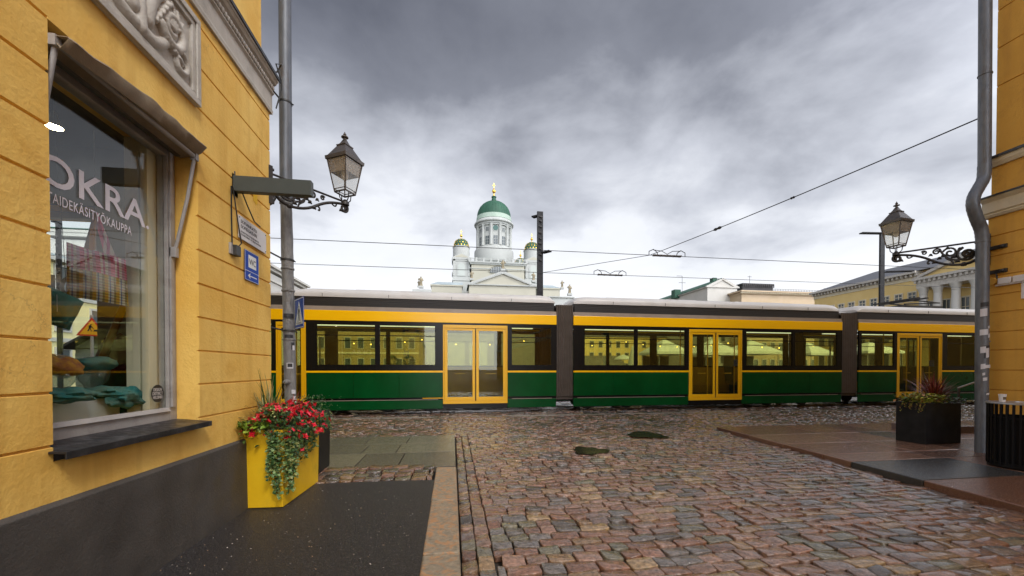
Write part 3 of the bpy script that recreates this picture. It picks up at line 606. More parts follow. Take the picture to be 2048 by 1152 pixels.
# things in the window
def shoplamp(px, py, dpt, lab):
    p = onD(px, py, dpt); t_ = thing('pendant_lamp', lab, 'lamp', p, group=None)
    ob('lamp_shade', MB().lathe([(0.02, 0.12), (0.025, 0.09), (0.062, 0.0), (0.058, 0.0), (0.023, 0.085)], p, 20), 'white_paint', t_, smooth=50)
    ob('bulb', MB().lathe([(0.001, 0.004), (0.05, 0.006), (0.05, 0.012), (0.001, 0.02)], p, 20), 'shop_lamp', t_)
    ob('cord', MB().cyl(p+Vector((0, 0, 0.12)), (p.x, p.y, 3.5 if p.y > 3.4 else 3.1), 0.004, 6), 'cable_black', t_)
shoplamp(106, 254, 3.1, 'upper lit white pendant lamp inside the shop window at its left edge')
shoplamp(108, 427, 5.0, 'lower lit white pendant lamp further inside the shop, under the large lettering')
def grid_cloth(name, quad, thick, m, lab, bulge=0.03, nx_=16, ny_=12, handles=True, amp=0.006):
    a, b, c, d = [Vector(p) for p in quad]   # top-left, top-right, bottom-right, bottom-left
    nrm = (b-a).cross(d-a).normalized(); mb = MB(); uv = []
    for sgn in (1, -1):
        for j in range(ny_+1):
            for i in range(nx_+1):
                u, v = i/nx_, j/ny_; p = (a*(1-u)+b*u)*(1-v)+(d*(1-u)+c*u)*v
                k = (16*u*(1-u)*v*(1-v))**0.5*bulge+0.004+amp*math.sin(u*9+v*3)*math.sin(v*7+u*2)*(1 if v > 0.02 else 0)
                mb.v.append(tuple(p+nrm*sgn*(k)+nrm*amp*2*math.sin(u*6.5+2*v))); uv.append((u, 1-v))
    n1_ = (nx_+1)*(ny_+1)
    for j in range(ny_):
        for i in range(nx_):
            k = j*(nx_+1)+i; mb.f.append((k, k+1, k+nx_+2, k+nx_+1)); mb.f.append((n1_+k+nx_+1, n1_+k+nx_+2, n1_+k+1, n1_+k))
    mb.c = [(1, 1, 1)]*len(mb.f)
    edge = [j*(nx_+1) for j in range(ny_+1)]+[ny_*(nx_+1)+i for i in range(1, nx_+1)]+[j*(nx_+1)+nx_ for j in range(ny_-1, -1, -1)]+[i for i in range(nx_-1, 0, -1)]
    for k in range(len(edge)):
        p, q = edge[k], edge[(k+1) % len(edge)]; mb.f.append((p, q, q+n1_, p+n1_)); mb.c.append((1, 1, 1))
    return mb, uv
def setuv(o, uv):
    l = o.data.uv_layers.new(name='UV')
    for lp in o.data.loops: l.data[lp.index].uv = uv[lp.vertex_index]
D0 = 2.85
q = [onD(133, 484, D0-0.12), onD(252, 520, D0+0.12), onD(258, 612, D0+0.12), onD(134, 592, D0-0.12)]
bg = thing('tote_bag', 'pink and mustard plaid cloth tote bag hanging by its straps inside the shop window', 'bag', (q[2]+q[3])/2)
mb_, uv_ = grid_cloth('bag', q, 0.05, 'plaid_cloth', '')
o_ = ob('bag_body', mb_, 'plaid_cloth', bg, fix=False, smooth=60); setuv(o_, uv_)
ap = onD(190, 424, D0)
for s_, (u0, u1) in enumerate(((0.32, 0.40), (0.66, 0.74))):
    hm = MB(); A0 = q[0]*(1-u0)+q[1]*u0; B0 = q[0]*(1-u1-0.03)+q[1]*(u1+0.03); off = Vector((0.02*(s_-0.5), 0.02*(s_-0.5), 0))
    hm.hexa([A0-off, B0-off, ap+Vector((0.01, 0, 0)), ap-Vector((0.015, 0, 0))], [A0+off, B0+off, ap+Vector((0.01, 0.008, 0)), ap+Vector((-0.015, 0.008, 0))])
    o_ = ob('strap', hm, 'plaid_cloth', bg); setuv(o_, [(v[0]*3 % 1, 0.2+0.6*s_) for v in hm.v])
hk = MB().cyl(ap, (ap.x, ap.y, 3.1), 0.002, 4); ob('hanging_line', hk, 'cable_black', bg)
q = [onD(100, 572, 2.5), onD(150, 590, 2.6), onD(168, 602, 2.62), onD(140, 660, 2.6)]
q2 = [onD(96, 570, 2.45), onD(168, 604, 2.65), onD(142, 661, 2.62), onD(98, 648, 2.5)]
b2 = thing('tote_bag', 'dark green and teal cloth bag with a paper tag, hanging in the shop window', 'bag', q2[2])
mb_, uv_ = grid_cloth('bag', q2, 0.05, 'green_cloth', '', bulge=0.025); ob('bag_body', mb_, 'green_cloth', b2, fix=False, smooth=60)
tg = MB(); c0 = onD(114, 600, 2.44); tg.box(-0.03, 0.03, -0.001, 0.001, -0.07, 0.03, Matrix.Translation(c0) @ Matrix.Rotation(R(-50), 4, 'Z')); ob('price_tag', tg, 'sign_white', b2)
ob('hanging_line', MB().cyl(q2[0]*0.5+q2[1]*0.5, (q2[0].x, q2[0].y+0.05, 3.1), 0.002, 4), 'cable_black', b2)
def blob(c, rx, ry, rz, seed, amp=0.25, n=26, m=16, fr=3.0):
    rr_ = random.Random(seed); ph = [rr_.uniform(0, 6.28) for _ in range(6)]; mb = MB(); c = Vector(c); vs = []
    for j in range(m+1):
        th = math.pi*j/m
        for i in range(n):
            a = 2*math.pi*i/n; dx, dy, dz = math.sin(th)*math.cos(a), math.sin(th)*math.sin(a), -math.cos(th)
            k = 1+amp*(math.sin(fr*dx*2+ph[0]+2*dz)*math.sin(fr*dy*2+ph[1])+0.5*math.sin(7*a+ph[2]+6*dz)*math.sin(th)+0.3*math.sin(11*dz+ph[3]+3*a)*math.sin(th))
            vs.append(c+Vector((dx*rx*k, dy*ry*k, dz*rz*k)))
    fs = [(j*n+i, j*n+(i+1) % n, (j+1)*n+(i+1) % n, (j+1)*n+i) for j in range(m) for i in range(n)]
    mb.add(vs, fs); return mb
def head(px, py, dpt, lab, scm, tilt, scl=1.0):
    p = onD(px, py, dpt); p.z = max(p.z, 1.2+0.02); h = thing('display_head', lab, 'display head', (p.x, p.y, 1.19))
    hm = MB(); hm.lathe([(0.001, 0.0), (0.075, 0.002), (0.07, 0.03), (0.05, 0.06), (0.05, 0.09), (0.075, 0.12), (0.088, 0.17), (0.09, 0.21), (0.08, 0.26), (0.05, 0.295), (0.001, 0.30)], (p.x, p.y, 1.192), 20, sx=0.85*scl, sy=1.05*scl)
    hm.ball((p.x+0.075, p.y-0.04, 1.192+0.165), 0.018, 8, 6)
    ob('head', hm, 'clear_head', h, smooth=60)
    s = blob((p.x, p.y, 1.192+0.235), 0.115*scl, 0.12*scl, 0.062, int(px), 0.10, fr=2.2); Mx = Matrix.Translation(Vector((p.x, p.y, 1.42))) @ Matrix.Rotation(R(tilt), 4, 'Y') @ Matrix.Translation(-Vector((p.x, p.y, 1.42)))
    s.v = [tuple(Mx @ Vector(v)) for v in s.v]; ob('head_scarf', s, scm, h, smooth=70)
head(187, 760, 2.95, 'clear display head wearing a teal scarf, in the middle of the shop window', 'teal_cloth', -12, 1.1)
head(118, 770, 2.55, 'clear display head wearing an ochre and maroon scarf in the shop window', 'ochre_cloth', 22, 1.0)
sca = MB()
p = onD(215, 797, 2.95); sb_ = blob((p.x, p.y, 1.225), 0.16, 0.15, 0.045, 5, 0.22); p2 = onD(130, 790, 2.5); sb2 = blob((p2.x, p2.y, 1.235), 0.13, 0.16, 0.045, 9, 0.22)
p3 = onD(250, 795, 3.0); sb3 = blob((p3.x+0.03, p3.y-0.02, 1.19), 0.10, 0.12, 0.075, 14, 0.25)
for s_, lb in ((sb_, 'folded teal scarf lying in soft folds below the middle display head'), (sb2, 'folded teal scarf lying on the white ledge at the left edge of the window'), (sb3, 'blue scarf end draped over the right front edge of the white ledge')):
    tag(ob('scarf', s_, 'teal_cloth', smooth=70), lb, 'scarf', 'scarves on the window ledge')
pa, pb = onD(236, 640, 3.6), onD(198, 732, 3.5)
tag(ob('wooden_pole', MB().cyl(pa+(pa-pb)*0.6, pb, 0.028, 10), 'wood_pole', smooth=40), 'brown wooden pole leaning behind the display heads inside the shop', 'pole')
p = onD(232, 740, 3.75); tag(ob('dark_garment', blob((p.x, p.y, 1.3), 0.17, 0.14, 0.42, 21, 0.08), 'red_dark', smooth=70), 'dark red garment on display behind the leaning wooden pole in the shop', 'garment')
# awning: rolled cloth with front bar and folding arms
aw = thing('awning', 'half-folded brown cloth awning with metal arms above the shop window', 'awning', (XL, 2.95, 3.1))
ya, yb = 2.372, 3.50
cl = MB(); n_ = 30; prof_ = [(-0.10, 3.165, 0), (0.02, 3.17, .35), (0.085, 3.165, 1), (0.09, 3.155, 1), (0.05, 3.105, .3), (0.01, 3.085, 0), (-0.10, 3.06, 0)]
for i in range(n_+1):
    y = ya-0.01+(yb-ya+0.02)*i/n_; bl_ = 0.03*math.sin(math.pi*i/n_)**1.2*(1+0.12*math.sin(i*0.5)); pinch = 0.35 if i in (0, n_) else 1
    for x_, z_, k_ in prof_: cl.v.append((XL+x_+0.004*math.sin(i*1.3)*k_, y, z_-0.075*(1-i/n_)*(1 if k_ or z_ > 3.1 else 0)+bl_*k_+0.004*math.sin(i*0.9+k_)*k_))
m_ = len(prof_)
for i in range(n_):
    for k in range(m_-1): cl.f.append((i*m_+k, (i+1)*m_+k, (i+1)*m_+k+1, i*m_+k+1)); cl.c.append((1, 1, 1))
o_ = ob('awning_cloth', cl, 'awning_cloth', aw, smooth=60); sd_ = o_.modifiers.new('thickness', 'SOLIDIFY'); sd_.thickness = 0.004
ob('front_bar', MB().cyl((XL+0.01, ya, 3.075), (XL+0.01, yb, 3.075), 0.017, 12).box(XL-0.012, XL+0.032, yb-0.02, yb+0.015, 3.045, 3.10).box(XL-0.012, XL+0.032, ya-0.015, ya+0.02, 3.045, 3.10), 'old_grey_paint', aw, smooth=40)
ob('roller', MB().cyl((XL-0.10, ya+0.02, 3.09), (XL-0.10, yb-0.02, 3.09), 0.035, 14), 'dark_metal', aw, smooth=40)
pv = onX(351, 500, XL-0.13)
for yy in (yb-0.005, ya+0.012):
    ob('arm', MB().tube([(XL+0.01, yy, 3.06), (XL-0.04, yy, 2.75), (XL-0.13, yy-0.0, pv.z)], 0.0125, 10), 'old_grey_paint', aw, smooth=40)
    ob('hinge', MB().box(XL-0.165, XL-0.115, yy-0.018, yy+0.018, pv.z-0.06, pv.z+0.02), 'old_grey_paint', aw, bevel=0.004)
# signs and fixtures on the wall near the corner
def wall_plate(name, lab, cat, p0, p1, m, thick=0.006, off=0.012):
    t_ = thing(name, lab, cat, (XL, p0[0], p1[1]))
    ob('plate', MB().box(XL+off, XL+off+thick, p0[0], p1[0], p1[1], p0[1]), m, t_, bevel=0.0015); return t_
a = onX(473, 430, XL); b = onX(529, 507, XL); zt = onX(473, 428, XL).z; zb = onX(529, 508, XL).z
ssn = thing('street_sign', 'white enamel street name sign with two lines of large black capitals above small print', 'sign', (XL, a.y, zb))
ob('plate', MB().box(XL+0.012, XL+0.018, a.y, b.y, zb, zt), 'sign_white', ssn, bevel=0.0015)
ob('bolt', MB().ball((XL+0.018, a.y+0.015, zt-0.02), 0.006, 8, 6).ball((XL+0.018, b.y-0.015, zt-0.02), 0.006, 8, 6).ball((XL+0.018, a.y+0.015, zb+0.02), 0.006, 8, 6).ball((XL+0.018, b.y-0.015, zb+0.02), 0.006, 8, 6), 'dark_metal', ssn)
hh = zt-zb; wd_ = b.y-a.y
for tx_, zz_, h_, w_ in (('SOFIANKATU', 0.70, 0.15, 0.55), ('SOFIEGATAN', 0.48, 0.15, 0.55), ('KORTTELI 31 ELEFANTTI', 0.29, 0.07, 0.62), ('KVARTERET 31 ELEFANTEN', 0.17, 0.07, 0.70)):
    ob('lettering', text_mb(tx_, (XL+0.019, a.y+0.04, zb+hh*zz_), U, Z_, wd_*w_, hh*h_, 0.001, 0.0), 'ink_black', ssn)
a = onX(490, 497, XL+0.015); b = onX(518, 569, XL+0.015); zt = a.z; zb = onX(518, 570, XL+0.015).z
wc = thing('toilet_sign', 'blue and white WC sign with an arrow pointing left, under the street name sign', 'sign', (XL, a.y, zb)); hh = zt-zb; ww = b.y-a.y
wx = XL+0.014
ob('plate', MB().box(wx-0.004, wx, a.y, b.y, zb, zt), 'sign_blue', wc, bevel=0.001)
lnm = MB(); t0 = 0.0035
for (y0, y1, z0, z1) in ((a.y+t0, b.y-t0, zt-2*t0, zt-t0), (a.y+t0, b.y-t0, zb+t0, zb+2*t0), (a.y+t0, a.y+2*t0, zb+2*t0, zt-2*t0), (b.y-2*t0, b.y-t0, zb+2*t0, zt-2*t0), (a.y+2*t0, b.y-2*t0, zb+hh*0.315, zb+hh*0.33)):
    lnm.box(wx, wx+0.0008, y0, y1, z0, z1)
lnm.box(wx, wx+0.0008, a.y+ww*0.24, b.y-ww*0.2, zb+hh*0.45, zb+hh*0.87)
yq, zq = a.y+ww*0.2, zb+hh*0.17
lnm.box(wx, wx+0.0008, yq+0.015, b.y-ww*0.16, zq-0.005, zq+0.005); lnm.prism([(wx, yq, zq), (wx, yq+0.045, zq+0.028), (wx, yq+0.045, zq+0.014), (wx, yq+0.02, zq), (wx, yq+0.045, zq-0.014), (wx, yq+0.045, zq-0.028)], (0.0008, 0, 0))
ob('symbol', lnm, 'white_paint', wc)
ob('lettering', text_mb('WC', (wx+0.0012, a.y+ww*0.28, zb+hh*0.55), U, Z_, ww*0.48, hh*0.2, 0.001, 0.0), 'ink_black', wc)
jb = thing('junction_box', 'small grey cable box on the yellow wall under two hanging cables', 'junction box', (XL, 3.9, 2.2))
p = onX(467, 500, XL+0.02); ob('box', MB().box(XL, XL+0.05, p.y-0.005, p.y+0.075, p.z-0.045, p.z+0.05), 'dark_metal', jb, bevel=0.004)
ob('backing', MB().box(XL, XL+0.02, p.y-0.04, p.y-0.007, p.z-0.04, p.z+0.06), 'old_grey_paint', jb)
pc = onX(463, 372, XL+0.02)
ob('cable', MB().tube([(XL+0.015, p.y-0.012, p.z+0.03), (XL+0.014, p.y-0.017, p.z+0.3), (XL+0.018, pc.y, pc.z)], 0.007, 6), 'cable_black', jb)
ob('cable', MB().tube([(XL+0.03, p.y+0.055, p.z+0.04), (XL+0.045, p.y+0.09, p.z+0.09), (XL+0.03, p.y+0.06, p.z+0.28), (XL+0.018, pc.y+0.03, pc.z)], 0.006, 6), 'cable_black', jb)
sp = MB(); c0 = onX(510, 386, XL); rr_ = random.Random(4)
vs = [(XL+0.002, c0.y+0.055*(0.7+0.6*rr_.random())*math.cos(k*0.5), c0.z+0.12*(0.7+0.5*rr_.random())*math.sin(k*0.5)) for k in range(12)]
sp.prism(vs, (0.001, 0, 0)); ob('paint_patch', sp, 'yellow_scuff', bl)
# projecting sign board, perpendicular to the wall
pa = onX(465, 350, XL); pb = onY(622, 356, pa.y); pc_ = onX(465, 378, XL)
sbt = thing('projecting_sign', 'dark green-grey rectangular sign box sticking out from the yellow wall in front of the downpipe', 'sign', (XL, pa.y, pc_.z))
ob('sign_box', MB().box(XL+0.0, pb.x, pa.y, pa.y+0.07, pc_.z-0.012, pa.z), 'sign_green', sbt, bevel=0.003)
ob('bracket', MB().box(XL-0.02, XL, pa.y-0.01, pa.y+0.09, pc_.z-0.05, pa.z+0.02).cyl((XL, pa.y+0.035, pa.z+0.0), (XL, pa.y+0.035, pa.z+0.05), 0.008), 'dark_metal', sbt)
fx = onX(503, 388, XL+0.05); ob('cable', MB().tube([(XL+0.06, pa.y+0.05, pc_.z-0.01), (XL+0.06, pa.y+0.15, pc_.z-0.10), (XL+0.05, pa.y+0.3, pc_.z-0.19), (XL+0.05, pa.y+0.42, pc_.z-0.2)], 0.006, 6), 'cable_black', sbt)
# ------------------------------------------------------------------ right building
RG = [1.07, 1.38, 1.70, 1.99, 2.30, 2.58, 2.88, 3.20, 3.52]
def seg_r(mb, prof, y0, y1): mb.prism([(x, y0, z) for x, z in prof], (0, y1-y0, 0))
br = thing('corner_building', 'deep yellow rendered building on the right edge with grooved courses and cream belt mouldings', 'building', (XR, YR, 0))
m = MB(); seg_r(m, profile(XR, -1, 0.5, 3.82, RG, XR+40), -34, YR); seg_r(m, profile(XR+0.02, -1, 4.14, 4.62, [], XR+40), -34, YR-0.02); seg_r(m, profile(XR+0.05, -1, 4.8, 12.5, [5.9, 6.5, 7.1, 7.7, 8.3, 8.9, 9.5, 10.1, 10.7, 11.3], XR+40), -34, YR-0.05)
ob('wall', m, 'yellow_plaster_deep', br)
m = MB(); seg_r(m, [(XR+40, -0.05), (XR-0.03, -0.05), (XR-0.03, 0.48), (XR, 0.5), (XR+40, 0.5)], -34, YR+0.02); ob('plinth', m, 'plinth_render', br)
m = MB(); seg_r(m, [(XR+40, 3.821), (XR-0.03, 3.821), (XR-0.05, 3.86), (XR-0.03, 3.88), (XR-0.055, 3.90), (XR-0.055, 4.06), (XR-0.10, 4.11), (XR-0.10, 4.139), (XR+40, 4.139)], -34, YR+0.05)
c_ = ob('belt_course', m, 'cream_trim', br)
m = MB(); seg_r(m, [(XR+0.2, 4.17), (XR-0.11, 4.142), (XR-0.11, 4.125), (XR-0.118, 4.125), (XR-0.118, 4.152), (XR+0.2, 4.20)], -34, YR+0.06); ob('flashing', m, 'black_flashing', c_)
m = MB(); seg_r(m, [(XR+40, 4.621), (XR-0.01, 4.621), (XR-0.04, 4.68), (XR-0.05, 4.76), (XR+40, 4.799)], -34, YR+0.02)
c_ = ob('belt_course', m, 'cream_trim', br)
m = MB(); seg_r(m, [(XR+0.2, 4.81), (XR-0.06, 4.765), (XR-0.06, 4.74), (XR-0.07, 4.74), (XR-0.07, 4.78), (XR+0.2, 4.84)], -34, YR+0.04); ob('flashing', m, 'black_flashing', c_)
ob('roof', MB().box(XR-0.3, XR+40, -34.2, YR+0.3, 12.5, 12.65), 'roof_dark', br)
vm = MB(); p = onX(2028, 559, XR)
for k in range(2): vm.box(XR-0.05, XR, p.y-0.16+0.17*k, p.y-0.01+0.17*k, p.z-0.05, p.z+0.05)
vm.box(XR-0.035, XR, p.y-0.2, p.y+0.2, p.z-0.07, p.z-0.045)
tag(ob('wall_fitting', vm, 'sign_white', bevel=0.008), 'small white double box fitted to the deep yellow wall right of the downpipe', 'wall fitting')
p = onX(2046, 580, XR); tag(ob('wall_plate', MB().box(XR-0.02, XR, p.y-0.25, p.y+0.01, p.z-0.13, p.z+0.11), 'sign_white', bevel=0.004), 'white plate on the deep yellow wall at the right edge of the view', 'sign')
# ------------------------------------------------------------------ downpipes
PX, PY_ = -1.99, 5.28
dl = thing('downpipe', 'weathered grey downpipe with old stickers beside the left building corner', 'downpipe', (PX, PY_, 0))
rp_ = 0.066; prng = random.Random(2)
bpx = PX
m = MB(); m.tube([(bpx-0.03, PY_, 3.45+0.5*k) for k in range(13)], [0.07]*13, 20); ob('pipe', m, 'pipe_grey', dl, smooth=50)
pts, rs_ = [], []
for k in range(56):
    z = 3.45-k*(3.30/55); x_ = bpx-0.03+0.05*(3.45-z)/3.3; pts.append((x_+prng.uniform(-.0015, .0015), PY_, z)); rs_.append(rp_*(1+0.03*math.sin(z*5)+prng.uniform(-.012, .012)))
m = MB(); m.tube(pts[::-1], rs_[::-1], 18); ob('pipe', m, 'pipe_worn', dl, smooth=60)
for z in (3.42, 2.62, 2.35, 1.75, 0.95): ob('collar', MB().lathe([(rp_+0.003, 0), (rp_+0.009, 0.004), (rp_+0.009, 0.022), (rp_+0.003, 0.026)], (bpx-0.03+0.05*(3.45-z)/3.3, PY_, z), 20), 'pipe_worn', dl, smooth=50)
for z in (4.65, 2.73, 1.86):
    x_ = bpx-0.03+0.05*max(0, 3.45-z)/3.3
    ob('clamp', MB().lathe([(rp_+0.006, 0), (rp_+0.011, 0.0), (rp_+0.011, 0.02), (rp_+0.006, 0.02)], (x_, PY_, z), 20).tube([(XL-0.1, YC-0.02, z+0.03), (x_-0.03, PY_-0.03, z+0.01)], 0.010, 8).tube([(x_+rp_, PY_, z+0.01), (x_+rp_+0.03, PY_-0.01, z-0.01)], 0.007, 6), 'dark_metal', dl, smooth=50)
ob('hook', MB().tube([(XL-0.02, YC+0.0, 4.70), (XL+0.05, YC+0.08, 4.78), (XL+0.11, YC+0.05, 4.85), (XL+0.08, YC-0.02, 4.80), (XL+0.10, YC+0.06, 4.68), (XL+0.09, YC+0.10, 4.60), (XL+0.05, YC+0.05, 4.35)], 0.008, 6), 'dark_metal', dl, smooth=50)
def sticker(z, w_, h_, ang, mt, cx=None, r=None, rot=0.0, par=dl):
    cx = cx or (bpx-0.03+0.05*(3.45-z)/3.3, PY_); r = r or rp_+0.0035; mb = MB(); n = 6; vs = []
    for j in range(2):
        for i in range(n+1):
            a = R(ang)+(i/n-0.5)*w_/r; zz_ = z+h_*(j-0.5)+rot*(i/n-0.5); vs.append((cx[0]+r*math.cos(a), cx[1]+r*math.sin(a), zz_))
    for j in range(2):
        for i in range(n+1):
            a = R(ang)+(i/n-0.5)*w_/r; zz_ = z+h_*(j-0.5)+rot*(i/n-0.5); vs.append((cx[0]+(r-0.002)*math.cos(a), cx[1]+(r-0.002)*math.sin(a), zz_))
    fs = [(i, i+1, n+2+i, n+1+i) for i in range(n)]+[(2*n+2+i, 2*n+3+i, 3*n+4+i, 3*n+3+i)[::-1] for i in range(n)]
    mb.add(vs, fs); return ob('sticker', mb, mt, par, fix=False)
for i, (z, w_, h_, ang, mt) in enumerate([(1.80, .10, .04, -75, 'sticker_dark'), (1.68, .04, .09, -35, 'sticker_dark'), (1.66, .03, .06, -30, 'sticker_light'), (1.44, .075, .07, -68, 'sticker_light'), (1.445, .055, .045, -68, 'sticker_dark'), (1.12, .05, .05, -40, 'sticker_light'), (1.02, .04, .09, -30, 'sticker_light'), (0.93, .07, .12, -75, 'sticker_light'), (0.80, .03, .05, -45, 'sticker_light'), (0.72, .05, .04, -60, 'sticker_light'), (0.98, .03, .05, -25, 'sticker_light'), (2.05, .12, .05, -70, 'sticker_dark')]):
    s_ = sticker(z, w_, h_, ang, mt, r=rp_+0.0035+0.0008*i)
ob('knob', MB().ball((bpx-0.01, PY_-0.075, 1.24), 0.035, 12, 8).lathe([(0.05, -0.01), (0.05, 0.01)], (bpx-0.01, PY_-0.05, 1.24), 12), 'pipe_worn', dl, smooth=50)
# right downpipe with its swan neck
pb = onZ(1963, 912, 0.06); QX, QY = 8.41, 5.2
dr = thing('downpipe', 'dark grey downpipe with a swan-neck bend in front of the right building corner', 'downpipe', (QX, QY, 0.06))
def onPipe(px, py): return onY(px, py, QY)
up = [onPipe(1971, -60), onPipe(1970, 150), onPipe(1969, 330), onPipe(1967, 357), onPipe(1957, 376), onPipe(1948, 393), onPipe(1946, 412), onPipe(1953, 436), onPipe(1962, 458), onPipe(1965, 478)]
def smooth_path(P, n=5):
    o = []
    for i in range(len(P)-1):
        p0, p1, p2, p3 = P[max(0, i-1)], P[i], P[i+1], P[min(len(P)-1, i+2)]
        for k in range(n):
            t = k/n; o.append(0.5*((2*p1)+(p2-p0)*t+(2*p0-5*p1+4*p2-p3)*t*t+(3*p1-p0-3*p2+p3)*t**3))
    return o+[P[-1]]
P = smooth_path([up[2]]+up[3:]); rr2 = [0.078*(1+0.035*(i % 2)) for i in range(len(P))]
ob('bend', MB().tube(P, rr2, 20), 'pipe_grey', dl and dr, smooth=35)
ob('pipe', MB().tube([up[2], up[1], up[0], onPipe(1972, -500)], 0.076, 20), 'pipe_grey', dr, smooth=50)
lo = onPipe(1963, 905); ob('pipe', MB().tube([up[-1], (up[-1]+lo)/2, (lo.x, lo.y, 0.05)], 0.077, 20), 'pipe_grey', dr, smooth=50)
for py in (484, 683, 865, 150): 
    p = onPipe(1965 if py > 300 else 1970, py); ob('collar', MB().lathe([(0.079, -0.01), (0.085, -0.008), (0.085, 0.008), (0.079, 0.01)], p, 20), 'pipe_grey', dr, smooth=50)
def axr(py): t = (py-478)/(905-478); return (up[-1].x*(1-t)+lo.x*t, QY)
for i, (py, w_, h_, ang, mt) in enumerate([(610, .1, .07, -125, 'sticker_dark'), (626, .08, .12, -135, 'sticker_light'), (665, .10, .09, -130, 'sticker_light'), (655, .04, .04, -85, 'sticker_light'), (672, .04, .06, -85, 'sticker_light'), (704, .08, .2, -105, 'sticker_dark'), (706, .045, .15, -103, 'sticker_light'), (700, .06, .10, -140, 'sticker_light'), (733, .12, .05, -100, 'sticker_light'), (733, .05, .08, -140, 'sticker_light'), (748, .03, .04, -135, 'sticker_light'), (758, .05, .05, -125, 'sticker_light'), (787, .05, .03, -100, 'sticker_light')]):
    cx_ = axr(py); sticker(onPipe(1964, py).z, w_, h_, ang, mt, cx=cx_, r=0.079+0.0008*i, rot=0.01, par=dr)
# ------------------------------------------------------------------ lanterns on scrolled corner brackets
def lantern(name, label, base, ang, length, zb, flip=1):
    """base: wall corner; ang: compass direction (from +x) of the bracket; zb: height of its top bar at the hub"""
    root = thing(name, label, 'street lamp', (base[0], base[1], zb), ang, 'old wall lanterns on scrolled brackets')
    S = length/0.9
    def P(u, z): return Vector((u*S, 0, z*S))
    def spiral(cx, cz, r, a0, turns, n=26, end=0.16): return [P(cx+r*(1-(1-end)*i/n)*math.cos(a0+6.283*turns*i/n), cz+r*(1-(1-end)*i/n)*math.sin(a0+6.283*turns*i/n)) for i in range(n+1)]
    def bez(a, b, c, d, n=12): return [P(*[(1-t)**3*a[k]+3*t*(1-t)**2*b[k]+3*t*t*(1-t)*c[k]+t**3*d[k] for k in (0, 1)]) for t in [i/n for i in range(n+1)]]
    m = MB(); m.tube([P(0, 0.02), P(0.9, 0.0)], 0.013*S, 8)
    m.tube(bez((0, -0.02), (-0.0, -0.36), (0.34, -0.31), (0.52, -0.17))+bez((0.52, -0.17), (0.66, -0.07), (0.76, -0.05), (0.90, -0.03))[1:], [0.02*S]*7+[0.017*S]*18, 8)
    ob('bracket_arm', m, 'cast_iron', root, w=False, smooth=50)
    m = MB()
    m.tube(spiral(0.17, -0.135, 0.105, 1.2, -1.6), 0.0174*S, 6); m.tube(spiral(0.17, -0.135, 0.05, 2.6, 1.1), 0.0203*S, 6)
    m.tube(spiral(0.335, -0.09, 0.075, 0.3, 1.4), 0.0130*S, 6); m.tube(spiral(0.47, -0.055, 0.045, 2.6, -1.4), 0.0116*S, 6)
    m.tube(spiral(0.885, -0.085, 0.06, 1.9, -1.5), 0.0174*S, 6); m.tube(spiral(0.60, -0.05, 0.032, 0.5, 1.3), 0.0101*S, 6)
    m.tube(bez((0.03, -0.04), (0.2, -0.30), (0.38, -0.22), (0.44, -0.02)), 0.0130*S, 6); m.tube(bez((0.30, -0.26), (0.30, -0.18), (0.40, -0.2), (0.37, -0.12)), 0.0116*S, 6)
    m.tube(bez((0.52, -0.17), (0.58, -0.17), (0.56, -0.24), (0.54, -0.21)), 0.0116*S, 6); m.tube(bez((0.78, -0.05), (0.78, -0.12), (0.74, -0.10), (0.72, -0.08)), 0.0101*S, 6)
    for (u, z, r) in ((0.30, -0.15, 0.022), (0.40, -0.12, 0.02), (0.44, -0.15, 0.018), (0.26, -0.22, 0.02), (0.53, -0.09, 0.015), (0.84, -0.12, 0.016), (0.24, -0.05, 0.018), (0.36, -0.02, 0.016), (0.49, -0.2, 0.02), (0.2, -0.275, 0.026)):
        m.ball(P(u, z), r*S*1.2, 8, 6); m.ball(P(u+0.018, z-0.014), r*S*0.6, 6, 4); m.ball(P(u-0.016, z-0.014), r*S*0.6, 6, 4)
    ob('scrollwork', m, 'cast_iron', root, w=False, smooth=50)
    m = MB(); m.box(-0.05, 0.012, -0.035, 0.035, -0.33*S, 0.10*S); m.tube([P(0, -0.08), P(-0.02, -0.15), P(0.03, -0.25), P(0.0, -0.30)], 0.03*S, 8)
    for z in (0.07, -0.30): m.cyl((0.012, 0, z*S), (0.035, 0, z*S), 0.018, 8)
    ob('wall_bracket', m, 'cast_iron', root, w=False, bevel=0.006)
    h = MB(); h.lathe([(0.03, -0.05), (0.05, -0.04), (0.05, -0.005), (0.035, 0.01), (0.02, 0.03), (0.001, 0.035)], P(0.9, 0), 14)
    c = P(0.9, 0)
    for k in range(4):
        a = k*math.pi/2; h.tube([c+Vector((0.035*math.cos(a), 0.035*math.sin(a), 0.0)), c+Vector((0.075*math.cos(a), 0.075*math.sin(a), 0.04)), c+Vector((0.085*math.cos(a), 0.085*math.sin(a), 0.115))], 0.007, 6)
    ob('hub', h, 'cast_iron', root, w=False, smooth=50)
    ta = R(-90+16 if flip > 0 else -90-38)-ang
    def sq(r, z, t=ta): return [c+Vector((r*math.cos(t+k*math.pi/2), r*math.sin(t+k*math.pi/2), z)) for k in range(4)]
    z0, z1, z2 = 0.115, 0.52, 0.71; r0, r1, re = 0.125, 0.212, 0.235
    f = MB()
    for k in range(4):
        f.tube([sq(r0, z0)[k], sq(r1, z1)[k]], 0.009, 6); f.tube([sq(r0, z0)[k], sq(r0, z0)[(k+1) % 4]], 0.012, 6); f.tube([sq(r0+.006, z0+.035)[k], sq(r0+.006, z0+.035)[(k+1) % 4]], 0.006, 6)
    ob('lantern_frame', f, 'lamp_bronze', root, w=False, smooth=50)
    rf = MB()
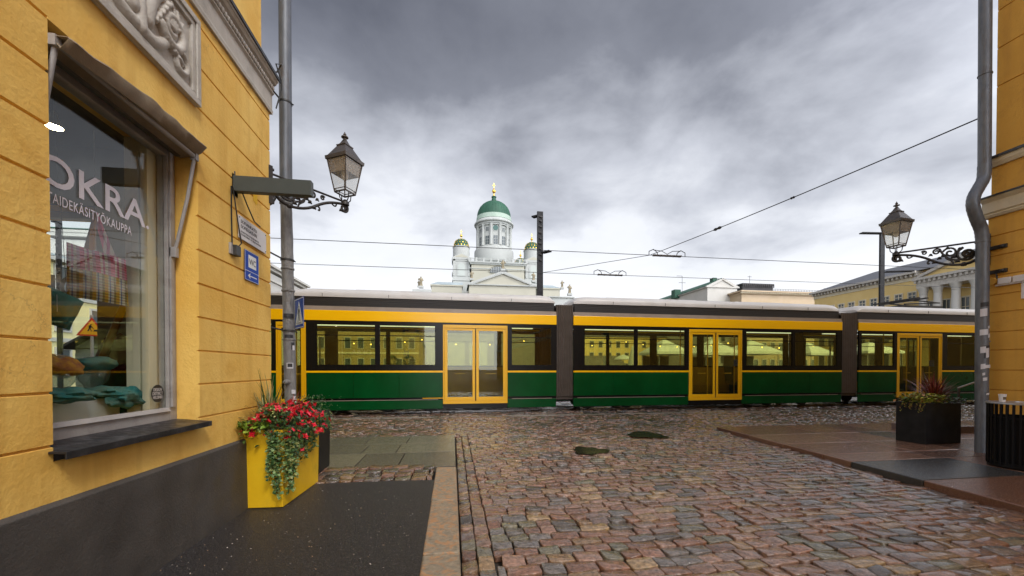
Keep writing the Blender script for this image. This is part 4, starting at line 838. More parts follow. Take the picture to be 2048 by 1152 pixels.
    def ringz(L_): 
        n_ = len(L_); vs = [p for r_, z_ in L_ for p in sq(r_, z_)]; fs = [(j*4+k, j*4+(k+1) % 4, j*4+4+(k+1) % 4, j*4+4+k) for j in range(n_-1) for k in range(4)]+[tuple((n_-1)*4+k for k in range(4))]
        rf.add(vs, fs)
    ringz([(r1-0.004, z1+0.012), (r1-.004, z1-0.004), (re, z1-0.006), (re+0.006, z1+0.035), (re-0.02, z1+0.04), (0.095, z2), (0.105, z2+0.004), (0.105, z2+0.016), (0.08, z2+0.022), (0.055, z2+0.05), (0.030, z2+0.09)])
    rf.lathe([(0.03, z2+0.088), (0.018, z2+0.10), (0.018, z2+0.115), (0.045, z2+0.125), (0.045, z2+0.135), (0.014, z2+0.148), (0.022, z2+0.165), (0.012, z2+0.18), (0.001, z2+0.205)], c, 12)
    ob('lantern_roof', rf, 'lamp_bronze', root, w=False, smooth=25)
    inner = MB(); vs = sq(r1-0.008, z1-0.008)+sq(0.168, z1-0.17); inner.add(vs, [(k, (k+1) % 4, 4+(k+1) % 4, 4+k) for k in range(4)]); ob('reflector', inner, 'lamp_reflector', root, w=False, fix=False)
    b = MB(); b.lathe([(0.001, z1-0.24), (0.03, z1-0.225), (0.05, z1-0.17), (0.045, z1-0.09), (0.03, z1-0.02), (0.03, z1)], c, 16); ob('bulb', b, 'lamp_bulb', root, w=False, smooth=60)
    for k in range(4):
        A, B = sq(r0+0.0005, z0+0.005), sq(r1-0.002, z1); k2 = (k+1) % 4
        nn_ = (A[k]+A[k2])/2-c; nn_.z = 0; nn_.normalize(); g_ = MB()
        q0 = [A[k], A[k2], B[k2], B[k]]; g_.hexa(q0, [p-nn_*0.003 for p in q0]); ob('pane', g_, 'lamp_glass', root, w=False)
    return root
zl = onD(688, 402, 5.17).z
lantern('wall_lantern', 'old glass lantern on a scrolled black iron bracket at the left building corner', (XL+0.0, YC+0.02, 0), R(45), 0.90, zl)
zr = onD(1790, 512, 7.25).z
lantern('wall_lantern', 'old glass lantern on a scrolled black iron bracket at the right building corner', (XR-0.02, YR+0.02, 0), R(135), 1.05, zr, -1)
pA, pB = onX(1985, 497, XR), onX(1985, 545, XR)
for p, lb in ((pA, 'upper black iron anchor plate on the deep yellow wall behind the right downpipe'), (pB, 'lower black iron anchor plate on the deep yellow wall behind the right downpipe')):
    m = MB(); m.box(XR-0.03, XR, p.y-0.18, YR+0.01, p.z-0.03, p.z+0.03); m.ball((XR-0.03, p.y-0.13, p.z), 0.028, 10, 6)
    if p is pB: m.tube([(XR-0.02, pB.y-0.05, pB.z), (XR-0.02, pB.y-0.07, pB.z-0.12)], 0.012, 6)
    tag(ob('wall_anchor', m, 'cast_iron', bevel=0.005), lb, 'anchor')
p = onX(1988, 563, XR); m = MB(); m.lathe([(0.055, 0), (0.055, 0.04)], (0, 0, 0), 20); m.v = [(XR-v[2], p.y+v[0], p.z+v[1]) for v in m.v]
tag(ob('junction_box', m, 'yellow_plaster_deep', bevel=0.004), 'round yellow-painted box on the deep yellow wall under the anchor plates', 'junction box')
# ------------------------------------------------------------------ crossing sign on the left pipe
cs = thing('crossing_sign', 'blue square pedestrian crossing sign fixed to the back of the left downpipe', 'sign', (PX+0.10, PY_+0.03, 1.905), R(-55))
W2, H2 = 0.19, 0.19
ob('plate', MB().box(-W2, W2, 0, 0.004, 0, 2*H2), 'sign_blue', cs, w=False, bevel=0.002)
m = MB(); t_ = 0.008
for (x0, x1, z0, z1) in ((-W2+t_, W2-t_, t_, 2*t_), (-W2+t_, W2-t_, 2*H2-2*t_, 2*H2-t_), (-W2+t_, -W2+2*t_, 2*t_, 2*H2-2*t_), (W2-2*t_, W2-t_, 2*t_, 2*H2-2*t_)): m.box(x0, x1, -0.001, 0, z0, z1)
m.prism([(-0.15, -0.001, 0.05), (0.15, -0.001, 0.05), (0.0, -0.001, 0.34)], (0, 0.001, 0)); ob('symbol', m, 'white_paint', cs, w=False)
m = MB(); D_ = (0, 0.001, 0); y_ = -0.0025
m.prism([(0.012*math.cos(a*0.63), y_, 0.268+0.014*math.sin(a*0.63)) for a in range(10)], D_)
m.prism([(-0.018, y_, 0.25), (0.018, y_, 0.25), (0.022, y_, 0.17), (-0.02, y_, 0.17)], D_)
m.prism([(-0.02, y_, 0.17), (0.004, y_, 0.17), (-0.03, y_, 0.08), (-0.052, y_, 0.08)], D_); m.prism([(0.004, y_, 0.17), (0.022, y_, 0.17), (0.05, y_, 0.09), (0.03, y_, 0.09)], D_)
m.prism([(-0.018, y_, 0.248), (-0.018, y_, 0.225), (-0.05, y_, 0.175), (-0.058, y_, 0.185)], D_); m.prism([(0.018, y_, 0.248), (0.018, y_, 0.225), (0.045, y_, 0.18), (0.052, y_, 0.19)], D_)
for k in range(4): m.prism([(-0.10+k*0.055, y_, 0.058), (-0.075+k*0.055, y_, 0.058), (-0.07+k*0.052, y_, 0.078), (-0.085+k*0.052, y_, 0.078)], D_)
ob('pictogram', m, 'ink_black', cs, w=False); ob('clamp', MB().box(-0.15, -0.10, 0.004, 0.02, 0.08, 0.12).box(-0.15, -0.10, 0.004, 0.02, 0.28, 0.31), 'dark_metal', cs, w=False)
# ------------------------------------------------------------------ planters
def planter(name, label, c, lx, ly, h, m, rz=0.0, flare=0.012):
    t_ = thing(name, label, 'planter', c, rz, 'tall box planters')
    a, b = lx/2, ly/2; mb = MB(); th = 0.022; f = flare
    o0 = [(-a, -b, 0), (a, -b, 0), (a, b, 0), (-a, b, 0)]; o1 = [(-a-f, -b-f, h), (a+f, -b-f, h), (a+f, b+f, h), (-a-f, b+f, h)]
    i1 = [(-a-f+th, -b-f+th, h), (a+f-th, -b-f+th, h), (a+f-th, b+f-th, h), (-a-f+th, b+f-th, h)]; i0 = [(x, y, h-0.1) for x, y, z in i1]
    vs = o0+o1+i1+i0; fs = [(3, 2, 1, 0)]+[(i, (i+1) % 4, (i+1) % 4+4, i+4) for i in range(4)]+[(i+4, (i+1) % 4+4, (i+1) % 4+8, i+8) for i in range(4)]+[(i+8, (i+1) % 4+8, (i+1) % 4+12, i+12) for i in range(4)]+[(12, 13, 14, 15)]
    mb.add(vs, fs); ob('box', mb, m, t_, w=False, bevel=0.006)
    ob('soil', MB().box(-a-f+th+.002, a+f-th-.002, -b-f+th+.002, b+f-th-.002, h-0.09, h-0.035), 'soil', t_, w=False); return t_
YPX, YPY, YPZ = -1.80, 4.685, 0.80
planter('planter', 'tall bright yellow metal planter full of red flowers, standing against the left building', (-1.85, YPY, 0.03), 0.42, 0.90, 0.77, 'planter_yellow', R(-3))
planter('planter', 'tall black planter half hidden behind the yellow one', (-1.98, 5.74, 0.03), 0.50, 0.46, 0.79, 'planter_black')
RPX, RPY = 8.66, 6.12
planter('planter', 'wide black planter with red grasses in front of the right building corner', (RPX, RPY, 0.06), 0.84, 0.46, 0.73, 'planter_black', R(3.4), 0.0)
GR = [(0.035, 0.09, 0.015), (0.05, 0.12, 0.02), (0.02, 0.06, 0.015), (0.08, 0.14, 0.03), (0.03, 0.075, 0.03)]
def leaves(mb, n, cfun, size, cols, rn, droop=0.2):
    for _ in range(n):
        p, d = cfun(rn); s = size*rn.uniform(0.6, 1.3); c = rn.choice(cols); f = rn.uniform(0.6, 1.3)
        mb.leaf(p, (d[0]+rn.uniform(-.6, .6), d[1]+rn.uniform(-.6, .6), d[2]+rn.uniform(-.6, .4)-droop), (rn.uniform(-.4, .4), rn.uniform(-.4, .4), 1), s, s*rn.uniform(0.5, 0.75), (c[0]*f, c[1]*f, c[2]*f))
def flower(mb, p, s, rn, cols):
    c = rn.choice(cols); n = rn.choice((4, 5)); ax = Vector((rn.uniform(-1, 1), rn.uniform(-1.2, 0.3), rn.uniform(-0.8, 0.8))).normalized(); a = ax.orthogonal(); b = ax.cross(a)
    for layer in (0, 1):
        for k in range(n):
            t = k*6.283/n+rn.uniform(-.2, .2)+layer*0.6; d = (a*math.cos(t)+b*math.sin(t))+ax*(0.5+layer*0.7); f = rn.uniform(0.75, 1.2)
            mb.leaf(p, d, ax, s*(1-0.3*layer), s*0.7, (c[0]*f, c[1]*f, c[2]*f), 0.3)
def blade(mb, p, d, ln, wd, col, curve=0.6, n=6):
    p = Vector(p); d = Vector(d).normalized(); side = d.cross(Vector((0, 0, 1))); side = side.normalized() if side.length > 0.05 else Vector((random.choice((-1, 1)), 0.3, 0)).normalized()
    pts = []; cur = p.copy(); dd_ = d.copy()
    for i in range(n+1): pts.append(cur.copy()); cur = cur+dd_*ln/n; dd_ = (dd_+Vector((d.x*0.15, d.y*0.15, -curve/n*(0.3+i/n)))).normalized()
    vs = []
    for i, q in enumerate(pts): w_ = wd*(1-(i/n)**2)*0.5+0.0004; vs += [q-side*w_, q+side*w_+Vector((0, 0, w_*0.4))]
    mb.add(vs, [(2*i, 2*i+1, 2*i+3, 2*i+2) for i in range(n)], col)
rn = random.Random(11)
RED = [(0.62, 0.012, 0.025), (0.75, 0.02, 0.05), (0.50, 0.008, 0.015), (0.80, 0.05, 0.09)]
Hh = 0.80
# red begonias spilling over the front and right side
fx_ = thing('flowering_plant', 'mass of red begonia flowers with green leaves spilling over the front of the yellow planter', 'plant', (-1.80, 4.5, Hh))
lm, fm, smm = MB(), MB(), MB()
def beg(r):
    y = r.uniform(4.2, 5.15); x = r.uniform(-2.0, -1.5)
    e_ = max(0, abs(x+1.80)-0.08); z = Hh+0.20*(1-((x+1.80)/0.36)**2)*r.random()**0.5+0.02
    if x > -1.66: z -= (x+1.66)*1.3*r.random()+0.02
    if y < 4.3: z -= r.random()*0.14
    if x < -1.86 and y < 4.5: z -= 0.06
    return Vector((x, y-(0.07*r.random() if y < 4.3 else 0), z)), ((x+1.80)*1.5, -0.5, 0.3)
leaves(lm, 1300, beg, 0.052, GR, rn, 0.3)
for _ in range(250):
    p, d = beg(rn)
    if rn.random() < 0.16: continue
    flower(fm, p+Vector((0.035 if p.x > -1.7 else 0, -0.035, 0.02)), rn.uniform(0.026, 0.046), rn, RED)
for _ in range(40):
    p, d = beg(rn); smm.tube([(-1.80+rn.uniform(-.1, .1), p.y, Hh-0.03), ((p.x-1.80)/2, p.y, max(Hh+.05, p.z+.02)), p], 0.003, 4, (0.06, 0.08, 0.02))
ob('leaves', lm, 'foliage', fx_, fix=False); ob('flowers', fm, 'petals', fx_, fix=False); ob('stems', smm, 'foliage', fx_)
for v in (0,):
    tv = thing('trailing_plant', 'green trailing creeper hanging down the front corner of the yellow planter', 'plant', (-1.64, 4.23, Hh))
    lm, smm = MB(), MB()
    for k in range(46):
        t_ = rn.random(); 
        if k < 32: x, y = -1.615+rn.uniform(0, 0.04), 4.22+rn.random()**1.4*0.75
        else: x, y = rn.uniform(-1.80, -1.62), 4.19-rn.uniform(0, 0.03)
        ln_ = (0.58 if abs(y-4.26) < 0.12 else 0.36)*rn.uniform(0.5, 1.1); pts = [Vector((x-0.03, y, Hh+0.02))]
        q = Vector((x, y, Hh))
        while Hh-q.z < ln_: q = q+Vector((rn.uniform(-.006, .006), rn.uniform(-.008, .008), -0.022)); pts.append(q.copy())
        smm.tube(pts, 0.0018, 4, (0.05, 0.07, 0.02))
        for q in pts[1:]:
            for _ in range(2):
                if rn.random() < 0.82:
                    c = rn.choice([(0.07, 0.15, 0.04), (0.12, 0.22, 0.06), (0.20, 0.31, 0.11), (0.035, 0.09, 0.025), (0.24, 0.25, 0.06)]); d = (rn.uniform(-1, 1), rn.uniform(-1, .5), rn.uniform(-.7, .3)); s = rn.uniform(0.026, 0.044)
                    lm.leaf(q, d, (rn.uniform(-.3, .8), -0.5, 0.7), s, s*0.95, c)
    ob('leaves', lm, 'foliage', tv, fix=False); ob('stems', smm, 'foliage', tv)
pg = thing('variegated_plant', 'pale yellow-green variegated plant in the middle of the yellow planter', 'plant', (-1.80, 4.45, Hh)); lm = MB()
leaves(lm, 520, lambda r: (Vector((-1.79+r.gauss(0, .055), 4.36+r.gauss(0, .07), Hh+0.12+r.uniform(0, .10))), (0, -.6, .5)), 0.030, [(0.34, 0.40, 0.12), (0.45, 0.48, 0.20), (0.18, 0.30, 0.07)], rn); ob('leaves', lm, 'foliage', pg, fix=False)
pg = thing('lime_plant', 'lime green leafy plant at the front left corner of the yellow planter', 'plant', (-1.97, 4.3, Hh)); lm = MB()
leaves(lm, 300, lambda r: (Vector((-2.02+r.uniform(0, .26), 4.26+r.gauss(0, .07), Hh+r.uniform(0, .09))), (-.2, -.6, .4)), 0.065, [(0.20, 0.30, 0.02), (0.14, 0.24, 0.03), (0.28, 0.36, 0.04)], rn); ob('leaves', lm, 'foliage', pg, fix=False)
sg = thing('spiky_grass', 'tall fan of green and red-tipped spiky blades rising from the yellow planter', 'plant', (-1.88, 4.55, Hh)); lm = MB()
for _ in range(46):
    a = rn.uniform(0, 6.283); k = rn.uniform(0.1, 0.55); blade(lm, (-1.90+rn.gauss(0, .02), 4.52+rn.gauss(0, .03), Hh+0.05), (k*math.cos(a), k*math.sin(a), 1), rn.uniform(0.3, 0.58), 0.013, rn.choice([(0.12, 0.17, 0.05), (0.20, 0.22, 0.07), (0.07, 0.11, 0.03), (0.26, 0.20, 0.09)]), 0.5)
for _ in range(14): blade(lm, (-1.93, 4.42, Hh+0.06), (rn.uniform(-0.9, 0.1), rn.uniform(-1, 0.1), rn.uniform(0.3, 0.8)), rn.uniform(0.4, 0.62), 0.006, (0.10, 0.10, 0.04), 1.1, 9)
ob('blades', lm, 'foliage', sg, fix=False)
def redgrass(lab, c, n, h, rnn):
    t_ = thing('red_grass', lab, 'plant', c); lm = MB()
    for _ in range(n):
        a = rnn.uniform(0, 6.283); k = rnn.uniform(0.1, 0.8); blade(lm, (c[0]+rnn.gauss(0, .03), c[1]+rnn.gauss(0, .03), c[2]), (k*math.cos(a), k*math.sin(a), 1), rnn.uniform(0.55, 1)*h, 0.016, rnn.choice([(0.22, 0.02, 0.02), (0.30, 0.045, 0.03), (0.14, 0.015, 0.02), (0.38, 0.12, 0.06), (0.09, 0.03, 0.015)]), 0.9)
    ob('blades', lm, 'foliage', t_, fix=False)
redgrass('dark red grass blades standing behind the flowers in the yellow planter', (-1.78, 4.86, Hh), 20, 0.46, rn)
bk = thing('leafy_plant', 'green leafy plant growing in the black planter behind the yellow one', 'plant', (-1.9, 5.7, 0.8)); lm = MB()
leaves(lm, 700, lambda r: (Vector((-1.93+r.gauss(0, .15), 5.68+r.gauss(0, .13), 0.82+r.random()**1.5*0.22)), (r.uniform(-1, 1), r.uniform(-1, 1), .6)), 0.03, GR+[(0.13, 0.19, 0.03)], rn)
for _ in range(16):
    q = Vector((-1.70+rn.uniform(-0.02, 0.03), 5.7+rn.uniform(-.25, .2), 0.83))
    for _ in range(rn.randint(5, 14)): q = q+Vector((rn.uniform(0, .008), rn.uniform(-.01, .01), -0.02)); lm.leaf(q, (rn.uniform(-1, 1), -1, -.3), (0, 0, 1), 0.028, 0.02, rn.choice(GR+[(0.2, 0.24, 0.04)]))
ob('leaves', lm, 'foliage', bk, fix=False)
# right planter
redgrass('spray of dark red grass standing on the right side of the wide black planter', (RPX+0.12, RPY, 0.78), 230, 0.62, rn)
yp = thing('golden_plant', 'yellow-green leafy plant on the left side of the wide black planter', 'plant', (RPX-0.2, RPY, 0.78)); lm = MB()
leaves(lm, 900, lambda r: (Vector((RPX-0.20+r.uniform(-.26, .22), RPY+r.uniform(-.3, .22), 0.79+r.random()*0.15)), (r.uniform(-1, 1), r.uniform(-1, .5), .5)), 0.055, [(0.30, 0.33, 0.02), (0.20, 0.27, 0.02), (0.42, 0.38, 0.03), (0.08, 0.14, 0.02), (0.40, 0.18, 0.05)], rn)
for _ in range(10):
    q = Vector((RPX-0.45, RPY+rn.uniform(-.3, .1), 0.80))
    for _ in range(rn.randint(3, 8)): q = q+Vector((rn.uniform(-.012, .002), rn.uniform(-.01, .01), -0.02)); lm.leaf(q, (rn.uniform(-1, 1), -1, -.3), (0, 0, 1), 0.035, 0.025, rn.choice([(0.42, 0.38, 0.03), (0.45, 0.2, 0.04)]))
ob('leaves', lm, 'foliage', yp, fix=False)
gp = thing('leafy_plant', 'dark green leafy plant under the red grass in the wide black planter', 'plant', (RPX+0.15, RPY, 0.78)); lm = MB()
leaves(lm, 500, lambda r: (Vector((RPX+0.2+r.uniform(-.22, .22), RPY+r.uniform(-.3, .22), 0.78+r.random()*0.10)), (r.uniform(-1, 1), r.uniform(-1, .5), .5)), 0.05, GR+[(0.10, 0.02, 0.02)], rn); ob('leaves', lm, 'foliage', gp, fix=False)
# ------------------------------------------------------------------ litter bin and cup
bx_, by_ = 7.65, 4.30; BR = 0.335
bn = thing('litter_bin', 'round black slatted litter bin with a grey rim at the right edge', 'bin', (bx_, by_, 0.062))
m = MB(); m.lathe([(BR-0.03, 0), (BR-0.01, 0.02), (BR-0.01, 0.06), (BR-0.035, 0.07)], (bx_, by_, 0.062), 40); ob('base', m, 'bin_black', bn, smooth=40)
for z0, z1 in ((0.11, 0.135), (0.725, 0.75)): ob('hoop', MB().lathe([(BR-0.022, z0), (BR-0.012, z0), (BR-0.012, z1), (BR-0.022, z1), (BR-0.022, z0)], (bx_, by_, 0), 40), 'bin_black', bn, smooth=40)
m = MB(); m.lathe([(BR-0.05, 0.07), (BR-0.05, 0.76), (BR-0.055, 0.76), (BR-0.055, 0.08)], (bx_, by_, 0), 40); ob('liner', m, 'bin_black', bn, smooth=40)
m = MB(); ns = 34
for k in range(ns):
    a = 2*math.pi*k/ns+0.05; Mx = Matrix.Translation((bx_, by_, 0)) @ Matrix.Rotation(a, 4, 'Z'); m.box(BR-0.012, BR, -0.011, 0.011, 0.10, 0.925, Mx)
ob('slats', m, 'bin_black', bn, bevel=0.003)
ob('rim', MB().lathe([(BR-0.02, 0.925), (BR+0.012, 0.925), (BR+0.014, 0.935), (BR+0.008, 0.947), (0.14, 0.952), (0.135, 0.94), (0.135, 0.93), (BR-0.02, 0.925)], (bx_, by_, 0), 40), 'bin_rim', bn, smooth=40)
cp_ = onD(2017, 806, 1); cz = 0.953; dcp = onZ(2017, 803, cz); dcp = Vector((bx_+(dcp.x-bx_)*0.9, by_+(dcp.y-by_)*0.9, cz)); ccx = bx_-0.0; 
t_ = thing('paper_cup', 'small white paper cup with a dark print left standing on the litter bin rim', 'cup', (bx_-0.24, by_+0.08, cz))
cc = (bx_-0.24, by_+0.08, cz); ob('cup', MB().lathe([(0.028, 0), (0.038, 0.10), (0.041, 0.102), (0.038, 0.104), (0.034, 0.10), (0.026, 0.004), (0.001, 0.004)], cc, 20), 'cup_paper', t_, smooth=50)
ob('print', MB().lathe([(0.0325, 0.03), (0.0365, 0.07), (0.036, 0.07), (0.032, 0.03)], cc, 16, R(-140), R(-60)), 'cup_dark', t_)
# handrail by the right corner
p0, p1 = onY(1916, 776, 6.9), onY(1955, 763, 6.9)
hr = thing('handrail', 'thin grey metal handrail behind the wide black planter', 'handrail', (p0.x, 6.9, 0.06))
ob('rail', MB().tube([p0, p1, p1+Vector((1.2, 0, 0.35))], 0.018, 10), 'old_grey_paint', hr, smooth=50); ob('post', MB().cyl(p0+Vector((0.02, 0, 0)), (p0.x+0.02, 6.9, 0.0), 0.02, 10), 'dark_metal', hr, smooth=50)
ob('post', MB().cyl(p1+Vector((1.18, 0, 0.34)), (p1.x+1.18, 6.9, 0.0), 0.02, 10), 'dark_metal', hr, smooth=50)
tag(ob('door_step', MB().box(XR+1.15, XR+2.4, YR+1.6, YR+2.3, 0.05, 0.20, col=(0.2, 0.15, 0.14)), 'wet_slab', bevel=0.01), 'low granite step behind the right downpipe', 'step')
# ------------------------------------------------------------------ tram
T0 = onZ(886, HY+797*EYE/12.4*1.0, 0.0); TA = R(1.2)
P0 = onD(886, HY, 12.4); P0.z = 0
TD = Vector((math.cos(TA), math.sin(TA), 0)); TN = Vector((-math.sin(TA), math.cos(TA), 0))
def ts(px):
    d = ray(px, HY); k = P0.dot(TN)/d.dot(TN); return (d*k-P0).dot(TD)
tram = thing('tram', 'long green and yellow articulated tram with grey-white roof passing along the cross street', 'tram', P0, TA)
def T(name, mb, m, parent=tram, **k): return ob(name, mb, m, parent, w=False, **k)
TW = 2.4; ZW0, ZW1 = 1.50, 2.76
SN = ts(541)-1.6      # nose tip
def side_band(y, s0, s1, wins, doors, near):
    """one side of a module. y: plane of the skin, thickness goes inwards"""
    o, i_ = (y, y+0.05) if near else (y-0.05, y)
    ya, yb = (o, i_)
    prot = -0.004 if near else 0.004
    segs = []; x = s0
    for a, b in sorted(doors): segs.append((x, a)); x = b
    segs.append((x, s1))
    for a, b in segs:
        np_ = max(1, round((b-a)/1.45))
        for j in range(np_): T('side_panel', MB().box(a+0.004+(b-a-.004)*j/np_, a+(b-a-.004)*(j+1)/np_, ya, yb, 0.52, 1.29), 'tram_green', bevel=0.006)
        T('yellow_stripe', MB().box(a+0.004, b-0.004, ya+prot, yb, 1.293, 1.347), 'tram_yellow')
        T('skirt', MB().box(a+0.004, b-0.004, ya+(0.02 if near else 0), yb, 0.16, 0.44), 'tram_green', bevel=0.01)
        T('skirt_gap', MB().box(a, b, ya+(0.035 if near else 0), yb, 0.445, 0.515), 'tram_black')
        if b-a > 1.2 and near: T('trim_line', MB().box(a+0.15, b-0.15, ya+0.01, yb, 0.442, 0.456), 'tram_trim')
    # black glazing band with openings
    runs = []; x = s0
    for a, b in sorted(doors): runs.append((x, a)); x = b
    runs.append((x, s1))
    for r0, r1 in runs:
        if r1-r0 < 0.02: continue
        m = MB(); x = r0; m.box(r0, r1, ya, yb, 1.35, ZW0).box(r0, r1, ya, yb, ZW1, 2.84)
        for a, b in sorted(wins):
            if a < r0-0.01 or b > r1+0.01: continue
            if a-x > 0.01: m.box(x, a, ya, yb, ZW0, ZW1)
            x = b
        if r1-x > 0.01: m.box(x, r1, ya, yb, ZW0, ZW1)
        T('window_band', m, 'tram_black')
    for a, b in wins:
        f = MB(); e = 0.03
        for (c0, c1, c2, c3) in ((a, b, ZW0, ZW0+e), (a, b, ZW1-e, ZW1), (a, a+e, ZW0+e, ZW1-e), (b-e, b, ZW0+e, ZW1-e)): f.box(c0, c1, ya+0.006, yb-0.006, c2, c3)
        if b-a > 1.1: f.box(a+e, b-e, ya+0.008, yb-0.008, 2.40, 2.425)
        wf_ = T('window', f, 'tram_black'); T('pane', MB().box(a+e, b-e, ya+0.018, ya+0.024, ZW0+e, ZW1-e), 'tram_glass', wf_)
    for a, b in doors:
        mid = (a+b)/2; top, bot = 2.78, 0.31; f = MB()
        f.box(a, b, ya-0.001, yb, bot, bot+0.085).box(a, b, ya-0.001, yb, top-0.10, top); f.box(a, a+0.04, ya-.001, yb, bot+.085, top-.1).box(b-0.04, b, ya-.001, yb, bot+.085, top-.1)
        fr_ = T('door_frame', f, 'tram_door', bevel=0.004)
        T('header', MB().box(a, b, ya+0.005, yb, top+0.002, 2.84), 'tram_black', fr_); T('threshold', MB().box(a, b, ya+0.02, yb, 0.16, bot-0.005), 'tram_black', fr_)
        for q0, q1 in ((a+0.045, mid-0.005), (mid+0.005, b-0.045)):
            d = MB(); e = 0.095; z0, z1 = bot+0.09, top-0.105
            for (c0, c1, c2, c3) in ((q0, q1, z0, z0+0.12), (q0, q1, z1-0.07, z1), (q0, q0+e, z0+.12, z1-.07), (q1-e, q1, z0+.12, z1-.07)): d.box(c0, c1, ya+0.012, yb-0.006, c2, c3)
            dd = T('door', d, 'tram_door', bevel=0.004); T('pane', MB().box(q0+e, q1-e, ya+0.022, ya+0.028, z0+.12, z1-.07), 'tram_glass', dd)
            T('seal', MB().box(q1-0.012 if q1 < mid else q0, q1 if q1 < mid else q0+0.012, ya+0.004, ya+0.011, z0, z1), 'rubber', dd)
            T('door_rail', MB().tube([((q0+q1)/2-0.16, ya+0.07, 1.25), ((q0+q1)/2+0.16, ya+0.07, 1.25)], 0.014, 8), 'grab_yellow', dd)
def module(s0, s1, wins, doors, nose=False):
    side_band(0.0, s0, s1, wins, doors, True)
    fw = sorted(wins)+[]                                  # far side: windows only
    fx2 = [(a, b) for a, b in wins]+[(a+0.1, b-0.1) for a, b in doors]
    side_band(TW, s0, s1, fx2, [], False)
    T('fascia', MB().box(s0, s1, -0.004, 0.046, 2.843, 3.15), 'tram_yellow', bevel=0.008); T('fascia', MB().box(s0, s1, TW-0.046, TW+0.004, 2.843, 3.15), 'tram_yellow', bevel=0.008)
    m = MB()
    for k in range(3): m.box(s0, s1, 0.01+0.012*k, TW-0.01-0.012*k, 3.153+0.042*k, 3.19+0.042*k)
    T('roof_rail', m, 'tram_trim')
    g_ = MB()
    for k in range(5): g_.box(s0+0.06, s1-0.06, 0.085, TW-0.085, 3.285+0.052*k, 3.325+0.052*k)
    g_.box(s0+0.05, s1-0.05, 0.11, TW-0.11, 3.278, 3.56); T('roof_grille', g_, 'tram_grille')
    prof = [(0.06, 3.555), (0.06, 3.66), (0.10, 3.74), (0.2, 3.81), (0.45, 3.855), (1.2, 3.87), (TW-0.45, 3.855), (TW-0.2, 3.81), (TW-0.10, 3.74), (TW-0.06, 3.66), (TW-0.06, 3.555)]
    rf = MB(); st_ = []
    def sect(s, dz, k=1.0): return [Vector((s, TW/2+(y-TW/2)*k, 3.555+(z-3.555)*dz)) for y, z in prof]
    secs = [sect(s0+0.03, 0.35, 0.97), sect(s0+0.18, 0.85), sect(s0+0.5, 1.0)] if not nose else [sect(s0-0.1, -0.9, 0.8), sect(s0+0.7, 0.05, 0.93), sect(s0+1.5, 0.45, 0.97), sect(s0+2.1, 0.80, 1), sect(s0+2.7, 1.0)]
    secs += [sect(s1-0.5, 1.0), sect(s1-0.18, 0.85), sect(s1-0.03, 0.35, 0.97)]
    n_ = len(prof); vs = [p for s in secs for p in s]; fs = [(j*n_+k, j*n_+k+1, (j+1)*n_+k+1, (j+1)*n_+k) for j in range(len(secs)-1) for k in range(n_-1)]+[tuple(range(n_)), tuple((len(secs)-1)*n_+k for k in range(n_))]+[(j*n_, (j+1)*n_, (j+1)*n_+n_-1, j*n_+n_-1) for j in range(len(secs)-1)]
    rf.add(vs, fs); T('roof', rf, 'tram_roof', smooth=35)
    jl = MB(); q = s0+(3.0 if nose else 1.4)
    while q < s1-0.8: jl.box(q, q+0.012, 0.052, 0.06, 3.57, 3.66); q += 1.9
    T('roof_joint', jl, 'tram_grille')
    T('inner_lining', MB().box(s0, s1, TW-.075, TW-.056, .42, 1.47), 'tram_lining'); T('ceiling', MB().box(s0, s1, 0.055, TW-0.055, 2.90, 2.94), 'tram_inside'); T('floor', MB().box(s0, s1, 0.055, TW-0.055, 0.34, 0.40), 'rubber')
    T('ceiling_lamp', MB().box(s0+0.4, s1-0.4, 0.55, 0.67, 2.875, 2.898).box(s0+0.4, s1-0.4, TW-0.67, TW-0.55, 2.875, 2.898), 'tram_lamp')
    rr_ = random.Random(int(s0*10)); x = s0+0.7
    while x < s1-0.9:
        if not any(a-0.3 < x < b+0.2 for a, b in doors):
            for yy in (0.12, TW-0.62):
                st = MB(); st.box(x, x+0.45, yy, yy+0.5, 0.80, 0.88); st.prism([(x-0.02, yy, 0.86), (x+0.06, yy, 0.86), (x-0.02, yy, 1.52), (x-0.08, yy, 1.52)], (0, 0.5, 0)); st.box(x+0.1, x+0.3, yy+0.1, yy+0.4, 0.4, 0.8)
                T('seat', st, 'seat_cloth', bevel=0.02)
        x += 0.95
    for a, b in doors:
        for q in (a-0.05, (a+b)/2, b+0.05): T('grab_pole', MB().cyl((q, 0.45, 0.4), (q, 0.45, 2.9), 0.018, 8), 'grab_yellow', smooth=60)
    if doors:
        a, b = doors[-1]; T('ticket_reader', MB().box(b+0.02, b+0.16, 0.36, 0.44, 1.5, 1.75), 'sign_blue', bevel=0.01)
def W(*p): return [(ts(a), ts(b)) for a, b in zip(p[::2], p[1::2])]
module(SN, ts(1113), [(SN+0.2, ts(545))]+W(632, 752, 758, 872, 1022, 1104), W(552, 612, 886, 1015), nose=True)
module(ts(1147), ts(1684), W(1168, 1270, 1274, 1371, 1491, 1585, 1589, 1674), W(1378, 1484))
module(ts(1717), ts(1717)+8.6, W(1722, 1788, 1893, 1965)+[(ts(1717)+5.6, ts(1717)+6.9)], W(1794, 1884), nose=False)
T('front_end', MB().hexa([(SN-0.9, 0.3, 0.3), (SN, 0.0, 0.16), (SN, TW, 0.16), (SN-0.9, TW-0.3, 0.3)], [(SN-0.35, 0.35, 3.2), (SN, 0.02, 3.45), (SN, TW-0.02, 3.45), (SN-0.35, TW-0.35, 3.2)]), 'tram_green', bevel=0.08, seg=3)
E_ = ts(1717)+8.6
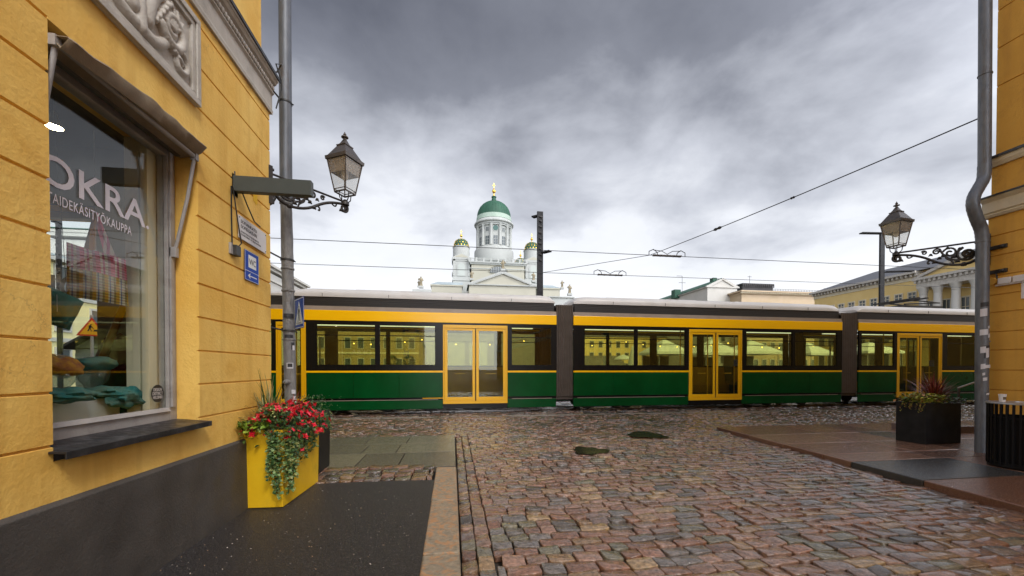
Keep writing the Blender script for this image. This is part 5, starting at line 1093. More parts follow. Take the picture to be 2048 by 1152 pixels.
T('rear_end', MB().hexa([(E_+0.9, 0.3, 0.3), (E_, 0.0, 0.16), (E_, TW, 0.16), (E_+0.9, TW-0.3, 0.3)], [(E_+0.35, 0.35, 3.2), (E_, 0.02, 3.45), (E_, TW-0.02, 3.45), (E_+0.35, TW-0.35, 3.2)]), 'tram_green', bevel=0.08, seg=3)
for a, b in ((ts(1113), ts(1147)), (ts(1684), ts(1717))):
    m = MB(); n_ = 9
    for k in range(n_):
        x0 = a+(b-a)*k/n_; x1 = a+(b-a)*(k+1)/n_; d = 0.03
        for y0, y1 in ((0.06, 0.10), (TW-0.10, TW-0.06)):
            sgn = -1 if y0 < 1 else 1; ye = y0 if sgn < 0 else y1
            m.add([(x0, ye, 0.5), ((x0+x1)/2, ye+sgn*d, 0.5), (x1, ye, 0.5), (x0, ye, 3.5), ((x0+x1)/2, ye+sgn*d, 3.5), (x1, ye, 3.5)], [(0, 1, 4, 3), (1, 2, 5, 4)])
    m.box(a, b, 0.10, TW-0.10, 0.4, 0.5).box(a, b, 0.12, TW-0.12, 3.42, 3.5); T('gangway', m, 'bellows')
    cpx = MB(); cpx.lathe([(0.19*math.cos(t*0.26), 0.13*math.sin(t*0.26)) if t < 6 else (0.001, 0.13) for t in range(7)], ((a+b)/2, TW/2, 3.5), 20, sx=1, sy=5.5); T('gangway_cover', cpx, 'tram_roof', smooth=60)
bog = []
for c in (ts(715), ts(830)+1.2, ts(1230), ts(1600), ts(1717)+2.2, ts(1717)+6.8):
    m = MB(); m.box(c-1.0, c+1.0, 0.25, 0.40, 0.22, 0.42).box(c-1.0, c+1.0, TW-0.40, TW-0.25, 0.22, 0.42).box(c-0.2, c+0.2, 0.3, TW-0.3, 0.28, 0.40)
    b_ = T('bogie', m, 'rubber', bevel=0.02)
    for dx in (-0.75, 0.75):
        for yy in (0.65, 1.65): 
            w_ = MB(); w_.tube([(c+dx, yy, 0.30), (c+dx, yy+0.09, 0.30)], 0.285, 24); T('wheel', w_, 'dark_metal', b_, smooth=40)
T('underframe', MB().box(SN, ts(1113), 0.3, TW-0.3, 0.33, 0.338).box(ts(1147), ts(1684), 0.3, TW-0.3, 0.33, 0.338).box(ts(1717), E_, 0.3, TW-0.3, 0.33, 0.338), 'rubber')
T('marker_lamp', MB().box(ts(845), ts(886), -0.01, 0.0, 0.487, 0.505), 'tram_yellow')
pgx = (ts(1830), ts(1940)); m = MB(); pz = 3.88
m.box(pgx[0]+.3, pgx[1]-.3, .7, 1.7, pz, pz+.12)
for yy in (.75, 1.65): m.tube([(pgx[0]+.5, yy, pz+.16), (pgx[1]-.4, yy, pz+.26), (pgx[0]+.7, yy, pz+.34)], .03, 6)
m.box(pgx[0]+.6, pgx[0]+.72, .35, 2.05, pz+.33, pz+.38).box(pgx[0]+1.0, pgx[0]+1.12, .35, 2.05, pz+.33, pz+.38); T('pantograph', m, 'tram_grille')
for q0, q1 in ((ts(700), ts(860)), (ts(1230), ts(1420)), (ts(1500), ts(1600))): T('roof_unit', MB().box(q0, q1, .75, 1.65, 3.86, 3.93), 'tram_roof', bevel=0.03)
r_ = MB()
for yy in (0.69, 1.69, 4.0, 5.0):
    A = P0+TN*yy-TD*30; B = P0+TN*yy+TD*50
    for o0, o1 in ((0, 0.05), (0.075, 0.10)):
        a1, a2 = A+TN*o0, A+TN*o1; b1, b2 = B+TN*o0, B+TN*o1
        r_.hexa([(a1.x, a1.y, -0.05), (b1.x, b1.y, -0.05), (b2.x, b2.y, -0.05), (a2.x, a2.y, -0.05)], [(a1.x, a1.y, 0.022), (b1.x, b1.y, 0.022), (b2.x, b2.y, 0.022), (a2.x, a2.y, 0.022)])
struct('tram_rails', r_, 'steel_rail')
# ------------------------------------------------------------------ overhead wires
def wire(pts, r=0.011, sag=0.0):
    o = []
    for a, b in zip(pts[:-1], pts[1:]):
        for i in range(12):
            t = i/12; q = Vector(a)*(1-t)+Vector(b)*t; q.z -= sag*4*t*(1-t); o.append(q)
    return o+[Vector(pts[-1])]
cw = []
for py0, py1, lab, dn in ((476, 531, 'near overhead contact wire, the upper of the two long wires above the tram', 1.2), (526, 569, 'far overhead contact wire, the lower of the two long wires above the tram', 4.45)):
    base = P0+TN*dn
    def pt(px, py):
        d = ray(px, py); k = base.dot(TN)/d.dot(TN); return Vector((0, 0, EYE))+d*k
    A, B = pt(541, py0), pt(1760, py1); z = (A.z+B.z)/2; ext = (B-A).normalized(); A2 = A-ext*25; B2 = B+ext*30
    tag(ob('contact_wire', MB().tube([A2, A, B, B2], 0.011, 6), 'cable_black', smooth=60), lab, 'wire', 'tram contact wires'); cw.append((pt, A, B))
def on_w(i, px):
    pt, A, B = cw[i]; lo_, hi_ = 0.0, 1.0
    for _ in range(40):
        t = (lo_+hi_)/2; q = A.lerp(B, t); v = q-Vector((0, 0, EYE)); X_ = 1024+F*v.dot(_r)/v.dot(_f)
        if X_ < px: lo_ = t
        else: hi_ = t
    return q
anchor = onX(1957, 237, XR-0.02)
q1 = on_w(0, 1300); q2 = on_w(1, 1085)
w1 = MB().tube(wire([anchor, q1], sag=0.05), 0.012, 6); w1.tube(wire([q1, q2], sag=0.0), 0.010, 6)
tag(ob('span_wire', w1, 'cable_black', smooth=60), 'slanting span wire from the right building down to the tram contact wires', 'wire')
for px, lab in ((1585, 'upper right'), (1435, 'lower left')):
    t = None; dirv = (q1-anchor); best = min([i/400 for i in range(401)], key=lambda k: abs(1024+F*((anchor+dirv*k)-Vector((0, 0, EYE))).dot(_r)/((anchor+dirv*k)-Vector((0, 0, EYE))).dot(_f)-px))
    c = anchor+dirv*best; c.z -= 0.05*4*best*(1-best); dn_ = dirv.normalized(); m = MB()
    rad = 0.03 if px > 1500 else 0.045; L2 = 0.06 if px > 1500 else 0.16
    m.tube([c-dn_*L2, c-dn_*L2*0.5, c, c+dn_*L2*0.5, c+dn_*L2], [0.012, rad, rad*0.6, rad, 0.012], 10)
    tag(ob('insulator', m, 'cable_black', smooth=50), 'small dark insulator at the %s of the slanting span wire' % ('upper right' if px > 1500 else 'lower left'), 'insulator', 'insulators on the span wire')
def isolator(i, px0, px1, lab):
    a, b = on_w(i, px0), on_w(i, px1); d = (b-a); l = d.length; d.normalize(); zz_ = Vector((0, 0, 1)); n3 = d.cross(zz_)
    t_ = thing('section_insulator', lab, 'insulator', a, group='wire insulators above the tram')
    m = MB()
    for s_ in (-1, 1): m.tube([a+d*l*0.12+n3*0.06*s_, b-d*l*0.12+n3*0.06*s_], 0.022, 8)
    for k in range(5): q = a+d*l*(0.14+0.18*k); m.tube([q-n3*0.09, q+n3*0.09], 0.02, 6); m.ball(q, 0.045, 8, 6)
    m.tube([a+d*l*0.12, b-d*l*0.12], 0.03, 8); ob('bar', m, 'lamp_bronze', t_, smooth=50)
    h = MB()
    h.tube([a+d*l*0.0, a+d*l*0.0+zz_*0.14, a+d*l*0.12+zz_*0.22, a+d*l*0.22+zz_*0.12, a+d*l*0.24], 0.016, 6); h.tube([b, b+zz_*0.14, b-d*l*0.12+zz_*0.22, b-d*l*0.22+zz_*0.12, b-d*l*0.24], 0.016, 6)
    h.tube([a+d*l*0.12+zz_*0.2, a+d*l*0.35+zz_*0.17, a+d*l*0.5+zz_*0.06, a+d*l*0.65+zz_*0.18, b-d*l*0.12+zz_*0.2], 0.013, 6)
    ob('horn', h, 'cable_black', t_, smooth=50)
isolator(0, 1298, 1370, 'near section insulator with curved horns, where the slanting wire meets the upper wire')
isolator(1, 1188, 1252, 'far section insulator with curved horns on the lower contact wire, left of the near one')
# ------------------------------------------------------------------ steel masts behind the tram
def mast(px0, px1, pytop, Y, lab, paddles):
    x0, x1 = xat(px0, Y), xat(px1, Y); w_ = x1-x0; cx = (x0+x1)/2; zt = zat((px0+px1)/2, pytop, Y)
    t_ = thing('steel_mast', lab, 'mast', (cx, Y, 0), 0, 'dark steel lighting masts')
    ob('post', MB().box(cx-w_/2, cx+w_/2, Y+w_*.3, Y+w_*.62, 0, zt), 'pole_steel', t_, bevel=0.012)
    ob('base_plate', MB().box(cx-w_, cx+w_, Y-w_/2, Y+w_*1.5, 0, 0.03), 'pole_steel', t_)
    for (pa, pya, pb_, pyb, s_) in paddles:
        A = onY(pa, pya, Y+w_/2); L_ = abs(xat(pb_, Y)-xat(pa, Y)); sx_ = 1 if pb_ > pa else -1
        B = Vector((A.x+sx_*L_, Y+w_/2, A.z)); B.y += s_*L_; B.z = A.z
        n_ = (B-A).normalized(); sd2 = n_.cross(Vector((0, 0, 1))); m = MB(); hw = w_*0.42
        m.hexa([A-sd2*hw, B-sd2*hw, B+sd2*hw, A+sd2*hw], [p+Vector((0, 0, 0.07)) for p in (A-sd2*hw, B-sd2*hw, B+sd2*hw, A+sd2*hw)]); ob('lamp_arm', m, 'pole_steel', t_, bevel=0.01)
    m = MB(); rr_ = random.Random(int(px0)); z = zt-0.25
    if paddles[0][0] < 1200:
        for k in range(9):
            m.box(cx-w_*0.3+rr_.uniform(0, w_*0.3), cx+w_*0.05+rr_.uniform(0, w_*0.3), Y+w_*.3-0.05, Y+w_*.3, z-0.05, z); m.tube([(cx-w_*0.2, Y+w_*.3-0.03, z), (cx+w_*0.25, Y+w_*.3-0.06, z-0.09)], 0.02, 6); z -= 0.27+rr_.uniform(-.05, .05)
        ob('fitting', m, 'cast_iron', t_)
mast(1075, 1087, 421, 20.0, 'dark steel mast in front of the cathedral, right of its green dome', [(1077, 433, 1067, 438, 0.9), (1085, 507, 1097, 504, -1.2)])
mast(1762, 1771, 463, 20.5, 'dark steel mast behind the tram, left of the right lantern', [(1762, 468, 1726, 474, 0.1), (1771, 545, 1810, 540, -0.3)])
# ------------------------------------------------------------------ cathedral
CYd = 180.0; X0 = xat(988, CYd); mpp = (Vector((X0, CYd, 0)).dot(_f))/F
cat = thing('cathedral', 'white cathedral with a tall green central dome, gilded crosses and star-covered corner cupolas', 'cathedral', (X0, CYd, 0))
def zc(py): return zat(988, py, CYd)
def C(name, mb, m, par=None, **k): return ob(name, mb, m, par or cat, **k)
ctr = (X0, CYd, 0)
rd = 33.3*mpp; zb_ = zc(436.7); hd = zc(403.5)-zb_
dm = MB(); dm.lathe([(rd*math.cos(t*math.pi/32)*(1 if t else 1.0), zb_+hd*math.sin(t*math.pi/32)**0.95) for t in range(0, 15)]+[(rd*0.2, zb_+hd*0.985), (rd*0.155, zb_+hd*1.02), (rd*0.12, zb_+hd*1.2), (rd*0.155, zb_+hd*1.28), (rd*0.10, zb_+hd*1.33), (rd*0.001, zb_+hd*1.34)], ctr, 64)
dome = C('dome', dm, 'copper_green', smooth=30)
rbm = MB()
for k in range(32):
    a = k*2*math.pi/32; rbm.tube([(X0+rd*1.003*math.cos(t*math.pi/32)*math.cos(a), CYd+rd*1.003*math.cos(t*math.pi/32)*math.sin(a), zb_+hd*1.003*math.sin(t*math.pi/32)**0.95) for t in range(0, 15, 2)], 0.05, 4)
C('dome_rib', rbm, 'copper_green', dome)
def cross(cx, cy, z0, h, par):
    m = MB(); m.lathe([(h*.07, 0), (h*.05, h*.12), (h*.035, h*.2), (h*.06, h*.24), (h*.13, h*.30), (h*.15, h*.38), (h*.12, h*.46), (h*.05, h*.5), (h*.03, h*.55), (h*.05, h*.58), (h*.02, h*.62)], (cx, cy, z0), 16)
    m.box(cx-h*.022, cx+h*.022, cy-h*.022, cy+h*.022, z0+h*.6, z0+h).box(cx-h*.10, cx-h*.022, cy-h*.02, cy+h*.02, z0+h*.80, z0+h*.85).box(cx+h*.022, cx+h*.10, cy-h*.02, cy+h*.02, z0+h*.80, z0+h*.85); C('cross', m, 'gilding', par, smooth=40)
cross(X0, CYd, zb_+hd*1.33, zc(366.5)-(zb_+hd*1.33), dome)
band = MB(); r1_, r2_ = 34.4*mpp, 35.5*mpp
band.lathe([(rd*0.98, zc(436.5)), (rd*1.02, zc(437)), (rd*1.03, zc(438.5)), (r2_*0.985, zc(444)), (r2_, zc(445.5)), (r2_*0.99, zc(446.3))], ctr, 64); C('dome_base', band, 'pale_copper', smooth=30)
dr_ = MB(); q = mpp
dr_.lathe([(35*q, zc(446.5)), (38.5*q, zc(450.5)), (39.2*q, zc(452)), (38.8*q, zc(453.5)), (36*q, zc(455)), (35.4*q, zc(457.2)), (34*q, zc(458)), (34*q, zc(460)), (31.0*q, zc(461)), (31.0*q, zc(498.5)), (35.2*q, zc(499.5)), (35.2*q, zc(501.5)), (38.6*q, zc(505)), (39*q, zc(507)), (39*q, zc(531))][::-1], ctr, 64)
drum = C('drum', dr_, 'cathedral_white', smooth=30)
fa = -math.pi/2
for k in range(24):
    pass
for k in range(12):
    a = fa+(k+0.5)*2*math.pi/12
    if math.sin(a) > 0.35: continue
    m = MB(); cxx, cyy = X0+33*q*math.cos(a), CYd+33*q*math.sin(a); z0, z1 = zc(499.4), zc(457.6)
    m.lathe([(3.6*q, 0), (3.6*q, 0.3), (3.0*q, 0.5), (2.7*q, (z1-z0)*0.9), (2.9*q, (z1-z0)*0.91), (3.0*q, (z1-z0)*0.96), (3.7*q, z1-z0)], (cxx, cyy, z0), 12); C('column', m, 'cathedral_white', drum, smooth=40)
def drumwin(a, zlo, zhi, wd_, rnd_=False):
    Mx = Matrix.Translation((X0, CYd, 0)) @ Matrix.Rotation(a, 4, 'Z'); r = 31.0*q*1.0
    f = MB(); p = MB(); e = 0.16
    if rnd_:
        for (mm, rr1, dd0) in ((f, wd_+0.28, 0.10), (p, wd_, 0.18)):
            mm.lathe([(rr1, 0), (rr1, dd0)], (0, 0, 0), 24); mm.v = [tuple(Mx @ Vector((r+v[2], v[0], (zlo+zhi)/2+v[1]))) for v in mm.v]
        w_ = C('clock', f, 'cathedral_white', drum); C('clock_face', p, 'clock_green', w_); return
    h = wd_/2
    for (a0, a1, b0, b1) in ((-h-e, h+e, zlo-e, zlo), (-h-e, h+e, zhi, zhi+e), (-h-e, -h, zlo, zhi), (h, h+e, zlo, zhi), (-0.05, 0.05, zlo, zhi), (-h, -0.05, zlo+(zhi-zlo)*.62, zlo+(zhi-zlo)*.65), (0.05, h, zlo+(zhi-zlo)*.62, zlo+(zhi-zlo)*.65), (-h, -0.05, zlo+(zhi-zlo)*.30, zlo+(zhi-zlo)*.32), (0.05, h, zlo+(zhi-zlo)*.30, zlo+(zhi-zlo)*.32)):
        f.box(r-0.3, r+0.12, a0, a1, b0, b1, Mx)
    w_ = C('window', f, 'cathedral_white', drum); C('pane', p.box(r-0.28, r+0.06, -h, h, zlo, zhi, Mx), 'window_dark', w_)
for k in range(-2, 3):
    a = fa+k*2*math.pi/12; drumwin(a, zc(498), zc(481), 8.2*q*0.98)
    if k == 0: drumwin(a, zc(471.5), zc(461.5), 5*q, True)
    else: drumwin(a, zc(472), zc(464.5), 6*q)
# central block
YB = 163.0
def bx3(x0, x1, y0, y1, z0, z1): return MB().box(x0, x1, y0, y1, z0, z1)
hb = 11.9; zB0 = zat(994, 580, YB)
zcor = zat(994, 527, YB)
bm_ = MB(); bm_.box(X0-hb+1, X0+hb-1, YB, 197, 0, zcor); blk = C('main_block', bm_, 'cathedral_cream')
C('block_cornice', MB().box(X0-hb, X0+hb, YB-0.9, 198, zcor, zcor+0.45).box(X0-hb+.4, X0+hb-.4, YB-0.5, 197.5, zcor-0.7, zcor).box(X0-hb+.2, X0+hb-.2, YB-0.25, 197.3, zcor-2.4, zcor-2.1), 'cathedral_white', blk)
m = MB(); x = X0-hb+0.3
while x < X0+hb-0.6: m.box(x, x+0.3, YB-0.8, YB-0.5, zcor-0.35, zcor-0.005); x += 0.7
C('dentils', m, 'cathedral_white', blk)
bt = MB(); zt_ = zcor+0.45; x = X0-hb
bt.box(X0-hb, X0+hb, YB-0.3, YB, zt_+1.25, zt_+1.5)
for k in range(9): xx = X0-hb+k*2*hb/8.0; bt.box(xx-0.35, xx+0.35, YB-0.35, YB+0.1, zt_, zt_+1.6)
x = X0-hb+0.5
while x < X0+hb: bt.box(x, x+0.18, YB-0.22, YB-0.05, zt_, zt_+1.25); x += 0.5
C('balustrade', bt, 'cathedral_white', blk); C('roof_terrace', MB().box(X0-hb+1, X0+hb-1, YB+0.2, 197, zcor+0.46, zcor+0.6), 'copper_green', blk)
wl_ = MB(); wcx, wz = X0-0.0, zat(996, 546, YB)+2; wr = 17*mpp*YB/180
wl_.lathe([(wr+0.5, 0), (wr+0.5, 0.35)], (0, 0, 0), 32, 0, math.pi); wl_.v = [(wcx+v[0], YB-v[2], wz-2+v[1]*0.72) for v in wl_.v]; wc_ = C('arched_window', wl_, 'cathedral_white', blk)
m = MB(); m.prism([(wcx+wr*math.cos(t*math.pi/16), YB-0.45, wz-2+wr*0.72*math.sin(t*math.pi/16)) for t in range(17)], (0, 0.35, 0)); C('pane', m, 'window_dark', wc_)
m = MB()
for k in range(-3, 4): m.box(wcx+k*wr*0.27-0.08, wcx+k*wr*0.27+0.08, YB-0.55, YB-0.455, wz-2, wz-2+wr*0.68*math.sqrt(max(0.05, 1-(k*0.27)**2)))
C('glazing_bar', m, 'cathedral_white', wc_)
# corner towers
def tower(cx, cy, front=True):
    sc1 = cy/167.6; q = Vector((cx, cy, 0)).dot(_f)/F; 
    q = 0.2105
    def z(py): return 1.4+(738-py)*q
    t_ = C('tower', MB().box(cx-16.5*q, cx+16.5*q, cy-16.5*q, cy+16.5*q, 0, z(524)), 'cathedral_white')
    for s_ in (-1, 1): C('pilaster', MB().box(cx+s_*14*q-2*q, cx+s_*14*q+2*q, cy-17.6*q, cy-16.52*q, z(558), z(526)), 'cathedral_white', t_)
    C('tower_base', MB().box(cx-17.8*q, cx+17.8*q, cy-17.8*q, cy+17.8*q, z(567), z(560)), 'cathedral_white', t_); C('tower_cornice', MB().box(cx-18.4*q, cx+18.4*q, cy-18.4*q, cy+18.4*q, z(526), z(523)).box(cx-17.6*q, cx+17.6*q, cy-17.6*q, cy+17.6*q, z(529), z(525.9)), 'cathedral_white', t_)
    m = MB()
    for y0 in (cy-18.3*q, ): m.prism([(cx-18.4*q, y0, z(522.98)), (cx+18.4*q, y0, z(522.98)), (cx, y0, z(514))], (0, 2.2*q, 0))
    C('pediment', m, 'cathedral_white', t_)
    ty = MB(); ty.prism([(cx-14.5*q, cy-18.32*q-0.05, z(522)), (cx+14.5*q, cy-18.32*q-0.05, z(522)), (cx, cy-18.32*q-0.05, z(515.8))], (0, 0.04, 0)); C('pediment_field', ty, 'cathedral_cream', t_)
    m = MB(); m.lathe([(16.3*q, z(524)), (16.3*q, z(500.5)), (17*q, z(500)), (17*q, z(498.5)), (15.5*q, z(498.2))], (cx, cy, 0), 40); C('tower_drum', m, 'cathedral_white', t_, smooth=30)
    m = MB(); r = 14.9*q; z0 = z(498.3); hh_ = z(481.5)-z0
    m.lathe([(r*math.cos(k*math.pi/24)**0.8, z0+hh_*math.sin(k*math.pi/24)) for k in range(12)]+[(0.03, z0+hh_)], (cx, cy, 0), 32); dm_ = C('cupola', m, 'copper_green', t_, smooth=50)
    st_ = MB()
    for row, (el_, n_) in enumerate(((0.12, 16), (0.42, 16), (0.72, 14), (1.0, 10))):
        for k in range(n_):
            a = 2*math.pi*(k+0.5*(row % 2))/n_; rr1 = r*math.cos(el_)**0.8; p = Vector((cx+rr1*1.02*math.cos(a), cy+rr1*1.02*math.sin(a), z0+hh_*math.sin(el_)*1.02)); nr = Vector((math.cos(a)*math.cos(el_), math.sin(a)*math.cos(el_), math.sin(el_)))
            st_.tube([p, p+nr*0.12], 0.25 if row < 3 else 0.16, 7)
    C('gilded_stars', st_, 'gilding', dm_); cross(cx, cy, z0+hh_*0.98, z(463.5)-(z0+hh_*0.98), dm_)
    # blind arch
    m = MB(); aw_, az = 6.2*q, z(539); out_ = [(cx-aw_, 0, z(558)), (cx+aw_, 0, z(558))]+[(cx+aw_*math.cos(t*math.pi/12), 0, az+aw_*math.sin(t*math.pi/12)) for t in range(13)]
    k_ = 1.42; o2 = [(cx-aw_*k_, 0, z(558)), (cx+aw_*k_, 0, z(558))]+[(cx+aw_*k_*math.cos(t*math.pi/12), 0, az+aw_*k_*math.sin(t*math.pi/12)) for t in range(13)]
    m.prism([(x, cy-16.5*q-0.25, z_) for x, _, z_ in o2], (0, 0.248, 0)); a_ = C('arch_surround', m, 'cathedral_white', t_)
    m = MB(); m.prism([(x, cy-16.5*q-0.30, z_) for x, _, z_ in out_], (0, 0.046, 0)); C('arch_window', m, 'blind_grey', a_)
    return t_
tower(X0-14.93, 167.6); tower(X0+14.93, 167.6); tower(X0-14.93, 192.4); tower(X0+14.3, 192.4)
# portico with pediment, seen above the tram roof
YP = 147.0; mp = Vector((X0, YP, 0)).dot(_f)/F
def zp(py): return 1.4+(738-py)*mp
hp = 71.5*mp; xa_, xb_ = X0-hp, X0+hp
pz0 = zp(569.5)
pm = MB(); pm.box(xa_+0.8, xb_-0.8, YP+0.6, YB, 0, zp(572)); pt_ = C('portico', pm, 'cathedral_cream')
pd = MB(); ap_ = zp(542)
pd.box(xa_, xb_, YP, YP+1.2, zp(572), pz0)
for s_ in (-1, 1):
    xe = xa_ if s_ < 0 else xb_; nx_ = X0
    pd.prism([(xe, YP, pz0), (nx_, YP, ap_), (nx_, YP, ap_-1.1), (xe-s_*2.6, YP, pz0)], (0, 1.2, 0))
C('pediment', pd, 'cathedral_white', pt_)
C('pediment_field', MB().prism([(xa_+1.5, YP+0.7, pz0), (xb_-1.5, YP+0.7, pz0), (X0, YP+0.7, ap_-0.5)], (0, 0.4, 0)), 'cathedral_cream', pt_)
m = MB(); x = xa_+0.4
while x < xb_-0.4: m.box(x, x+0.3, YP-0.12, YP-0.003, zp(572)+0.1, zp(572)+0.38); x += 0.62
for s_ in (-1, 1):
    for k in range(2, 21):
        t = k/21; cx_ = X0+s_*hp*(1-t); cz_ = pz0+(ap_-pz0)*t; m.box(cx_-0.15, cx_+0.15, YP-0.12, YP-0.003, cz_-0.75, cz_-0.45)
C('dentils', m, 'cathedral_white', pt_)
for k in range(6): C('column', MB().lathe([(1.05, 0), (1.05, 0.5), (0.9, 0.8), (0.78, 12), (0.95, 12.6), (1.15, 13.3)], (xa_+2.2+k*(2*hp-4.4)/5, YP+0.3, zp(572)-17.3), 16), 'cathedral_white', pt_, smooth=40)
C('portico_roof', MB().prism([(xa_+0.3, YP+1.2, pz0+0.1), (X0, YP+1.2, ap_+0.1), (xb_-0.3, YP+1.2, pz0+0.1), (X0, YP+1.2, ap_-0.8)], (0, YB-YP-1.3, 0)), 'copper_green', pt_)
# lower wings left and right with their grey roofs
zw = zat(880, 569, 158); zr_ = zat(880, 561, 158)
for s_ in (-1, 1):
    x0 = X0-34 if s_ < 0 else X0+15; x1 = X0-14.5 if s_ < 0 else X0+37
    x0 = xat(861, 158) if s_ < 0 else x0; x1 = x1 if s_ < 0 else xat(1122, 158)
    C('wing', MB().box(x0+.4, x1-.4, 158.4, 190, 0, zw-0.5).box(x0, x1, 158, 190.4, zw-0.5, zw), 'cathedral_cream')
    C('wing_roof', MB().hexa([(x0, 158, zw+.01), (x1, 158, zw+.01), (x1, 190, zw+.01), (x0, 190, zw+.01)], [(x0+(2.5 if s_ < 0 else 0), 163, zr_+.5), (x1-(0 if s_ < 0 else 2.5), 163, zr_+.5), (x1-(0 if s_ < 0 else 2.5), 187, zr_+.5), (x0+(2.5 if s_ < 0 else 0), 187, zr_+.5)]), 'zinc_roof')
pw1 = zat(1130, 593, 140); xa3, xb3 = xat(1098, 140), xat(1149, 140)
C('side_pavilion', MB().box(xa3, xb3-0.6, 140.5, 158, 0, pw1-0.4).box(xa3, xb3, 140, 158, pw1-0.4, pw1), 'cathedral_white')
C('side_pavilion', MB().box(xat(825, 140), xat(862, 140), 140.5, 157.9, 0, zat(845, 578, 140)), 'cathedral_white')
C('podium', MB().box(X0-48, X0+48, 138, 215, 0, 16.0), 'granite_steps')
# apostle statues
def statue(px, py_foot, py_head, Y, lab, lean=1, base='statue_stone'):
    x = xat(px, Y); zf, zh = zat(px, py_foot, Y), zat(px, py_head, Y); h = zh-zf
    t_ = thing('statue', lab, 'statue', (x, Y, zf), group='apostle statues on the cathedral roofs')
    m = MB(); k = 0.16*h
    m.lathe([(k*1.25, 0), (k*1.2, 0.03*h), (k*0.95, 0.25*h), (k*0.85, 0.45*h), (k*1.05, 0.60*h), (k*1.25, 0.72*h), (k*1.05, 0.80*h), (k*0.38, 0.845*h), (k*0.36, 0.87*h), (k*0.55, 0.91*h), (k*0.56, 0.95*h), (k*0.35, 0.99*h), (0.001, h)], (x, Y, zf), 12, sx=1.0, sy=0.75)
    m.tube([(x+lean*k*0.9, Y, zf+0.74*h), (x+lean*k*1.7, Y-k*0.5, zf+0.62*h), (x+lean*k*1.3, Y-k*1.0, zf+0.78*h)], [k*.42, k*.33, k*.2], 8)
    m.tube([(x-lean*k*0.9, Y, zf+0.74*h), (x-lean*k*1.35, Y-k*0.4, zf+0.55*h), (x-lean*k*0.5, Y-k*1.0, zf+0.50*h)], [k*.42, k*.35, k*.22], 8)
    for j in range(4): m.tube([(x-k*0.7+j*k*0.45, Y-k*0.75, zf+0.03*h), (x-k*0.5+j*k*0.4, Y-k*0.70, zf+0.35*h), (x-k*0.1+j*k*0.2, Y-k*0.72, zf+0.6*h)], k*0.13, 5)
    ob('figure', m, 'statue_stone', t_, smooth=60); ob('pedestal', MB().box(x-k*1.5, x+k*1.5, Y-k*1.3, Y+k*1.3, zf-0.22*h, zf), 'cathedral_white', t_)
statue(1006, 538, 520, 147.5, 'pale stone robed statue on top of the cathedral pediment')
statue(943.5, 557, 542, 148.5, 'pale stone robed statue at the left end of the cathedral pediment')
statue(1067, 561, 545, 148.5, 'pale stone robed statue at the right end of the cathedral pediment', -1)
statue(842.5, 572, 553, 141, 'tallest statue of the pair at the far left corner of the cathedral', -1)
statue(838, 572, 561, 142, 'smaller seated-looking statue beside the tall one at the far left corner of the cathedral')
statue(1124, 575, 561, 158.2, 'statue standing on the right wing of the cathedral, left of the outermost one', 1)
statue(1139, 587, 569, 141, 'outermost statue at the right corner of the cathedral', -1)
# ------------------------------------------------------------------ square and buildings round it
stp = MB()
for k in range(20): stp.box(X0-34, X0+34, 112+k*1.3, 138, 0.8*k, 0.8*(k+1))
struct('cathedral_steps', stp, 'granite_steps')
def fwin(par, ax, v, a0, a1, z0, z1, sgn=-1, fm='facade_white', pm_='window_dark', bars=True):
    """window on the plane ax=v, spanning a0..a1 along the other horizontal axis"""
    f, p = MB(), MB(); e = 0.12
    def bx(mb, p0, p1, q0, q1, d0, d1):
        d = sorted((v+sgn*d0, v+sgn*d1))
        if ax == 0: mb.box(d[0], d[1], p0, p1, q0, q1)
        else: mb.box(p0, p1, d[0], d[1], q0, q1)
    for (p0, p1, q0, q1) in ((a0-e, a1+e, z0-e, z0), (a0-e, a1+e, z1, z1+e*1.5), (a0-e, a0, z0, z1), (a1, a1+e, z0, z1)): bx(f, p0, p1, q0, q1, 0, 0.12)
    if bars: bx(f, (a0+a1)/2-0.04, (a0+a1)/2+0.04, z0, z1, 0.03, 0.08); bx(f, a0, (a0+a1)/2-0.04, z0+(z1-z0)*.6, z0+(z1-z0)*.6+.08, 0.03, 0.08); bx(f, (a0+a1)/2+0.04, a1, z0+(z1-z0)*.6, z0+(z1-z0)*.6+.08, 0.03, 0.08)
    w_ = ob('window', f, fm, par); bx(p, a0, a1, z0, z1, 0.0, 0.02); ob('pane', p, pm_, w_)
# white gabled building right of the cathedral
Yw = 100.0; xa4, xb4 = xat(1412, Yw), xat(1478, Yw); za4 = zat(1445, 573, Yw); zp4 = zat(1443, 555.5, Yw); xm = (xa4+xb4)/2
wb = thing('gabled_building', 'white building with a classical gable and green roof right of the cathedral', 'building', (xm, Yw, 0))
ob('wall', MB().box(xa4+.5, xb4-.5, Yw+.3, Yw+55, 0, za4-.3), 'facade_white', wb)
ob('cornice', MB().box(xa4, xb4, Yw, Yw+55, za4-.3, za4), 'facade_white', wb)
m = MB()
for s_, xe in ((-1, xa4), (1, xb4)): m.prism([(xe, Yw, za4+.01), (xm, Yw, zp4), (xm, Yw, zp4-.55), (xe-s_*1.5, Yw, za4+.01)], (0, 0.6, 0))
pe = ob('pediment', m, 'facade_white', wb); ob('pediment_field', MB().prism([(xa4+.8, Yw+.3, za4+.01), (xb4-.8, Yw+.3, za4+.01), (xm, Yw+.3, zp4-.3)], (0, .28, 0)), 'facade_white', pe)
ob('roof', MB().prism([(xa4-.2, Yw+.62, za4+.02), (xm, Yw+.62, zp4+.12), (xb4+.2, Yw+.62, za4+.02)], (0, 54, 0)), 'copper_green', wb)
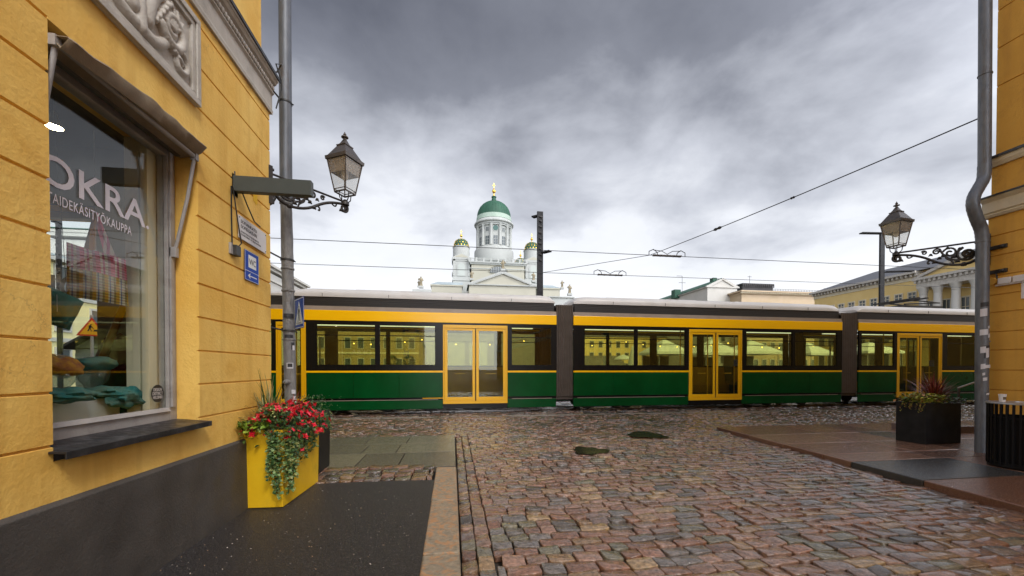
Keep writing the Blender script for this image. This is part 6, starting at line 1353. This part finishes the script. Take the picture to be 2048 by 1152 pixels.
ob('chimney', MB().box(xm-.9, xm+.3, Yw+3, Yw+4.5, zp4-.8, zp4+.7), 'copper_green', wb); ob('chimney', MB().box(xa4-1, xa4+1, Yw+14, Yw+16, za4-.8, za4+1.8), 'copper_green', wb)
tag(ob('aerial', MB().cyl((xa4+.2, Yw+12, za4-.5), (xa4+.2, Yw+12, za4+5.5), .06, 6).box(xa4-.9, xa4+1.3, Yw+11.97, Yw+12.03, za4+3.4, za4+3.5).box(xa4-1.6, xa4+.2, Yw+11.97, Yw+12.03, za4+5.4, za4+5.5), 'chimney_dark'), 'thin television aerial on the roof of the white gabled building', 'aerial')
for k in range(3):
    for zz_ in (3, 9, 14.5): fwin(wb, 1, Yw+.3, xa4+2+k*2.6, xa4+3.2+k*2.6, zz_, zz_+2.8, bars=False)
m = MB(); m.box(xa4-28, xa4-.2, Yw+20, Yw+50, 0, 11.5); lb = thing('low_building', 'long low yellow building seen through the tram windows right of the cathedral', 'building', (xa4-14, Yw+20, 0)); ob('wall', m, 'facade_yellow', lb); ob('roof', MB().box(xa4-28.4, xa4-.25, Yw+19.6, Yw+50, 11.5, 11.8), 'roof_dark', lb)
for k in range(9):
    for z_ in (1.2, 4.6, 8.2): fwin(lb, 1, Yw+20, xa4-26+k*2.9, xa4-24.8+k*2.9, z_, z_+1.9, bars=False)
# peach building with bracketed cornice and dark parapet
Yq = 95.0; xa5, xb5 = xat(1481, Yq), xat(1668, Yq)-2; zt5 = zat(1570, 583, Yq)
pq = thing('peach_building', 'peach building with a bracketed cornice and a big dark chimney block, behind the tram', 'building', ((xa5+xb5)/2, Yq, 0))
ob('wall', MB().box(xa5+.8, xb5, Yq+.8, Yq+25, 0, zt5-.9), 'facade_peach', pq); cr_ = ob('cornice', MB().box(xa5, xb5, Yq-.2, Yq+25, zt5-.35, zt5).box(xa5+.6, xb5, Yq+.5, Yq+25, zt5-.9, zt5-.36), 'facade_peach', pq)
x = xa5+.2
while x < xb5-.2: ob('bracket', MB().box(x, x+.22, Yq-.05, Yq+.5, zt5-.72, zt5-.352), 'cream_trim', cr_); x += .55
ob('roof', MB().box(xa5+1, xb5, Yq+1, Yq+24, zt5+.001, zt5+.35), 'roof_dark', pq); m = MB(); m.box(xa5+8, xb5, Yq+2, Yq+2.05, zt5+1.0, zt5+1.06); x = xa5+8
while x < xb5: m.box(x, x+.05, Yq+2, Yq+2.05, zt5+.35, zt5+1.0); x += .5
ob('roof_railing', m, 'chimney_dark', pq)
m = MB(); cx0, cx1 = xat(1484, Yq+6), xat(1547, Yq+6); cz0, cz1 = zt5-.2, zat(1515, 567, Yq+6); m.box(cx0+.2, cx1-.2, Yq+6.2, Yq+10, cz0, cz1-.5).box(cx0, cx1, Yq+6, Yq+10.2, cz1-.5, cz1); x = cx0
while x < cx1: m.box(x, x+.25, Yq+5.88, Yq+5.99, cz1-1.1, cz1-.1); x += .6
ob('chimney', m, 'chimney_dark', pq)
for k in range(9):
    for zz_ in (1.5, 6): fwin(pq, 1, Yq+.8, xa5+2+k*2.5, xa5+3.2+k*2.5, zz_, zz_+2.4, bars=False)
tag(ob('aerial', MB().cyl((xat(1498, Yq+7), Yq+7, cz1), (xat(1498, Yq+7), Yq+7, cz1+2.4), .05, 6).box(xat(1498, Yq+7)-.6, xat(1498, Yq+7)+.6, Yq+6.97, Yq+7.03, cz1+2.0, cz1+2.1), 'chimney_dark'), 'small aerial on the dark chimney block of the peach building', 'aerial')
# yellow palace along the right side of the square
XP = 70.0
def yP(px): return onX(px, HY, XP).y
def zP(px, py): return onX(px, py, XP).z
zc6 = zP(1720, 566); yfar = yP(1625); ynear = yP(2120); ypo = yP(1834)
pal = thing('palace', 'long yellow palace with white columns and dark roof on the right side of the square', 'building', (XP, yfar, 0))
ob('wall', MB().box(XP+.3, XP+18, ynear, yfar, 0, zc6-1.3), 'facade_yellow', pal)
ob('frieze', MB().box(XP+.2, XP+18, ypo, yfar+.1, zc6-1.29, zc6-.35), 'cream_trim', pal)
co = ob('cornice', MB().box(XP-.6, XP+18, ypo, yfar+.4, zc6-.34, zc6), 'stone_trim', pal); y = ypo
while y < yfar: ob('bracket', MB().box(XP-.35, XP+.2, y, y+.25, zc6-.75, zc6-.345), 'stone_trim', co); y += .65
ob('roof', MB().hexa([(XP-.3, ypo-20, zc6+.01), (XP+18, ypo-20, zc6+.01), (XP+18, yfar, zc6+.01), (XP-.3, yfar, zc6+.01)], [(XP+8, ypo-20, zc6+3.2), (XP+11, ypo-20, zc6+3.2), (XP+11, yfar-5, zc6+3.2), (XP+8, yfar-5, zc6+3.2)]), 'roof_dark', pal)
for px, py in ((1663, 577), (1698, 570), (1750, 560), (1792, 551)):
    p = onX(px, py, XP+6); ob('chimney', MB().box(p.x-.6, p.x+.6, p.y-.8, p.y+.8, zc6+1, p.z+.2).box(p.x-.8, p.x+.8, p.y-1.0, p.y+1.0, p.z-.1, p.z+.15), 'chimney_dark', pal)
ylist = [yP(1793), yP(1820)]; dyw = abs(ylist[0]-ylist[1]); 
zwt, zwb = zP(1793, 590), zP(1793, 606)
ks = list(range(-1, 9))
for k in ks:
    yy = ylist[0]+k*dyw
    if yy > yfar-1.5: break
    fwin(pal, 0, XP+.3, yy-.5, yy+.5, zwb, zwt, fm='cream_trim'); 
    for zz_ in (1.6, 5.8): fwin(pal, 0, XP+.3, yy-.6, yy+.6, zz_, zz_+2.5, fm='cream_trim', bars=False)
ob('belt_course', MB().box(XP, XP+.3, ypo, yfar, 4.7, 5.1), 'cream_trim', pal)
# palace portico
XQ = XP-1.6
def zQ(px, py): return onX(px, py, XQ).z
yq0, yq1 = onX(1836, HY, XQ).y, onX(2030, HY, XQ).y; ze0, ze1 = zQ(1845, 577), zQ(1845, 561)
ob('entablature', MB().box(XQ-.5, XP+.3, yq1, yq0, ze0, ze1).box(XQ-.9, XP+.3, yq1, yq0+.3, ze1, ze1+.35), 'stone_trim', pal)
y = yq1
while y < yq0: ob('bracket', MB().box(XQ-.78, XQ-.5, y, y+.25, ze1-.4, ze1-.003), 'stone_trim', pal); y += .6
ya7, yb7 = yq0+.3, yq1; ym = onX(1925, HY, XQ).y; yb7 = 2*ym-ya7; zt7 = ze1+.35+2.1
ob('pediment', MB().prism([(XQ-.9, ya7, ze1+.36), (XQ-.9, yb7, ze1+.36), (XQ-.9, yb7+.9, ze1+.36), (XQ-.9, ym, zt7-.55), (XQ-.9, ya7-.9, ze1+.36), (XQ-.9, ya7, ze1+.36), (XQ-.9, ym, zt7)][2:6]+[(XQ-.9, ya7, ze1+.361), (XQ-.9, ym, zt7), (XQ-.9, yb7, ze1+.361)], (1.0, 0, 0)), 'stone_trim', pal)
ob('pediment_field', MB().prism([(XQ-.4, ya7-.6, ze1+.36), (XQ-.4, yb7+.6, ze1+.36), (XQ-.4, ym, zt7-.3)], (.35, 0, 0)), 'facade_yellow', pal)
ob('attic', MB().box(XP+.8, XP+8, yb7, onX(1803, HY, XP+.8).y, zc6+.3, zP(1815, 547)).box(XP+1.5, XP+8, yb7, onX(1836, HY, XP+1.5).y, zc6, zc6+.7), 'facade_yellow', pal)
for px in (1845, 1874, 1910, 1950, 2000):
    yy = onX(px, HY, XQ).y; ob('column', MB().lathe([(.62, -7.6), (.62, -7.2), (.52, -7.0), (.44, -.95), (.5, -.9), (.44, -.85), (.48, -.6), (.66, -.12), (.7, 0)], (XQ, yy, ze0), 16), 'facade_white', pal, smooth=35)
for px in (1858, 1892, 1930, 1975):
    yy = onX(px, HY, XP+.3).y; fwin(pal, 0, XP+.3, yy-.45, yy+.45, ze0-5.2, ze0-1.9, fm='cream_trim')
# white library on the left side of the square, yellow house nearer
lbx = thing('library_building', 'white building with a long sloping cornice line, left of the cathedral behind the left lamp', 'building', (-30, 70, 0))
zl1 = onX(575, 548, -30).z
ob('wall', MB().box(-50, -30.5, 58, onX(618, HY, -30).y-1, 0, zl1-1.2), 'facade_white', lbx); ob('cornice', MB().box(-50.5, -29.6, 57.5, onX(618, HY, -30).y, zl1-.4, zl1).box(-50.3, -30.1, 57.6, onX(618, HY, -30).y-.5, zl1-.85, zl1-.41), 'facade_white', lbx)
ob('roof', MB().box(-50, -31, 58, onX(618, HY, -30).y-1, zl1, zl1+.3), 'copper_green', lbx); ob('band', MB().box(-30.55, -30.2, 58, onX(618, HY, -30).y-1.1, zl1-2.6, zl1-2.3), 'facade_white', lbx)
for k in range(6):
    for z_ in (2, 8): fwin(lbx, 0, -30.5, 61+k*4.2, 62.5+k*4.2, z_, z_+3, sgn=1, bars=False)
uh = thing('yellow_house', 'pale yellow three-storey house seen through the shop window', 'building', (-30, 40, 0))
ob('wall', MB().box(-48, -30, 22, 56, 0, 9.6), 'facade_pale_yellow', uh); ob('cornice', MB().box(-48.5, -29.5, 21.5, 56.5, 9.6, 9.9).box(-30, -29.85, 22, 56, 6.9, 7.2).box(-30, -29.85, 22, 56, 3.5, 3.8), 'facade_white', uh); ob('roof', MB().box(-47.5, -30, 22.5, 55.5, 9.9, 10.2), 'zinc_roof', uh)
for k in range(11):
    for z_ in (1.0, 4.4, 7.4): fwin(uh, 0, -30, 23.3+k*3.0, 24.4+k*3.0, z_, z_+1.9, sgn=1, bars=False)
ub = thing('row_building', 'long ochre building behind the left tram car, seen only through its windows', 'building', (-15, 104, 0))
u0, u1 = xat(600, 104), xat(838, 104)
ob('wall', MB().box(u0, u1, 104, 118, 0, 15.2), 'facade_ochre', ub); ob('cornice', MB().box(u0-.4, u1+.4, 103.6, 118.4, 15.2, 15.7).box(u0, u1, 103.85, 104, 5.2, 5.6), 'cream_trim', ub); ob('roof', MB().box(u0, u1, 104, 118, 15.7, 16.2), 'roof_dark', ub)
k = u0+1.2
while k < u1-2:
    for z_ in (1.4, 6.6, 11.0): fwin(ub, 1, 104, k, k+1.3, z_, z_+2.6, bars=False)
    k += 3.1
# seen through the shop: road works sign, green shed, mast
def thru(px, py, Y): return onY(px, py, Y)
p = thru(184, 672, 13.0); rw = thing('roadworks_sign', 'red-edged yellow triangular road works sign seen through the shop window', 'sign', (p.x, 13.0, 0), R(42))
s_ = 0.31; c3 = 0.866*2*s_
def tri(k, y, z0=0): c = c3/3; return [(-s_*k, y, p.z+c-c*k), (s_*k, y, p.z+c-c*k), (0, y, p.z+c+2*c*k)]
ob('plate', MB().prism(tri(1, 0), (0, 0.01, 0)), 'sign_red', rw, w=False); ob('field', MB().prism(tri(.78, -.004), (0, 0.003, 0)), 'sign_yellow', rw, w=False)
m = MB(); D_ = (0, .002, 0); y_ = -.008; k = .32
def pg_(P): m.prism([(a*k*.9-.015, y_, p.z+.175+b*k*.9) for a, b in P], D_)
pg_([(.0+.06*math.cos(t*.7), .5+.06*math.sin(t*.7)) for t in range(9)]); pg_([(-.17, .40), (-.04, .47), (.04, .30), (-.05, .12), (-.17, .12)]); pg_([(-.17, .13), (-.08, .13), (-.16, -.15), (-.27, -.15)]); pg_([(-.10, .13), (-.04, .13), (.06, -.15), (-.02, -.15)]); pg_([(-.1, .38), (.0, .40), (.18, .12), (.14, .10)]); pg_([(.05, .22), (.08, .24), (.32, -.12), (.28, -.12)]); pg_([(.14, -.15), (.55, -.15), (.42, .02), (.32, .06), (.2, -.02)])
ob('pictogram', m, 'ink_black', rw, w=False); ob('post', MB().cyl((0, .04, 0), (0, .04, p.z+.6), .035, 10), 'old_grey_paint', rw, w=False)
sx0, sx1 = thru(150, 700, 16).x, thru(246, 700, 16).x; se = thru(190, 695, 16).z; sp_ = thru(215, 668, 16).z
sh = thing('wooden_shed', 'grey-green clapboard market hut with dark roof seen through the shop window', 'shed', ((sx0+sx1)/2, 16, 0)); m = MB(); z = 0
while z < se-.1: m.box(sx0, sx1, 16+(.015 if int(z*10) % 2 else 0), 18.5, z, z+.135); z += .14
ob('wall', m, 'shed_green', sh); ob('gable', MB().prism([(sx0, 16, se), (sx1, 16, se), ((sx0+sx1)/2, 16, sp_)], (0, 2.5, 0)), 'shed_green', sh)
m = MB(); mid = ((sx0+sx1)/2, sp_+.05)
for xe in (sx0-.25, sx1+.25): m.prism([(xe, 15.7, se-.08), (xe, 15.7, se), (mid[0], 15.7, mid[1]+.08), (mid[0], 15.7, mid[1])], (0, 3.1, 0))
ob('roof', m, 'stall_dark', sh)
mast(111, 122, 430, 13.5, 'dark steel mast seen through the left part of the shop window', [(1300, 0, 1301, 0, 0)][:0] or [(114, 445, 104, 447, .2)])
mast(205, 211, 560, 19.5, 'thinner dark steel mast seen through the shop window right of the road works sign', [(205, 606, 195, 606, .1)])
# market stalls and other things seen through the tram windows
def stall(px0, px1, py_r, py_e, Y, lab):
    x0, x1 = xat(px0, Y), xat(px1, Y); ze, zr2 = zat(px0, py_e, Y), zat(px0, py_r, Y); xm_ = (x0+x1)/2; d = 3.0
    t_ = thing('market_stall', lab, 'market stall', (xm_, Y, 0), group='white-roofed market stalls on the square')
    m = MB(); e = .25
    apex = (xm_, Y+d/2, zr2+.35); cs_ = [(x0-e, Y-e, ze), (x1+e, Y-e, ze), (x1+e, Y+d+e, ze), (x0-e, Y+d+e, ze)]
    m.add(cs_+[(x, y, z-.22) for x, y, z in cs_]+[apex], [(0, 1, 8), (1, 2, 8), (2, 3, 8), (3, 0, 8), (0, 4, 5, 1), (1, 5, 6, 2), (2, 6, 7, 3), (3, 7, 4, 0), (7, 6, 5, 4)]); ob('tent_roof', m, 'tent_white', t_)
    for a in (x0, x1):
        for b in (Y, Y+d): ob('leg', MB().cyl((a, b, 0), (a, b, ze-.1), .035, 8), 'old_grey_paint', t_)
    ob('counter', MB().box(x0+.1, x1-.1, Y+.1, Y+.8, 0, .95).box(x0, x1, Y, Y+.9, .95, 1.0), 'stall_dark', t_); ob('back_wall', MB().box(x0, x1, Y+d-.05, Y+d, .1, ze-.3), 'stall_dark', t_)
stall(1318, 1374, 683, 703, 32, 'white-roofed market stall farthest left, seen just left of the middle tram door')
stall(1412, 1478, 684, 705, 31, 'white-roofed market stall seen through the middle tram door')
stall(1492, 1556, 684, 703, 32, 'white-roofed market stall seen right of the middle tram door')
stall(1622, 1662, 690, 706, 34, 'white-roofed market stall seen at the right end of the middle tram car')
stall(1735, 1800, 688, 702, 34, 'white-roofed market stall farthest right, seen through the rear tram car')
Yu = 24.0; xu = xat(1240, Yu); pe_ = thing('person', 'person in a dark red coat holding a white umbrella, seen through the tram window', 'person', (xu, Yu, 0))
def skin(name, joints, edges, m_, par, sub=1):
    me = bpy.data.meshes.new(name); me.from_pydata([j[:3] for j in joints], edges, []); me.materials.append(MATS[m_]); o = bpy.data.objects.new(name, me); COL.objects.link(o); o.parent = par
    md = o.modifiers.new('skin', 'SKIN'); me.skin_vertices[0].data[0].use_root = True
    for i, j in enumerate(joints): me.skin_vertices[0].data[i].radius = (j[3], j[3]*(j[4] if len(j) > 4 else 1))
    md.use_smooth_shade = True; s_ = o.modifiers.new('sub', 'SUBSURF'); s_.levels = sub; s_.render_levels = sub; return o
skin('body', [(0, 0, .95, .15), (0, 0, 1.2, .15), (0, 0, 1.42, .16), (0, 0, 1.52, .06), (0, 0, 1.66, .10), (-.1, 0, .88, .10), (-.11, -.06, .48, .07), (-.12, 0, .06, .05), (-.12, -.14, .04, .04), (.1, 0, .88, .10), (.11, .06, .48, .07), (.12, .05, .06, .05), (.12, -.09, .04, .04), (-.2, 0, 1.40, .06), (-.25, -.03, 1.15, .05), (-.16, -.2, 1.1, .04), (.2, 0, 1.40, .06), (.24, -.05, 1.2, .05), (.12, -.2, 1.38, .04)],
     [(0, 1), (1, 2), (2, 3), (3, 4), (0, 5), (5, 6), (6, 7), (7, 8), (0, 9), (9, 10), (10, 11), (11, 12), (2, 13), (13, 14), (14, 15), (2, 16), (16, 17), (17, 18)], 'skin_coat', pe_)
um = thing('umbrella', 'open white umbrella held up by the person on the square', 'umbrella', (xu+.12, Yu-.2, 1.35))
ob('canopy', MB().lathe([(.56, 2.0), (.45, 2.12), (.28, 2.22), (.02, 2.30), (.001, 2.36)], (xu+.12, Yu-.2, 0), 16), 'tent_white', um, smooth=30); ob('shaft', MB().cyl((xu+.12, Yu-.2, 1.3), (xu+.12, Yu-.2, 2.3), .012, 6), 'dark_metal', um)
Yk = 22.0; xk = xat(1265, Yk); ps = thing('closed_parasol', 'tall closed white parasol standing on the square, seen through the tram window', 'parasol', (xk, Yk, 0))
ob('cloth', MB().lathe([(.30, .9), (.34, 1.0), (.28, 1.5), (.20, 2.1), (.09, 2.5), (.05, 2.7), (.001, 2.75)], (xk, Yk, 0), 14), 'tent_white', ps, smooth=40); ob('pole', MB().cyl((xk, Yk, 0), (xk, Yk, .95), .03, 8), 'old_grey_paint', ps); ob('foot', MB().lathe([(.3, 0), (.3, .06), (.05, .1)], (xk, Yk, 0), 16), 'dark_metal', ps)
for px, lab in ((785, 'left one of two small ball-shaped trees in tubs, seen through the tram window'), (818, 'right one of two small ball-shaped trees in tubs, seen through the tram window')):
    Yt = 19.5; x = xat(px, Yt); t_ = thing('ball_tree', lab, 'tree', (x, Yt, 0), group='ball-shaped trees in tubs')
    lm = MB(); 
    def bf(r, x=x):
        a, b = r.uniform(0, 6.28), math.acos(r.uniform(-1, 1)); k = .27*r.uniform(.7, 1.08); d = (math.sin(b)*math.cos(a), math.sin(b)*math.sin(a), math.cos(b)); return Vector((x+d[0]*k, Yt+d[1]*k, 1.75+d[2]*k)), d
    leaves(lm, 700, bf, .07, GR+[(.12, .2, .03)], rn, 0); ob('crown', lm, 'foliage', t_, fix=False); ob('trunk', MB().cyl((x, Yt, .35), (x, Yt, 1.6), .022, 8), 'wood_pole', t_); ob('tub', MB().lathe([(.16, 0), (.22, .38), (.19, .38), (.18, .34), (.001, .34)], (x, Yt, 0), 16), 'planter_black', t_, smooth=40)
fs_ = thing('festoon_lights', 'string of small warm bulbs hung across the square behind the tram', 'string lights', (0, 21, 3.0)); pts = []; nb = 30
for k in range(nb+1):
    px = 640+k*(1660-640)/nb; x = xat(px, 21); pts.append(Vector((x, 21, 2.95-.25*math.sin(math.pi*((k % 6)/6)))))
ob('cord', MB().tube(pts, .008, 5), 'cable_black', fs_)
for q in pts: ob('bulb', MB().ball(q-Vector((0, 0, .05)), .035, 8, 6), 'bulb_warm', fs_)
for xx in (pts[0].x, pts[-1].x): ob('post', MB().cyl((xx, 21, 0), (xx, 21, 3.0), .04, 8), 'dark_metal', fs_)
